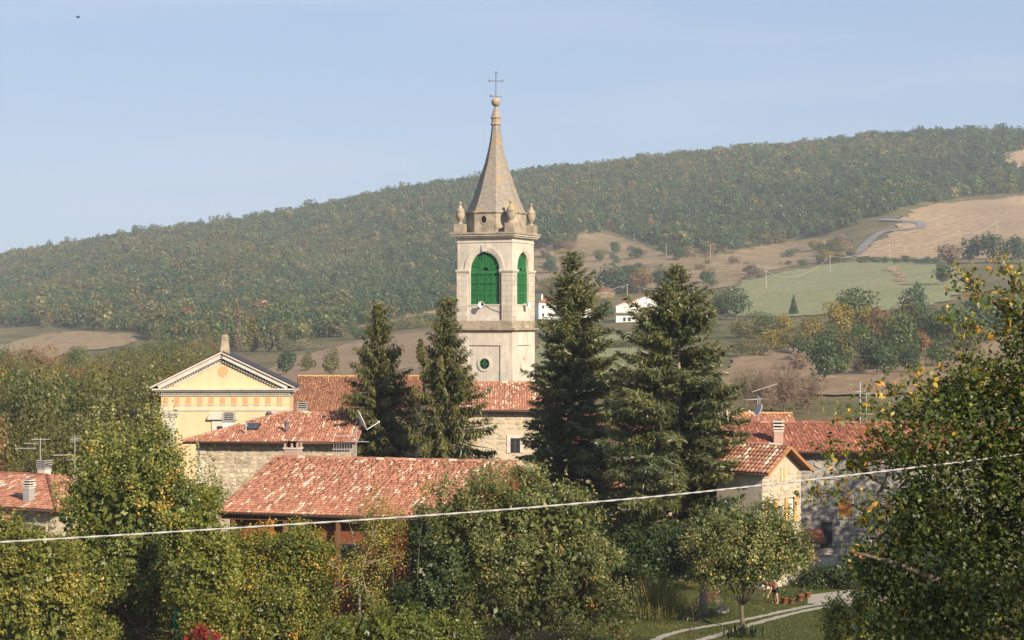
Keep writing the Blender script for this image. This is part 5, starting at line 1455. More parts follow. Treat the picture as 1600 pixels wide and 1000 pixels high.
broadleaf('shrub', 'shrub with yellow-green leaves near the gravel yard', 1335, 76,
          [(1330, 985, 36, 30), (1305, 965, 18, 28), (1350, 945, 14, 30)], MT['leaf_olive'], 130, 14, 0.13, (0.11, 0.07), trunk_r=0.05, trunk_top=0.8, seed=16, tone=(0.5, 0.3), category='shrub', n_limb=6, n_twig=30)
broadleaf('shrub', 'dark hedge of shrubs at the foot of the long stone house', 1290, 104,
          [(1270, 910, 30, 22), (1320, 905, 40, 24), (1375, 905, 40, 26)], MT['leaf_dark'], 220, 14, 0.18, (0.13, 0.07), trunk_r=0.05, trunk_top=0.5, seed=17, category='shrub', n_limb=6, n_twig=20)
broadleaf('shrub', 'low leafy bush rising before the stone wall corner', 322, 108,
          [(315, 770, 14, 20), (338, 775, 12, 20), (300, 785, 14, 25)], MT['leaf_apple'], 90, 14, 0.15, (0.13, 0.07), trunk_r=0.06, seed=18, category='shrub', n_limb=6, n_twig=20, shoots=16, shoot_h=0.9, tone=(0.6, 0.2))
broadleaf('creeper', 'crimson creeper bush at the bottom near the green netting', 325, 78,
          [(316, 980, 22, 12), (338, 994, 24, 12), (296, 1006, 26, 10)], MT['leaf_red'], 16, 10, 0.12, (0.10, 0.07), trunk_r=0.04, trunk_top=0.6, seed=20, inner=0.2, category='creeper', n_limb=5, n_twig=20, tone=(0.6, 0.25))
broadleaf('leafy_bush', 'low green bush at the bottom centre beneath the thin tree', 640, 80,
          [(590, 985, 45, 28), (660, 985, 50, 28), (520, 990, 40, 22), (720, 995, 40, 22)], MT['leaf_bright'], 240, 14, 0.14, (0.11, 0.07), trunk_r=0.05, trunk_top=0.6, seed=23, category='bush', n_limb=6, n_twig=20, tone=(0.25, 0.25))

# fine-stemmed broom clump
def broom(px, d, y0, y1, halfw, label):
    x = (px - 800) / FPX * d; z = tz(x, d); root = empty('broom_clump', (x, d, z), 0, label, 'shrub')
    rng = np.random.default_rng(77); H = (y1 - y0) / FPX * d; hw = halfw / FPX * d
    n = 1300
    b = np.stack([rng.normal(0, hw * .42, n), rng.normal(0, .4, n), np.zeros(n)], 1)
    ax = np.stack([rng.normal(0, .16, n) + b[:, 0] * .22, rng.normal(0, .18, n), np.ones(n)], 1); ax = unit(ax)
    l = H * rng.uniform(.25, 1.0, n) * (1 - 0.3 * np.clip(np.abs(b[:, 0]) / hw, 0, 1) ** 2)
    c = b + ax * l[:, None] * .5
    o = link('stems', leaf_mesh('stems', c, rng.normal(size=(n, 3)) * np.array([1, 1, .1]), l, 0.02, MT['leaf_silver'], rng.normal(.6, .2, n), axis=ax), root); o['kind'] = 'stuff'
broom(1028, 93, 895, 985, 40, 'feathery olive broom clump beside the bare fir trunk')

# young sapling and spiky plant by the drive
def sapling():
    x = (1085 - 800) / FPX * 84; base = Vector((x, 84, tz(x, 84))); root = empty('sapling', base, 0, 'thin dark sapling at the near edge of the drive', 'sapling')
    mb = MB(); mb.tube([(0, 0, -.1), (.02, 0, .7), (-.05, 0, 1.5), (-.12, 0, 2.1)], [.03, .024, .016, .006], 6)
    rng = np.random.default_rng(5); C = []
    for i in range(8):
        z = 0.7 + 0.17 * i; a = i * 2.3; e = (math.cos(a) * .5, math.sin(a) * .3, z + .12)
        mb.tube([(0, 0, z), (e[0]*.6, e[1]*.6, z + .14), e], [.012, .008, .004], 4)
        for k in range(7): C.append((e[0] * (.4 + .1*k), e[1] * (.4 + .1*k), z + .1 + rng.normal(0, .04)))
    mb.build('stem', MT['bark'], root)
    C = np.array(C) + rng.normal(0, .04, (len(C), 3))
    o = link('leaves', leaf_mesh('leaves', C, rng.normal(0, .5, C.shape) + np.array([0, 0, 1.]), .17, .06, MT['leaf_dark'], rng.random(len(C))), root); o['kind'] = 'stuff'
sapling()
def yucca():
    x = (1158 - 800) / FPX * 87.6; base = Vector((x, 87.6, tz(x, 87.6))); root = empty('rosette_plant', base, 0, 'spiky rosette plant at the foot of the forked apple trunk', 'plant')
    rng = np.random.default_rng(6)
    me = MB()
    me.v = [(-.02, 0, 0), (.02, 0, 0), (.05, .16, .34), (-.05, .16, .34), (.0, .34, .62)]; me.f = [(0, 1, 2, 3), (3, 2, 4)]
    m = me.mesh('blade', MT['leaf_dark'])
    for i in range(44):
        o = link('blade', m, root); s = rng.uniform(.7, 1.1)
        o.location = (rng.normal(0, .38), rng.normal(0, .2), 0); o.rotation_euler = (rng.uniform(-.35, .5), 0, rng.random() * 6.28); o.scale = (s, s, s)
yucca()

# ------------------------------------------------------------------ walnut at the right, nearest tree
def walnut():
    d = 36.0; px_b = 1600
    rng = np.random.default_rng(33)
    x = (px_b - 800) / FPX * d; z = tz(x, d); base = Vector((x, d, z))
    root = empty('walnut_tree', base, 0, 'large near walnut tree with yellowing leaves filling the right side', 'tree')
    it = [(1545, 650, 90, 95), (1460, 680, 80, 65, -0.4), (1620, 560, 60, 100), (1520, 780, 120, 90), (1430, 810, 60, 60), (1600, 760, 90, 140),
          (1450, 880, 110, 80), (1560, 920, 110, 100), (1375, 890, 45, 45), (1680, 700, 100, 200), (1500, 620, 50, 40), (1420, 960, 80, 55), (1500, 975, 90, 50)]
    lob = px_lobes(base, d, it)
    c, _, _ = sample_lobes(lob, 3300, 0.25, rng)
    keep = pnoise(c, 3.1, 4.0) > -0.62 + 0.3 * rng.random(len(c))
    c = c[keep]
    # upper sparse sprays against the hill
    sp = []
    for (ax_, ay, bx, by, n) in ((1600, 520, 1480, 425, 46), (1600, 470, 1555, 412, 26), (1600, 560, 1470, 500, 50), (1580, 600, 1490, 560, 34), (1640, 520, 1585, 440, 40), (1600, 640, 1500, 590, 40), (1500, 640, 1420, 590, 30), (1420, 690, 1340, 620, 26), (1400, 700, 1315, 650, 26), (1380, 760, 1275, 700, 40), (1350, 800, 1262, 770, 30), (1460, 720, 1350, 690, 60), (1450, 740, 1310, 735, 50), (1460, 690, 1380, 640, 50), (1440, 790, 1330, 820, 46), (1470, 850, 1340, 870, 46), (1440, 650, 1380, 600, 26), (1600, 500, 1520, 470, 30)):
        A = W(ax_, ay, d) - base; B = W(bx, by, d + rng.normal(0, .3)) - base
        t = rng.random(n) ** 0.8
        q = np.array(A[:]) + np.outer(t, np.array((B - A)[:])) + rng.normal(0, .12, (n, 3)) + np.outer(np.sin(t * 3.14) * .18, [0, 0, 1])
        sp.append((A, B, q))
    up = np.concatenate([s[2] for s in sp])
    mb = MB()
    T = [(0.1, .2, -.3), (-.1, .1, 1.4), (-.35, 0, 2.8), (-.5, .1, 4.2)]
    mb.tube(T, [.30, .25, .21, .16], 10)
    mains = [(-2.0, -.4, 5.6), (-3.4, -.6, 5.0), (.9, .3, 6.2), (-.6, .4, 7.6), (-1.6, .2, 3.6), (.8, -.4, 4.2), (-2.6, .3, 3.4), (-1.2, .6, 6.8)]
    pts = []
    for e in mains:
        s = Vector(T[2]).lerp(Vector(T[3]), rng.random()); e = Vector(e)
        m = s.lerp(e, .5) + Vector((rng.normal(0, .2), rng.normal(0, .2), .35))
        P = [s.lerp(m, t).lerp(m.lerp(e, t), t) for t in (0, .2, .4, .6, .8, 1)]
        mb.tube(P, [.11, .09, .07, .055, .04, .02], 7); pts += P[1:]
    for A, B, q in sp:
        j = min(pts, key=lambda p: (p - A).length); m = A.lerp(B, .5) + Vector((0, 0, .16))
        mb.tube([j, A, m, B], [.035, .028, .018, .007], 5)
        for i in range(0, len(q), 2):
            tt = min(0.98, max(0, (Vector(q[i]) - A).dot(B - A) / (B - A).length_squared)); s = A.lerp(B, tt) + Vector((0, 0, .16 * math.sin(tt * 3.14)))
            mb.tube([s, Vector(q[i])], [.008, .004], 3)
        pts += [A, m]
    LB = np.array([p[:] for p in pts])
    for i in rng.integers(0, len(c), 260):
        j = int(np.argmin(np.linalg.norm(LB - c[i], axis=1))); s = Vector(LB[j]); e = Vector(c[i])
        mb.tube([s, s.lerp(e, .5) + Vector((0, 0, .08)), e], [.018, .012, .005], 4)
    mb.build('trunk', MT['bark'], root, smooth=True)
    # leaves: compound clusters of leaflets that hang a little
    per = 14
    P, nr = leaves_from(c, per, (.15, .15, .13), rng, np.array([-.8, .5, 4.5]), 0.6, 0.5)
    tn = np.repeat(np.clip(rng.normal(.42, .16, len(c)), 0, 1), per) + rng.normal(0, .14, len(P)) + 0.4 * rng.random(len(P)) ** 10
    tn = np.where(rng.random(len(tn)) < .96, np.minimum(tn, .82), tn)
    P2 = np.repeat(up, 4, 0) + rng.normal(0, .075, (len(up) * 4, 3)); nr2 = rng.normal(0, .7, P2.shape) + np.array([.2, -.3, .5]); tn2 = rng.normal(.60, .16, len(P2)) + 0.36 * (rng.random(len(P2)) > .86)
    n1 = 300
    sel = rng.permutation(len(P2)); big, rest = sel[:n1], sel[n1:]
    P = np.concatenate([P, P2[rest]]); nr = np.concatenate([nr, nr2[rest]]); tn = np.concatenate([tn, tn2[rest]])
    ln = .118 * rng.uniform(.6, 1.25, len(P)); wd = ln * rng.uniform(.5, .68, len(P))
    o = link('crown', leaf_mesh('crown', P, nr, ln, wd, MT['leaf_walnut'], tn, axis=rng.normal(0, .7, P.shape) + np.array([0, 0, -.7]), fold=.15), root); o['kind'] = 'stuff'
    # the leaves that show singly against the hill
    ms = []
    for b in range(6):
        k = 6; v = []; 
        for i in range(k + 1):
            t = i / k; w_ = .27 * math.sin(math.pi * min(1, t * .96 + .02)) ** .8
            v += [(-w_, t - .5, .05 * math.sin(t * 4 + b)), (0, t - .5, -.04 + .05 * math.sin(t * 4 + b)), (w_, t - .5, .05 * math.sin(t * 4 + b))]
        f = []
        for i in range(k):
            a = i * 3; f += [(a, a+1, a+4, a+3), (a+1, a+2, a+5, a+4)]
        ms.append(np_mesh('leaf', np.array(v), np.array(f), MT['leaf_walnut'], np.full(len(f), (.3, .5, .68, .82, .9, .95)[b]), smooth=True))
    for i in big:
        b = int(np.clip(tn2[i] * 6, 0, 5)); s = .16 * rng.uniform(.7, 1.2)
        q = link('leaf', ms[b], root); q.location = P2[i]; q.rotation_euler = (rng.normal(-.9, .6), rng.normal(0, .6), rng.random() * 6.28); q.scale = (s, s, s)
walnut()
broadleaf('bush', 'sunlit leafy bush tangled under the walnut tree', 1510, 44,
          [(1420, 985, 55, 35), (1500, 960, 60, 50), (1580, 975, 60, 60), (1560, 920, 40, 35)], MT['leaf_walnut'], 420, 12, 0.11, (0.085, 0.055), trunk_r=0.05, trunk_top=0.6, seed=24, category='bush', n_limb=8, n_twig=60, tone=(.5, .25))

# oaks added out of view to shade the walnut, house wall and lower garden
def shade_tree(label, x, y, top, rad, seed, low=2.0, n=1150):
    rng = np.random.default_rng(seed); z = tz(x, y); root = empty('added_shade_oak', (x, y, z), 0, label, 'tree', 'unseen shade oaks added beyond the right picture edge')
    H = top - z
    lob = [(0, 0, low + (H - low) * .5, rad, rad, (H - low) * .5)] + [(rng.normal(0, rad*.5), rng.normal(0, rad*.5), rng.uniform(low + 1.5, H - 1.5), rad*.45, rad*.45, 1.6) for _ in range(9)]
    c, _, _ = sample_lobes(lob, n, .3, rng); c = c[c[:, 2] > 1.0]
    branches([(0, 0, -.4), (.1, 0, H*.2), (0, .1, H*.4), (0, 0, H*.6)], .4, c, 16, 80, rng, MT['bark'], root, sides=6)
    P, nr = leaves_from(c, 8, (.3, .3, .3), rng, np.array([0, 0, H*.5]))
    o = link('crown', leaf_mesh('crown', P, nr, .30, .20, MT['leaf_dark'], rng.normal(.6, .2, len(P))), root); o['kind'] = 'stuff'
shade_tree('unseen tall oak added beyond the right edge nearest the viewer, to shade the walnut', 20.5, 17.5, 22.0, 5.3, 201, 2.0, 640)
shade_tree('unseen tall oak added beyond the right edge beside the long house, to shade its wall', 32.6, 94.5, 17.2, 5.6, 202, 1.0, 3400)
shade_tree('unseen tall oak added beyond the right edge on the garden slope, to shade the lower garden', 25.5, 50.0, 25.5, 6.8, 203, 2.0, 2600)

# ------------------------------------------------------------------ far trees
def far_mesh(kind, shape, seed, n=1500, size=0.062):
    """unit tree (height 1) crown mesh"""
    rng = np.random.default_rng(seed)
    if shape == 'round':
        lob = [(0, 0, .55, .36, .36, .40)] + [(rng.normal(0, .2), rng.normal(0, .2), rng.uniform(.25, .85), *(rng.uniform(.14, .26),) * 3) for _ in range(13)]
    elif shape == 'tall':
        lob = [(rng.normal(0, .02), rng.normal(0, .02), .16 + .8 * i / 9, *( (.11 + .03 * math.sin(i)) * (1 - .06 * i) + .02,) * 2, .12) for i in range(10)]
    elif shape == 'bush':
        lob = [(rng.normal(0, .28), rng.normal(0, .28), rng.uniform(.25, .6), rng.uniform(.25, .4), rng.uniform(.25, .4), rng.uniform(.22, .38)) for _ in range(8)]
    else:   # conifer
        lob = [(0, 0, .12 + .85 * i / 11, *(.24 * (1 - i / 11.5),) * 2, .07) for i in range(12)]
    c, d, r = sample_lobes(lob, n, 0.6, rng)
    c = c[c[:, 2] > 0.02]
    cl = pnoise(c, 9.0, seed)
    c = c[cl > -0.72]
    if kind == 'brown' and n > 1600:
        ax = unit(c - np.array([0, 0, .25])) + rng.normal(0, .35, c.shape)
        return leaf_mesh('crown', c, rng.normal(size=c.shape), .10 * rng.uniform(.5, 1.3, len(c)), .0065, FAR[kind], rng.normal(.5, .25, len(c)), axis=ax)
    nr = unit(c - np.array([0, 0, .5])) + rng.normal(0, .6, c.shape) + np.array([0, 0, .35])
    tn = .5 + .22 * pnoise(c, 7.0, seed + 2) + rng.normal(0, .2, len(c))
    return leaf_mesh('crown', c, nr, size * rng.uniform(.7, 1.4, len(c)), size * rng.uniform(.6, 1.1, len(c)), FAR[kind], tn)
FARM = {}
TRUNKS = {}
def far_tree(name, label, p, h, w, kind, shape, cat='tree', group=None, rz=None, n=1500, size=0.062):
    v = random.randrange(3)
    key = (kind, shape, v, n)
    if key not in FARM: FARM[key] = far_mesh(kind, shape, hash(shape) % 50 + v * 7 + len(kind), n, size)
    if shape not in TRUNKS:
        mb = MB(); mb.tube([(0, 0, -.06), (.005, 0, .25), (0, .005, .55)], [.028, .022, .012], 6)
        for a in (0.3, 2.2, 4.4): mb.tube([(0, 0, .28), (.1 * math.cos(a), .1 * math.sin(a), .5), (.2 * math.cos(a), .2 * math.sin(a), .68)], [.012, .009, .004], 4)
        TRUNKS[shape] = mb.mesh('trunk', MT['bark'])
    root = empty(name, p, random.random() * 6.28 if rz is None else rz, label, cat, group)
    root.scale = (w, w, h)
    link('trunk', TRUNKS[shape], root); o = link('crown', FARM[key], root); o['kind'] = 'stuff'
    return root
def ft(px, py, hp, wp, kind, shape, label, cat='tree', group=None, name=None):
    p = G(px, py); k = p.y / FPX
    ww = wp * k / (0.86 if shape == 'round' else 1.1 if shape == 'bush' else 0.30 if shape == 'tall' else 0.46)
    return far_tree(name or {'round': 'tree', 'bush': 'shrub', 'tall': 'poplar', 'cone': 'conifer'}[shape], label, p, hp * k, ww, kind, shape, cat, group)

GRP = 'trees in the wooded band below the green meadow'
for a in [
 (1150, 500, 56, 52, 'green', 'round', 'round dark tree at the left end of the green meadow'),
 (1240, 492, 32, 15, 'dark', 'cone', 'small dark conifer at the lower edge of the green meadow'),
 (1335, 522, 78, 62, 'green', 'round', 'large round green tree rising in front of the green meadow'),
 (1312, 532, 64, 52, 'yellow', 'round', 'orange-yellow tree beside the large round green tree'),
 (1265, 536, 46, 40, 'yellow', 'round', 'yellow tree between the small conifer and the orange-yellow tree'),
 (1212, 546, 42, 54, 'yellow', 'bush', 'wide yellow-green shrub at the start of the wooded band'),
 (1240, 552, 44, 44, 'olive', 'round', 'olive tree in front of the yellow trees'),
 (1290, 562, 54, 46, 'green', 'round', 'green tree below the orange-yellow tree'),
 (1345, 562, 60, 52, 'green', 'round', 'green tree at the middle of the wooded band'),
 (1374, 545, 66, 46, 'rust', 'round', 'orange-tinged tree right of the large round green tree'),
 (1405, 562, 78, 56, 'green', 'round', 'tall green tree in the wooded band'),
 (1432, 522, 80, 46, 'dark', 'round', 'tall dark tree reaching up into the meadow'),
 (1440, 556, 40, 36, 'rust', 'round', 'small pale orange tree at the edge of the brown field'),
 (1372, 588, 66, 54, 'dark', 'round', 'dark green tree at the lower edge of the wooded band'),
 (1288, 600, 74, 50, 'dark', 'round', 'dark tree standing forward on the brown field'),
 (1345, 585, 34, 34, 'brown', 'bush', 'brown bare bush under the dark trees'),
 (1485, 540, 70, 58, 'green', 'round', 'green tree behind the walnut top'),
 (1525, 530, 70, 62, 'dark', 'round', 'dark green tree behind the walnut sprays'),
 (1570, 524, 70, 62, 'green', 'round', 'green tree at the right picture edge behind the walnut'),
 (1252, 580, 34, 46, 'brown', 'bush', 'brown bush at the edge of the brown field'),
 (1165, 528, 36, 60, 'olive', 'bush', 'olive hedge right of the broad fir'),
 (1190, 512, 30, 50, 'green', 'bush', 'green hedge below the round dark tree'),
 (1465, 575, 46, 40, 'green', 'round', 'small green tree above the brown field'),
 (1195, 535, 40, 44, 'olive', 'round', 'olive tree left of the wide yellow-green shrub'),
 (1225, 530, 40, 40, 'yellow', 'round', 'bright yellow tree just left of the olive one'),
 (1265, 566, 40, 46, 'green', 'round', 'rounded green tree under the yellow trees'),
 (1320, 566, 50, 44, 'olive', 'round', 'olive-green tree between the two green trees of the band'),
 (1352, 540, 60, 46, 'yellow', 'round', 'yellow-orange tree right behind the large round green tree'),
 (1392, 580, 50, 44, 'green', 'round', 'green tree right of the dark tree at the band edge'),
 (1420, 585, 44, 40, 'dark', 'round', 'dark tree left of the small pale orange tree'),
 (1455, 540, 66, 50, 'green', 'round', 'green tree behind the small pale orange tree'),
 (1400, 530, 56, 46, 'olive', 'round', 'olive tree under the tall dark meadow tree'),
 (1180, 558, 36, 50, 'olive', 'bush', 'olive shrub above the left end of the brown field'),
 (1310, 588, 40, 40, 'green', 'round', 'green tree right of the forward dark tree'),
 (1505, 560, 56, 50, 'olive', 'round', 'olive tree behind the walnut sprays'),
 (1475, 446, 36, 28, 'dark', 'round', 'lone dark tree at the right end of the meadow'),
 (1482, 413, 34, 40, 'brown', 'round', 'brownish tree at the hedge end below the stubble field'),
 (1515, 412, 42, 36, 'dark', 'round', 'dark tree below the stubble field'),
 (1552, 412, 50, 48, 'dark', 'round', 'big dark tree below the stubble field near the picture edge'),
 (1590, 412, 44, 40, 'dark', 'round', 'dark tree at the edge below the stubble field'),
]:
    ft(*a, group=GRP)
for i, px in enumerate((1352, 1368, 1384, 1400, 1416, 1432, 1447, 1461)):
    ft(px, 411 + random.random() * 2, random.uniform(9, 15), random.uniform(15, 21), 'dark', 'bush', '%s dark bush from the road end of the hedge row above the meadow' % ('first', 'second', 'third', 'fourth', 'fifth', 'sixth', 'seventh', 'last')[i], 'bush', 'hedge bushes between meadow and stubble field')
for a in [
 (372, 548, 62, 12, 'brown', 'tall', 'thin brownish poplar above the church gable'),
 (394, 550, 50, 20, 'yellow', 'tall', 'broad yellow-green poplar above the church gable'),
 (420, 550, 46, 15, 'pale', 'tall', 'middle poplar of the pale row above the church'),
 (437, 550, 46, 13, 'pale', 'tall', 'right-hand pale poplar of the row above the church')]:
    ft(*a, group='poplars above the church')
for a in [
 (448, 588, 42, 36, 'dark', 'round', 'dark tree on the ploughed slope nearest the church'),
 (480, 582, 30, 22, 'olive', 'round', 'small olive tree in the middle of the ploughed slope'),
 (516, 590, 46, 32, 'olive', 'round', 'thin tree on the ploughed slope beside the drooping spruce'),
 (468, 548, 26, 44, 'pale', 'bush', 'pale bush right of the poplars'),
 (600, 516, 20, 34, 'green', 'bush', 'green bush below the pale bank'),
 (640, 514, 26, 54, 'olive', 'bush', 'olive bushes below the pale bank'),
 (672, 508, 26, 44, 'green', 'bush', 'green bushes beside the drooping spruce top'),
 (560, 530, 26, 40, 'green', 'bush', 'green bush at the foot of the pale bank')]:
    ft(*a, group='trees round the ploughed slope')
for a in [
 (948, 500, 34, 24, 'dark', 'round', 'dark tree between the two white farmhouses'),
 (860, 512, 20, 40, 'green', 'bush', 'green bush below the red-roofed white farmhouse'),
 (955, 462, 48, 60, 'dark', 'round', 'dark tree clump above the white farmhouses'),
 (975, 458, 40, 46, 'dark', 'round', 'dark tree right of the clump above the farmhouses'),
 (1000, 458, 36, 34, 'rust', 'round', 'pale rusty bare tree above the gabled farmhouse'),
 (1035, 455, 40, 40, 'dark', 'round', 'dark tree above the broad fir'),
 (1010, 525, 20, 60, 'olive', 'bush', 'low olive bushes below the gabled farmhouse'),
 (955, 545, 18, 70, 'olive', 'bush', 'low bushes at the top of the pasture'),
 (860, 388, 40, 40, 'green', 'round', 'green tree on the forest edge right of the tower'),
 (880, 372, 36, 34, 'dark', 'round', 'dark tree in front of the white ruin'),
 (1090, 522, 40, 60, 'green', 'bush', 'green bushes right of the broad fir top'),
 (1125, 500, 44, 30, 'green', 'round', 'green tree just right of the broad fir top')]:
    ft(*a, group='trees round the white farmhouses')
# scattered scrub on the dry slope
rs = random.Random(4)
cname = {'green': 'green', 'dark': 'dark', 'olive': 'olive', 'yellow': 'yellow', 'brown': 'brown leafless'}
def zone(px, py):
    if px < 930: return 'between bell tower and dark fir top'
    if px < 1010: return 'above the white farmhouses'
    if px < 1100: return 'behind the top of the broad fir'
    if px < 1190: return 'near the pole with the red bush' if py < 415 else 'at the left end of the meadow'
    if px < 1270: return 'under the forest edge' if py < 402 else 'along the upper meadow edge'
    return 'beside the leaning pole'
for i in range(74):
    px = rs.uniform(842, 1335)
    lo = np.interp(px, [842, 935, 1040, 1180, 1335], [376, 368, 396, 388, 382]); hi = np.interp(px, [842, 1000, 1120, 1262, 1335], [455, 455, 450, 416, 404])
    py = rs.uniform(lo + 4, hi + 6)
    kd = rs.choices(['green', 'dark', 'olive', 'yellow', 'brown'], (4, 3, 4, 1, 2))[0]
    h = rs.uniform(7, 22)
    sz = 'low' if h < 11 else 'middle-sized' if h < 16 else 'tall'
    ft(px, py, h, h * rs.uniform(.9, 1.6), kd, 'bush' if h < 15 else 'round', '%s %s shrub on the dry slope %s' % (sz, cname[kd], zone(px, py)), 'shrub', 'scrub on the dry slope', 'shrub')
# half-bare thicket beyond the long roof
def thicket():
    for i, (px, py, hp, wp, kd) in enumerate(((1185, 655, 85, 70, 'brown'), (1225, 660, 95, 76, 'brown'), (1262, 650, 70, 60, 'brown'), (1205, 668, 50, 60, 'yellow'), (1250, 670, 46, 60, 'olive'), (1165, 640, 70, 50, 'olive'))):
        d = 235 + 6 * i; x = (px - 800) / FPX * d; p = Vector((x, d, tz(x, d))); top = CZ + (500 - (py - hp)) / FPX * d
        r = far_tree('half_bare_tree', ['half-bare brown tree beyond the lichened roof', 'tall half-bare tree behind the big cowled chimney', 'half-bare tree right of the cowled chimney', 'yellow leaved undergrowth tree behind the cowled chimney', 'olive undergrowth tree behind the long red roof', 'olive tree between broad fir and aerial'][i], p, top - p.z, wp / FPX * d / .86, kd, 'round', 'tree', 'half-bare trees beyond the long roof', n=3400 if kd == 'brown' else 2600, size=0.024)
        rng = np.random.default_rng(i)
        mb = MB()
        for k in range(150):
            a = rng.random() * 6.28; e = rng.uniform(.15, .36); z = rng.uniform(.55, 1.0)
            mb.tube([(0, 0, .2), (e*.5*math.cos(a), e*.5*math.sin(a), .2 + .5*(z-.2)), (e*math.cos(a), e*math.sin(a), z)], [.006, .003, .0012], 3)
        mb.build('branches', MT['twig'], r)
thicket()

# ------------------------------------------------------------------ forest on the hill: nobody could count it
def scatter(name, label, pts, rot, scl, idx, meshes):
    src = bpy.data.collections.new(name + '_kinds')
    for i, me in enumerate(meshes):
        src.objects.link(bpy.data.objects.new('%s_kind_%02d' % (name, i), me))
    me = bpy.data.meshes.new(name); me.vertices.add(len(pts)); me.vertices.foreach_set('co', np.ascontiguousarray(pts, np.float32).ravel())
    for nm, ty, arr in (('rot', 'FLOAT', rot), ('idx', 'INT', idx)):
        a = me.attributes.new(nm, ty, 'POINT'); a.data.foreach_set('value', np.ascontiguousarray(arr, np.float32 if ty == 'FLOAT' else np.int32))
    a = me.attributes.new('scl', 'FLOAT_VECTOR', 'POINT'); a.data.foreach_set('vector', np.ascontiguousarray(scl, np.float32).ravel())
    o = link(name, me)
    ng = bpy.data.node_groups.new(name, 'GeometryNodeTree')
    ng.interface.new_socket('Geometry', in_out='INPUT', socket_type='NodeSocketGeometry'); ng.interface.new_socket('Geometry', in_out='OUTPUT', socket_type='NodeSocketGeometry')
    gi = ng.nodes.new('NodeGroupInput'); go = ng.nodes.new('NodeGroupOutput'); ip = ng.nodes.new('GeometryNodeInstanceOnPoints')
    ci = ng.nodes.new('GeometryNodeCollectionInfo'); ci.inputs['Collection'].default_value = src; ci.inputs['Separate Children'].default_value = True; ci.inputs['Reset Children'].default_value = True
    def attr(nm, ty):
        n = ng.nodes.new('GeometryNodeInputNamedAttribute'); n.data_type = ty; n.inputs['Name'].default_value = nm
        return [s for s in n.outputs if s.enabled and s.name == 'Attribute'][0]
    ip.inputs['Pick Instance'].default_value = True
    cx = ng.nodes.new('ShaderNodeCombineXYZ'); ng.links.new(attr('rot', 'FLOAT'), cx.inputs[2])
    er = ng.nodes.new('FunctionNodeEulerToRotation'); ng.links.new(cx.outputs[0], er.inputs[0])
    ng.links.new(gi.outputs[0], ip.inputs['Points']); ng.links.new(ci.outputs[0], ip.inputs['Instance']); ng.links.new(attr('idx', 'INT'), ip.inputs['Instance Index'])
    ng.links.new(er.outputs[0], ip.inputs['Rotation']); ng.links.new(attr('scl', 'FLOAT_VECTOR'), ip.inputs['Scale']); ng.links.new(ip.outputs[0], go.inputs[0])
    md = o.modifiers.new('scatter', 'NODES'); md.node_group = ng
    return tag(o, label, 'forest', kind='stuff')

def in_poly(px, py, poly):
    ins = np.zeros(len(px), bool); n = len(poly)
    for i in range(n):
        x1, y1 = poly[i]; x2, y2 = poly[(i+1) % n]
        cnd = ((y1 > py) != (y2 > py)) & (px < (x2 - x1) * (py - y1) / (y2 - y1 + 1e-9) + x1)
        ins ^= cnd
    return ins

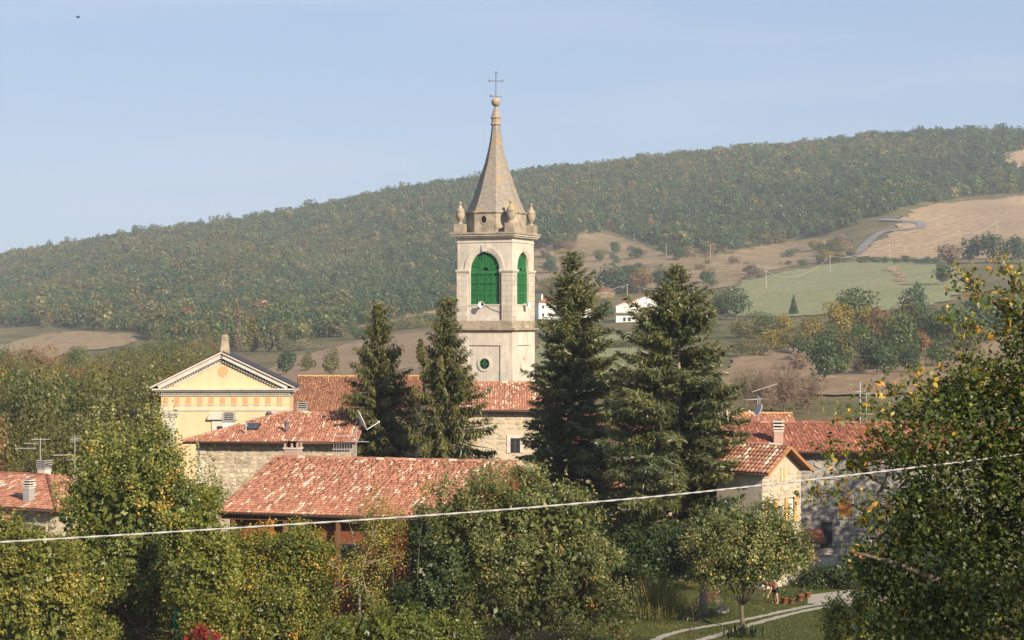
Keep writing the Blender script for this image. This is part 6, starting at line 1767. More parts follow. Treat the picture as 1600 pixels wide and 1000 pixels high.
def forests():
    rng = np.random.default_rng(8)
    kinds = []
    for kd, sh in (('green', 'round'), ('green', 'round'), ('dark', 'round'), ('dark', 'round'), ('olive', 'round'), ('olive', 'round'), ('rust', 'round'), ('dark', 'cone'), ('yellow', 'round'), ('brown', 'round')):
        kinds.append(far_mesh(kd, sh, 60 + len(kinds), 300, 0.135))
    # hillside
    n = 78000
    d = np.sqrt(rng.uniform(600**2, 1900**2, n)); px = rng.uniform(-420, 2050, n); x = (px - 800) / FPX * d
    z = terr(x, d); py = 500 - (z - CZ) / d * FPX
    edge = np.interp(px, [-420, 0, 100, 215, 260, 330, 430, 520, 600, 700, 780, 845, 880, 940, 990, 1040, 1110, 1200, 1290, 1345, 1376, 1408, 1440, 1500, 1600, 2050],
                         [540, 512, 513, 522, 545, 548, 546, 530, 506, 484, 440, 384, 370, 364, 373, 393, 399, 385, 372, 352, 342, 336, 322, 311, 303, 300]) - 3
    edge = edge + rng.normal(0, 2.2, n)
    ok = ((py < edge) | (d > 1650)) & ~in_poly(px, py, [(1563, 256), (1576, 238), (1620, 230), (1670, 238), (1670, 266), (1600, 270)])
    # thin with distance so that crowns stay about evenly close
    ok &= rng.random(n) < 0.56
    x, d, z, px, py = x[ok], d[ok], z[ok], px[ok], py[ok]
    P = np.stack([x, d, z - 0.3], 1)
    pn = pnoise(P, 0.009, 3.0) + 0.6 * pnoise(P, 0.031, 7.0) + rng.normal(0, .22, len(P))
    left = np.clip((900 - px) / 900, 0, 1)
    u = rng.random(len(P))
    idx = np.where(pn > 0.15, rng.choice([4, 5, 0, 1], len(P)), rng.choice([0, 1, 2, 3, 2, 3], len(P)))
    idx = np.where((pnoise(P, .024, 5.0) > .80 - .16 * left) & (u < .3), 6, idx); idx = np.where(u < .006, 6, idx); idx = np.where((u > 0.95) & (px > 700), 7, idx); idx = np.where((u > 0.935) & (u < 0.95) & (pn > 0), 8, idx)
    idx = np.where((u > 0.40) & (u < 0.36 + 0.34 * left), 5, idx); idx = np.where((u > 0.72) & (u < 0.72 + 0.10 * left), 4, idx)
    h = np.clip(rng.lognormal(1.80, .25, len(P)), 3.8, 11) * np.where(idx == 7, 1.15, 1.0) * (1 + 0.25 * (rng.random(len(P)) > .9)); w = h * rng.uniform(.78, 1.15, len(P)) * np.where(idx == 7, .8, 1)
    scatter('forest', 'dense mixed autumn forest covering the long hill', P, rng.random(len(P)) * 6.28, np.stack([w, w, h], 1), idx, kinds)
    # woods in the valley at the left
    n = 5600
    d = np.sqrt(rng.uniform(128**2, 680**2, n)); px = rng.uniform(-420, 345, n); x = (px - 800) / FPX * d
    z = terr(x, d); py = 500 - (z - CZ) / d * FPX
    fld = in_poly(px, py, [(-90, 552), (0, 534), (60, 518), (120, 510), (190, 512), (232, 524), (215, 549), (130, 566), (40, 592), (-90, 616)])
    lim = np.interp(px, [-420, 0, 100, 200, 260, 345], [560, 606, 602, 582, 566, 570])
    ok = ~fld & (py > lim) & (rng.random(n) < .42) & ((d > 185) | (px < 205))
    x, d, z, px = x[ok], d[ok], z[ok], px[ok]
    P = np.stack([x, d, z - .3], 1); u = rng.random(len(P))
    idx = rng.choice([0, 4, 5, 4, 5, 4, 5, 8, 1, 4, 5, 6], len(P))
    kinds2 = [far_mesh(kd, sh, 80 + i, 3200, 0.036) for i, (kd, sh) in enumerate((('green', 'round'), ('green', 'round'), ('dark', 'round'), ('dark', 'round'), ('olive', 'round'), ('olive', 'round'), ('rust', 'round'), ('dark', 'cone'), ('yellow', 'round')))]
    h = np.clip(rng.lognormal(1.70, .28, len(P)), 3, 9.5); w = h * rng.uniform(.50, .85, len(P))
    scatter('woodland', 'olive and rusty valley woods below the tan field, behind the left trees', P, rng.random(len(P)) * 6.28, np.stack([w, w, h], 1), idx, kinds2)
forests()

# ------------------------------------------------------------------ far houses
def far_house(name, label, px, py, d, w, dep, hw, rise, wall, roofm, yaw, windows):
    p = G(px, py) if d is None else Vector(((px - 800) / FPX * d, d, tz((px - 800) / FPX * d, d)))
    r = empty(name, p, R(yaw), label, 'house')
    MB().box(-w/2, w/2, 0, dep, -2, hw).build('wall', wall, r)
    rf = MB(); rf.prism([(-w/2 - .4, -.4, hw), (w/2 + .4, -.4, hw), (w/2 + .4, -.4, hw + .15), (w/2 - dep*.35, dep/2, hw + rise), (-w/2 + dep*.35, dep/2, hw + rise), (-w/2 - .4, -.4, hw + .15)], (0, .01, 0))
    rf = MB(); e = .4; A = [(-w/2-e, -e, hw), (w/2+e, -e, hw), (w/2+e, dep+e, hw), (-w/2-e, dep+e, hw)]; B = [(-w/2 + dep*.4, dep/2, hw + rise), (w/2 - dep*.4, dep/2, hw + rise)]
    rf.poly([A[0], A[1], B[1], B[0]]); rf.poly([A[1], A[2], B[1]]); rf.poly([A[2], A[3], B[0], B[1]]); rf.poly([A[3], A[0], B[0]]); rf.poly(A)
    rf.build('roof', roofm, r)
    for (x, z, ww, hh) in windows:
        f = MB().box(x - ww/2 - .08, x + ww/2 + .08, -.06, .02, z - hh/2 - .08, z + hh/2 + .08).build('window', MT['white_plaster'], r)
        MB().box(x - ww/2, x + ww/2, -.08, -.055, z - hh/2, z + hh/2).build('pane', MT['glass'], f)
    return r
MT['far_roof'] = M('far_red_roof', (0.36, 0.14, 0.085), .9, .15, .5)
MT['far_white'] = M('far_white_wall', (0.78, 0.74, 0.68), .9, .05, .3)
r = far_house('farmhouse', 'white farmhouse with red hipped roof just right of the tower', 868, 499, None, 12.5, 9, 6.2, 2.0, MT['far_white'], MT['far_roof'], 6, [(-4.6, 4.6, .8, 1.2), (-2.2, 4.6, .8, 1.2), (-4.6, 1.6, .8, 1.3), (-2.0, 1.6, .8, 1.3), (1.5, 4.6, .8, 1.2), (4.0, 4.6, .8, 1.2)])
MB().box(-4.9, -4.3, 3.2, 3.8, 7.2, 9.4).build('chimney', MT['far_white'], r)
MB().box(6.2, 13.5, 2, 8, -2, 4.2).build('annex_wall', MT['far_white'], r)
def gabled_far():
    p = G(992, 503); r = empty('gabled_farmhouse', p, R(-4), 'white gabled farmhouse with balcony between the two tall firs', 'house')
    wl, pk = MT['far_white'], MT['concrete_pale']
    mb = MB(); mb.box(-6.5, 6.5, 0, 9, -2, 5.4); mb.prism([(-7.0, 1.2, 5.4), (1.8, 1.2, 5.4), (-2.4, 1.2, 7.6)], (0, 7.5, 0)); mb.build('wall', wl, r)
    MB().prism([(-7.0, 1.15, 5.0), (1.6, 1.15, 5.0), (1.6, 1.15, 5.5), (-2.4, 1.15, 7.4), (-7.0, 1.15, 5.5)], (0, .04, 0)).build('gable_panel', pk, r)
    mb = MB(); mb.prism([(-7.6, .6, 5.3), (-2.4, .6, 7.75), (2.2, .6, 5.3), (2.2, .6, 5.05), (-2.4, .6, 7.45), (-7.6, .6, 5.05)], (0, 9, 0)); mb.build('roof', MT['far_roof'], r)
    mb = MB(); mb.prism([(-1.2, 3, 7.3), (4.0, 3, 9.4), (8.0, 3, 7.4), (8.0, 3, 7.1), (4.0, 3, 9.1), (-1.2, 3, 7.0)], (0, 8, 0)); mb.build('back_roof', MT['far_roof'], r)
    MB().prism([(-.8, 3.5, 5), (7.6, 3.5, 5), (7.6, 3.5, 7.2), (4, 3.5, 9), (-.8, 3.5, 7.0)], (0, 7, 0)).build('back_wall', wl, r)
    bl = MB().box(-6.6, 6.4, -1.4, 0, 3.0, 3.2).build('balcony', pk, r)
    for i in range(22): MB().box(-6.5 + .6*i, -6.42 + .6*i, -1.38, -1.32, 3.2, 4.1).build('baluster', MT['pole_wood'], bl)
    MB().box(-6.5, 6.3, -1.4, -1.3, 4.1, 4.2).build('handrail', MT['pole_wood'], bl)
    for (x, z, w, h) in ((-3.6, .9, .9, 1.4), (-1.9, .9, .9, 1.4), (4.2, 4.0, 2.2, 2.0), (2.4, 1.2, 1, 2)):
        f = MB().box(x - w/2 - .1, x + w/2 + .1, -.05, .02, z - h/2 - .1, z + h/2 + .1).build('window', wl, r); MB().box(x - w/2, x + w/2, -.08, -.052, z - h/2, z + h/2).build('pane', MT['glass'], f)
    MB().box(6.0, 6.6, -1.4, -.9, -2, 5.4).build('pillar', MT['pink_brick'], r)
gabled_far()
r = far_house('white_ruin', 'small white building half hidden in the forest edge right of the urns', 876, 366, None, 8.5, 6, 6.0, 1.5, MT['far_white'], MT['concrete_pale'], 0, [(-2, 4, 1, 1.5), (1.5, 4, 1, 1.5)])
MB().box(3.0, 3.8, 1, 1.8, 6, 9.5).build('chimney', MT['far_white'], r)
far_house('stone_barn', 'low tan barn roof left above the gabled farmhouse', 945, 466, None, 9.0, 7, 3.2, 1.8, MT['dryslope'], MT['tile_old'], 0, [(0, 1.5, .8, 1)])

# ------------------------------------------------------------------ poles and their wires
def pole(px, py0, py1, label, lean=0.0, group='wooden utility poles on the slope', thick=0.17, arm=False):
    b = G(px, py0); h = (py0 - py1) / FPX * b.y
    r = empty('utility_pole', b, 0, label, 'utility pole', group)
    MB().tube([(0, 0, -.6), (lean * .5, 0, h * .5), (lean, 0, h)], [thick, thick * .9, thick * .75], 8).build('post', MT['pole_wood'], r)
    MB().box(lean - .09, lean + .09, -.22, -.1, h - .5, h - .2).build('insulator', MT['white_plastic'], r)
    return b + Vector((lean, 0, h - .15))
tops = [pole(980, 468, 444, 'wooden utility pole above the gabled farmhouse'),
        pole(1197, 453, 423, 'pale wooden pole standing in the left part of the meadow'),
        pole(1297, 428, 399, 'pale wooden pole in the middle of the meadow'),
        pole(1390, 403, 382, 'wooden pole beyond the hedge in the stubble field')]
pole(1292, 398, 375, 'leaning wooden pole on the dry slope', lean=-1.7)
tops.append(pole(1500, 392, 362, 'thin pole high in the stubble field', thick=.13)); tops.append(pole(1558, 372, 345, 'farthest thin pole of the line crossing the stubble field', thick=.13))
pole(907, 362, 346, 'thin pole at the forest edge near the white ruin', thick=.15); pole(1041, 402, 380, 'grey pole at the forest edge above the broad fir', thick=.15); pole(1110, 404, 382, 'pole beside a red bush at the forest edge', thick=.15); pole(991, 378, 366, 'short grey pole on the dry slope top', thick=.15)
ft(1104, 403, 12, 12, 'rust', 'bush', 'small red bush beside a forest edge pole', 'bush', None, 'shrub')
def span(a, b, sag, r, label, mat=MT['wire'], name='overhead_wire', group=None, n=18):
    pts = []
    for i in range(n + 1):
        t = i / n; p = a.lerp(b, t); p.z -= sag * 4 * t * (1 - t); pts.append(p)
    mb = MB(); mb.tube(pts, r, 6)
    return tag(mb.build(name, mat), label, 'wire', group)
names = ['overhead wire from the farmhouse pole to the first meadow pole', 'overhead wire between the two meadow poles', 'overhead wire from the meadow to the hedge pole', 'overhead wire rising across the stubble field', 'overhead wire between the two farthest poles']
for i, lb in enumerate(names):
    span(tops[i], tops[i+1], 5.5 if i in (0, 1) else 3.0, .05, lb, group='wires of the pole line')
span(tops[0], tops[0] + Vector((-40, -30, -10)), 1.0, .05, 'overhead wire dropping from the farmhouse pole toward the fir', group='wires of the pole line')

# near power cable across the picture
def cable():
    d = 34.0; k = d / FPX
    ctl = [(-260, 860), (0, 847), (350, 826), (700, 803), (1000, 778), (1200, 757), (1420, 731.5), (1620, 706), (1900, 664)]
    P = [W(px, py, d + (px - 700) * 0.0016) for px, py in ctl]
    C = []
    for i in range(len(P) - 1):
        p0, p1, p2, p3 = P[max(i-1, 0)], P[i], P[i+1], P[min(i+2, len(P)-1)]
        for s in range(10):
            t = s / 10; C.append(0.5 * ((2*p1) + (p2-p0)*t + (2*p0-5*p1+4*p2-p3)*t*t + (3*p1-p0-3*p2+p3)*t**3))
    C.append(P[-1])
    mb = MB()
    for ph in (0, math.pi):      # two strands twisted about each other
        pts = []
        for i in range(len(C) - 1):
            for s in range(3):
                c = C[i].lerp(C[i+1], s / 3); a = (i * 3 + s) * 1.05 + ph
                pts.append(c + Vector((0, math.cos(a), math.sin(a))) * 0.007)
        mb.tube(pts, 0.0115, 6)
    tag(mb.build('power_cable', MT['cable'], smooth=True), 'thick pale overhead cable crossing the whole garden in front of the trees', 'cable')
    for p, lb in ((C[0], 'utility pole carrying the thick pale cable beyond the lower left picture edge'), (C[-1], 'utility pole carrying the thick pale cable beyond the right picture edge')):
        zg = tz(p.x, p.y); r = empty('utility_pole', (p.x, p.y, zg), 0, lb, 'utility pole')
        MB().tube([(0, 0.18, -.5), (0, 0.18, p.z - zg + .5)], [.15, .12], 10).build('post', MT['pole_wood'], r)
        MB().box(-.06, .06, 0.0, .1, p.z - zg - .12, p.z - zg + .1).build('clamp', MT['iron'], r)
cable()

# ------------------------------------------------------------------ aerials and dishes
def yagi(parent, c, az, L, n, w, mat, vertical=False):
    dx, dy = math.cos(az), math.sin(az); c = Vector(c)
    b = MB().tube([c - Vector((dx, dy, 0)) * L/2, c + Vector((dx, dy, 0)) * L/2], 0.022, 5).build('boom', mat, parent)
    for i in range(n):
        p = c + Vector((dx, dy, 0)) * (L * ((i + .5) / n - .5)); q = Vector((-dy, dx, 0)) * w/2 if not vertical else Vector((0, 0, w/2))
        MB().tube([p - q, p + q], 0.014, 4).build('element', mat, b)
def aerial(name, label, px, d, py0, py1, booms, mat=None, r=.028, curve=False):
    mat = mat or MT['aluminium']
    b = W(px, py0, d); root = empty(name, b, 0, label, 'aerial'); k = d / FPX
    H = (py0 - py1) * k
    MB().tube([(0, 0, -.5), (0, 0, H)], r, 6).build('mast', mat, root)
    for (dx0, dx1, py, az, n, w, vert) in booms:
        L = (dx1 - dx0) * k / max(.2, abs(math.cos(az))); c = ((dx0 + dx1) / 2 * k, 0.0, (py0 - py) * k)
        yagi(root, c, az, L, n, w, mat, vert)
    return root, k
# on the near ridge: aerial + dish
Pd = W(556, 714, 98.6)
def dish(name, label, px, py, d, dia, az, tilt, mast_px=None, feed=True):
    c = W(px, py, d); r = empty(name, c, 0, label, 'satellite dish')
    mt = Matrix.Rotation(az, 4, 'Z') @ Matrix.Rotation(R(90) - tilt, 4, 'Y')     # local z = looking direction
    prof = [(dia/2 * math.sqrt(t) + .001, dia * .11 * t) for t in (0, .05, .15, .3, .5, .75, 1)]
    MB().lathe(prof + [(dia/2, dia*.11 + .02)], n=26, cap=False).xf(mt).build('reflector', MT['dish'], r, smooth=True)
    MB().lathe([(dia/2 - .012, dia*.105), (dia/2 + .012, dia*.105), (dia/2 + .012, dia*.13), (dia/2 - .012, dia*.13)], n=26, cap=False).xf(mt).build('rim', MT['white_plastic'], r)
    if feed:
        MB().tube([(dia*.5, 0, dia*.11), (dia*.42, 0, dia*.75)], .022, 5).xf(mt).build('feed_arm', MT['white_plastic'], r)
        MB().sphere((dia*.40, 0, dia*.78), .06, 8, 6).xf(mt).build('receiver', MT['white_plastic'], r, smooth=True)
    MB().tube([(0, 0, -.02), (0, 0, -.25)], .05, 8).xf(mt).build('mount', MT['iron'], r)
    return r, mt
dr, _m = dish('satellite_dish', 'satellite dish seen edge-on above the near terracotta ridge', 562.5, 658, 99.0, 1.10, R(10), R(24))
ar, k_ = aerial('roof_aerial', 'bent aluminium aerial mast on the near terracotta ridge', 556.5, 98.8, 716, 668,
                [(-37, -2, 681, R(12), 9, .35, False), (-20, 20, 690, R(-15), 8, .5, False), (-37, -4, 702, R(5), 8, .5, True)], r=.032)
MB().tube([(-.16, 0, -.15), (-.10, 0, .1), (.0, 0, .32), (.0, 0, .9)], .035, 7).build('bent_stay', MT['aluminium'], ar, smooth=True)
MB().tube([(0, 0, 1.4), (.12, .1, 1.62)], .03, 6).build('dish_bracket', MT['iron'], ar)
# left edge aerials
aerial('roof_aerial', 'triple boom aerial above the left hipped roof', 63, 114, 747, 684, [(-13, 14, 686.5, R(10), 9, .3, False), (-26, -4, 693, R(-12), 7, .3, False), (-39, -6, 700.5, R(5), 9, .35, False)])
aerial('roof_aerial', 'tall thin aerial mast beside the leafy apple tree top', 117, 113, 790, 680, [(-34, -4, 711, R(15), 8, .35, False), (-12, 2, 718.5, R(40), 6, .4, False), (-4, 4, 686, R(80), 5, .4, True)])
# right side aerials and dish
aerial('roof_aerial', 'aerial with tilted yellow-tipped boom above the lichened roof', 1184, 127, 656, 622, [(-20, 10, 624, R(60), 6, .8, False)])
def long_boom():
    a, b = W(1176, 612, 127), W(1214, 600, 127); r = empty('television_boom', W(1186, 625, 127), 0, 'long tilted television boom beside the upper dish', 'aerial')
    o = r.location
    MB().tube([a - o, b - o], .035, 5).build('boom', MT['pole_wood'], r)
    for i in range(10):
        p = a.lerp(b, (i + .5) / 10) - o; MB().tube([p + Vector((0, -.3, 0)), p + Vector((0, .3, 0))], .018, 4).build('element', MT['aluminium'], r)
    MB().tube([(-.1, 0, .30), (.06, 0, .05), (0.02, 0, -.5), (0, 0, -1.3)], .025, 5).build('mast', MT['aluminium'], r)
long_boom()
dish('satellite_dish', 'grey satellite dish seen edge-on above the lichened roof', 1186.5, 641, 126.6, .85, R(-160), R(25), feed=True)
aerial('roof_aerial', 'tall lattice aerial mast above the long red roof near the walnut', 1344, 117.5, 668, 597, [(2, 32, 647, R(8), 9, .4, False), (-8, 6, 612, R(70), 6, .5, False)], r=.04)
aerial('roof_aerial', 'short second aerial mast right of the lattice mast', 1353.5, 118, 668, 615, [(-5, 8, 616, R(60), 5, .4, False)])
aerial('roof_aerial', 'thin pale aerial rod between the two tall firs', 955, 130, 652, 619, [(-3, 3, 622, R(70), 3, .3, False)])
aerial('roof_aerial', 'light wire aerial beside the skylight of the stone house', 397, 123, 672, 652, [(-7, 6, 653, R(30), 5, .3, False)], r=.018)

# ------------------------------------------------------------------ things in the garden
# two-tone garden objects: rock, pots, netting
def rock():
    p = G(1127, 961); rng = np.random.default_rng(3)
    bm = bmesh.new(); bmesh.ops.create_icosphere(bm, subdivisions=3, radius=.5)
    for v in bm.verts:
        q = v.co * (1 + .25 * math.sin(v.co.x * 7 + 1) * math.cos(v.co.y * 6) + rng.normal(0, .06)); q = q + Vector(rng.normal(0, .022, 3)); v.co = (q.x * .85, q.y * .7, max(-.1, q.z * .42 + .1 * q.x))
    me = bpy.data.meshes.new('boulder'); bm.to_mesh(me); bm.free(); me.materials.append(M('mossy_boulder', (.26, .24, .20), .95, .4, 5, .8, 14))
    o = link('boulder', me); o.location = (p.x, p.y, p.z + .08); tag(o, 'pale grey boulder beside the thick pale trunk', 'boulder')
rock()
MT['terracotta'] = M('terracotta_pot', (.22, .085, .045), .8, .15, 6)
for i, (px, py, s, lb) in enumerate(((1226, 944, .95, 'terracotta pot just right of the bending person'), (1237, 944, .8, 'small terracotta pot in the middle of the pot row'), (1250, 941, 1.0, 'wide terracotta pot near the gravel yard'), (1262, 938, .9, 'terracotta pot at the end of the row by the yard'))):
    p = G(px, py); r = empty('flower_pot', p, 0, lb, 'flower pot', 'terracotta pots by the yard'); r.scale = (s, s, s)
    MB().lathe([(.13, 0), (.19, .30), (.22, .31), (.22, .37), (.19, .37), (.17, .30)], n=14, cap=False).build('pot', MT['terracotta'], r, smooth=True)
    MB().lathe([(.001, .31), (.175, .32)], n=12, cap=False).build('soil', MT['ploughed'], r)
    rng = np.random.default_rng(i); c = rng.normal(0, .13, (90, 3)) + np.array([0, 0, .55])
    o = link('leaves', leaf_mesh('leaves', c, rng.normal(size=c.shape), .12, .06, MT['leaf_dark'], rng.random(90)), r); o['kind'] = 'stuff'
MT['net'] = M('turquoise_netting', (.02, .26, .17), .8, .2, 3)
def netting():
    d = 81; x = (282 - 800) / FPX * d; z = tz(x, d); base = Vector((x, d, z)); zt = W(282, 940, d).z - z; zb = W(282, 990, d).z - z
    mb = MB(); n, m = 8, 10; w = .62
    g = [[Vector(((i / n - .5) * w * (1 - .35 * j / m) + .05 * math.sin(j), .10 * math.sin(i * 2.1 + j * .5), zt + (zb - .6 - zt) * j / m)) for i in range(n + 1)] for j in range(m + 1)]
    for j in range(m):
        for i in range(n): mb.poly([g[j][i], g[j][i+1], g[j+1][i+1], g[j+1][i]])
    o = mb.build('garden_net', MT['net'], smooth=True); o.location = base
    md = o.modifiers.new('thick', 'SOLIDIFY'); md.thickness = .015
    tag(o, 'turquoise garden netting hanging among the leaves by the red creeper', 'net')
    p = empty('garden_stake', base + Vector((0, .12, 0)), 0, 'wooden stake holding the turquoise garden netting', 'stake')
    MB().tube([(0, 0, -.3), (0, 0, zt + .15)], .03, 6).build('post', MT['pole_wood'], p)
netting()

# bicycle, red, by the thick trunk
MT['red_paint'] = M('red_paint', (.17, .012, .016), .35, .1, 5, spec=.5)
MT['rubber'] = M('black_rubber', (.02, .02, .02), .8, .1, 5)
def bicycle():
    p = G(1113, 955) + Vector((0, .8, 0)); p.z = tz(p.x, p.y)
    r = empty('bicycle', p, R(20), 'red bicycle leaning in shade behind the thick pale trunk', 'bicycle')
    for x in (-.48, .48):
        w_ = MB(); n = 22
        for i in range(n):
            a, b = 6.2832 * i / n, 6.2832 * (i + 1) / n
            w_.tube([(x + .33*math.cos(a), 0, .34 + .33*math.sin(a)), (x + .33*math.cos(b), 0, .34 + .33*math.sin(b))], .022, 5)
        wh = w_.build('wheel', MT['rubber'], r)
        sp = MB()
        for i in range(12):
            a = 6.2832 * i / 12; sp.tube([(x, 0, .34), (x + .31*math.cos(a), 0, .34 + .31*math.sin(a))], .004, 3)
        sp.build('spokes', MT['aluminium'], wh)
    f = MB()
    for a, b in (((-.48, 0, .34), (-.12, 0, .30)), ((-.12, 0, .30), (-.22, 0, .82)), ((-.48, 0, .34), (-.20, 0, .74)), ((-.20, 0, .74), (.34, 0, .78)), ((-.12, 0, .30), (.36, 0, .70)), ((.33, 0, .86), (.48, 0, .34))):
        f.tube([a, b], .024, 6)
    f.build('frame', MT['red_paint'], r)
    MB().box(-.34, -.10, -.07, .07, .84, .90).build('saddle', MT['rubber'], r, bevel=.02)
    MB().tube([(.30, -.26, .98), (.33, -.1, .94), (.33, .1, .94), (.30, .26, .98)], .014, 5).build('handlebar', MT['aluminium'], r)
bicycle()

# parked dark car seen from behind in the house's shade
def car():
    d = 104.5; x = (1293 - 800) / FPX * d; p = Vector((x, d, tz(x, d)))
    r = empty('parked_car', p, R(4), 'dark car with red tail lights parked in the shade of the long house', 'car')
    MT['car_paint'] = M('dark_car_paint', (.03, .032, .04), .25, .05, 2, spec=.6)
    side = [(0, .30), (.02, .62), (.10, .86), (.22, .95), (.55, 1.42), (.75, 1.47), (2.0, 1.47), (2.25, 1.40), (2.85, 1.0), (3.7, .88), (3.95, .70), (3.98, .32)]
    mb = MB(); secs = []
    for sx, ins in ((-.86, 1), (-.80, 0), (.80, 0), (.86, 1)):
        secs.append([(sx * (1 - (.16 if z > 1.05 else .03 if z > .9 else 0)), y, z) for (y, z) in side])
    mb.prism([(-.80, y, z) for y, z in side], (1.6, 0, 0))
    for i, (vx, vy, vz) in enumerate(mb.v):
        k = 1.0 if vz < .5 else 1.04 if vz < .97 else .84
        mb.v[i] = (vx * k, vy, vz)
    body = mb.build('body', MT['car_paint'], r, bevel=.05)
    MB().prism([(-.60, .215, 1.0), (.60, .215, 1.0), (.52, .50, 1.37), (-.52, .50, 1.37)], (0, -.012, .008)).build('rear_window', MT['glass'], r)
    for s in (-1, 1):
        MB().prism([(s*.685, .62, 1.02), (s*.685, 2.7, 1.02), (s*.672, 2.2, 1.36), (s*.672, .78, 1.38)], (s*.012, 0, 0)).build('side_window', MT['glass'], r)
        MB().box(min(s*.60, s*.82), max(s*.60, s*.82), .02, .14, .66, .90).build('tail_light', MT['red_paint'], r, bevel=.02)
        for y in (.72, 3.2):
            w_ = MB().lathe([(.20, -.09), (.31, -.09), (.32, -.05), (.32, .05), (.31, .09), (.20, .09)], n=20).xf(Matrix.Translation((s*.76, y, .32)) @ Matrix.Rotation(R(90), 4, 'Y')).build('wheel', MT['rubber'], r)
            MB().lathe([(.001, -.095), (.19, -.095), (.19, .095), (.001, .095)], n=16).xf(Matrix.Translation((s*.765, y, .32)) @ Matrix.Rotation(R(90), 4, 'Y')).build('rim', MT['aluminium'], w_)
        MB().box(min(s*.87, s*1.02), max(s*.87, s*1.02), 2.5, 2.62, .95, 1.07).build('mirror', MT['car_paint'], r, bevel=.02)
    MB().box(-.84, .84, -.06, .1, .36, .56).build('bumper', MT['rubber'], r, bevel=.03)
    MB().box(-.26, .26, -.012, .02, .62, .74).build('number_plate', MT['white_plastic'], r)
car()

# person bending over behind the apple tree
def person():
    p = G(1212, 945)
    root = empty('person', p, R(25), 'person in dark shorts and red top bending behind the round apple tree', 'person')
    skin_m = M('skin', (.46, .27, .19), .6, .06, 8, spec=.3); MT['skin'] = skin_m
    dark = M('dark_shorts_cloth', (.018, .02, .028), .9, .15, 8); red = M('red_top_cloth', (.20, .02, .03), .9, .15, 8); hair = M('dark_hair', (.03, .02, .015), .6, .2, 12)
    def skinned(name, V, E, Rd, mat, parent, sub=2):
        me = bpy.data.meshes.new(name); me.from_pydata(V, E, [])
        o = link(name, me, parent)
        md = o.modifiers.new('skin', 'SKIN'); me.skin_vertices[0] if me.skin_vertices else None
        for i, s in enumerate(me.skin_vertices[0].data): s.radius = (Rd[i], Rd[i]); s.use_root = (i == 0)
        md.use_smooth_shade = True
        o.modifiers.new('sub', 'SUBSURF').levels = sub; o.modifiers['sub'].render_levels = sub
        me.materials.append(mat); return o
    # facing -x (to the left), bent forward at the hips
    V = [(0, 0, .90), (-.16, 0, 1.02), (-.34, 0, 1.10), (-.46, 0, 1.13), (-.54, 0, 1.12), (-.64, 0, 1.08),            # pelvis, waist, chest, shoulders, neck, head
         (.0, .11, .86), (-.05, .13, .48), (.03, .14, .10), (-.12, .15, .04),
         (.0, -.11, .86), (-.03, -.13, .48), (.05, -.14, .10), (-.10, -.15, .04),
         (-.44, .19, 1.08), (-.42, .24, .82), (-.52, .20, .60), (-.56, .19, .52),
         (-.44, -.19, 1.08), (-.42, -.24, .82), (-.52, -.20, .60), (-.56, -.19, .52), (-.72, 0, 1.03)]
    E = [(0, 1), (1, 2), (2, 3), (3, 4), (4, 5), (5, 22), (0, 6), (6, 7), (7, 8), (8, 9), (0, 10), (10, 11), (11, 12), (12, 13), (3, 14), (14, 15), (15, 16), (16, 17), (3, 18), (18, 19), (19, 20), (20, 21)]
    Rd = [.14, .125, .15, .10, .055, .095, .10, .065, .045, .035, .10, .065, .045, .035, .062, .047, .034, .028, .062, .047, .034, .028, .07]
    body = skinned('body', V, E, Rd, skin_m, root)
    skinned('shorts', [V[0], (-.10, 0, .97), (.0, .11, .84), (-.04, .13, .56), (.0, -.11, .84), (-.02, -.13, .56)], [(0, 1), (0, 2), (2, 3), (0, 4), (4, 5)], [.17, .15, .125, .105, .125, .105], dark, root)
    skinned('shirt', [V[2], (-.12, 0, 1.0), V[3], (-.44, .19, 1.07), (-.425, .23, .90), (-.44, -.19, 1.07), (-.425, -.23, .90)], [(0, 1), (0, 2), (2, 3), (3, 4), (2, 5), (5, 6)], [.175, .16, .135, .085, .07, .085, .07], red, root)
    MB().sphere((-.655, 0, 1.10), .108, 12, 8).build('hair', hair, root, smooth=True)
    for s in (-1, 1):
        h = MB()
        h.sphere((-.575, s*.19, .48), .042, 8, 6, (1, .5, 1.2))
        for i, (dx, ln) in enumerate(((-.03, .07), (-.01, .085), (.01, .08), (.03, .065))):
            h.tube([(-.575 + dx, s*.19, .44), (-.585 + dx*1.1, s*.19, .44 - ln*.6), (-.60 + dx*1.1, s*.185, .44 - ln)], [.011, .010, .008], 6)
        h.tube([(-.60, s*.18, .49), (-.635, s*.17, .455), (-.645, s*.17, .43)], [.012, .011, .009], 6)
        h.build('hand', skin_m, root, smooth=True)
person()

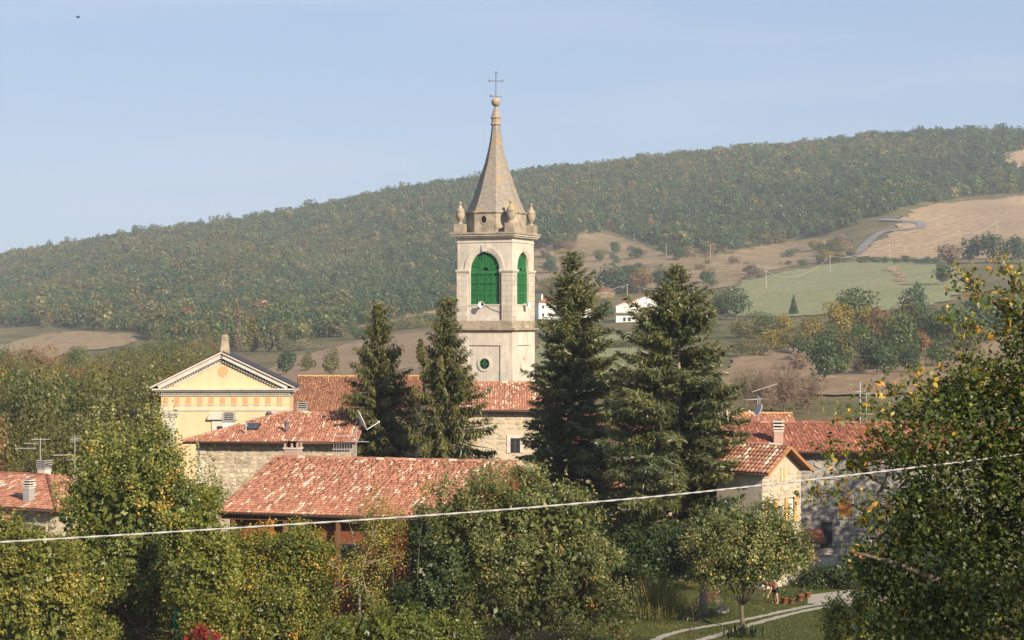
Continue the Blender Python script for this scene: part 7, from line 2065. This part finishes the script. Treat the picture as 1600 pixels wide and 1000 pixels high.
# grass tufts where the lawn shows
def grass():
    rng = np.random.default_rng(12); n = 16000
    px = rng.uniform(960, 1460, n); d = rng.uniform(84, 103, n); x = (px - 800) / FPX * d
    z = terr(x, d)
    def near(xa, ya, xb, yb): # distance to segment
        t = np.clip(((x - xa) * (xb - xa) + (d - ya) * (yb - ya)) / ((xb-xa)**2 + (yb-ya)**2), 0, 1)
        return np.hypot(x - xa - t*(xb-xa), d - ya - t*(yb-ya))
    tr = np.minimum.reduce([near(*gxy(a, b), *gxy(c, e)) for a, b, c, e in ((1000, 1012, 1060, 993), (1060, 993, 1150, 973), (1150, 973, 1240, 955), (1240, 955, 1320, 942), (1060, 1014, 1120, 997), (1120, 997, 1190, 976), (1190, 976, 1270, 957), (1270, 957, 1340, 944))])
    ok = (tr > .30) & ~((px > 1262) & (d > 95.5))
    P = np.stack([x, d, z], 1)[ok]; n = len(P)
    ax = unit(np.stack([rng.normal(0, .4, n), rng.normal(0, .4, n), np.ones(n)], 1)); l = rng.uniform(.05, .16, n)
    o = link('grass', leaf_mesh('grass', P + ax * l[:, None] * .5, rng.normal(size=(n, 3)), l, .03, MT['blade'], rng.normal(.5, .25, n), axis=ax)); tag(o, 'short grass tufts on the garden lawn round the drive', 'grass', kind='stuff')
grass()

# small bird high in the sky
def bird():
    c = W(122, 27, 160); r = empty('bird', c, R(30), 'small dark bird flying high in the upper left sky', 'bird')
    mb = MB(); mb.sphere((0, 0, 0), .07, 8, 6, (2.0, .8, .8)); mb.sphere((.15, 0, .02), .04, 8, 5)
    mb.prism([(-.12, -.03, 0), (-.26, -.06, 0), (-.26, .06, 0), (-.12, .03, 0)], (0, 0, .012))
    for s in (-1, 1): mb.prism([(.05, s*.03, .02), (-.06, s*.03, .02), (-.10, s*.30, .10), (0.0, s*.20, .09)], (0, 0, .01))
    mb.build('body', MT['black'], r, smooth=True)
bird()

# ------------------------------------------------------------------ valley air
HAZE = 0.00019
def haze():
    mb = MB(); mb.box(-2650, 2650, -420, 2680, -30, 260)
    o = mb.build('haze', None); m, nt, out = new_mat('valley_haze')
    v = nt.nodes.new('ShaderNodeVolumePrincipled'); v.inputs['Color'].default_value = (.80, .86, .95, 1); v.inputs['Density'].default_value = HAZE; v.inputs['Anisotropy'].default_value = 0.0
    nt.links.new(v.outputs[0], out.inputs['Volume']); o.data.materials.append(m)
    tag(o, 'thin bluish autumn haze filling the valley', 'haze', kind='stuff')
haze()
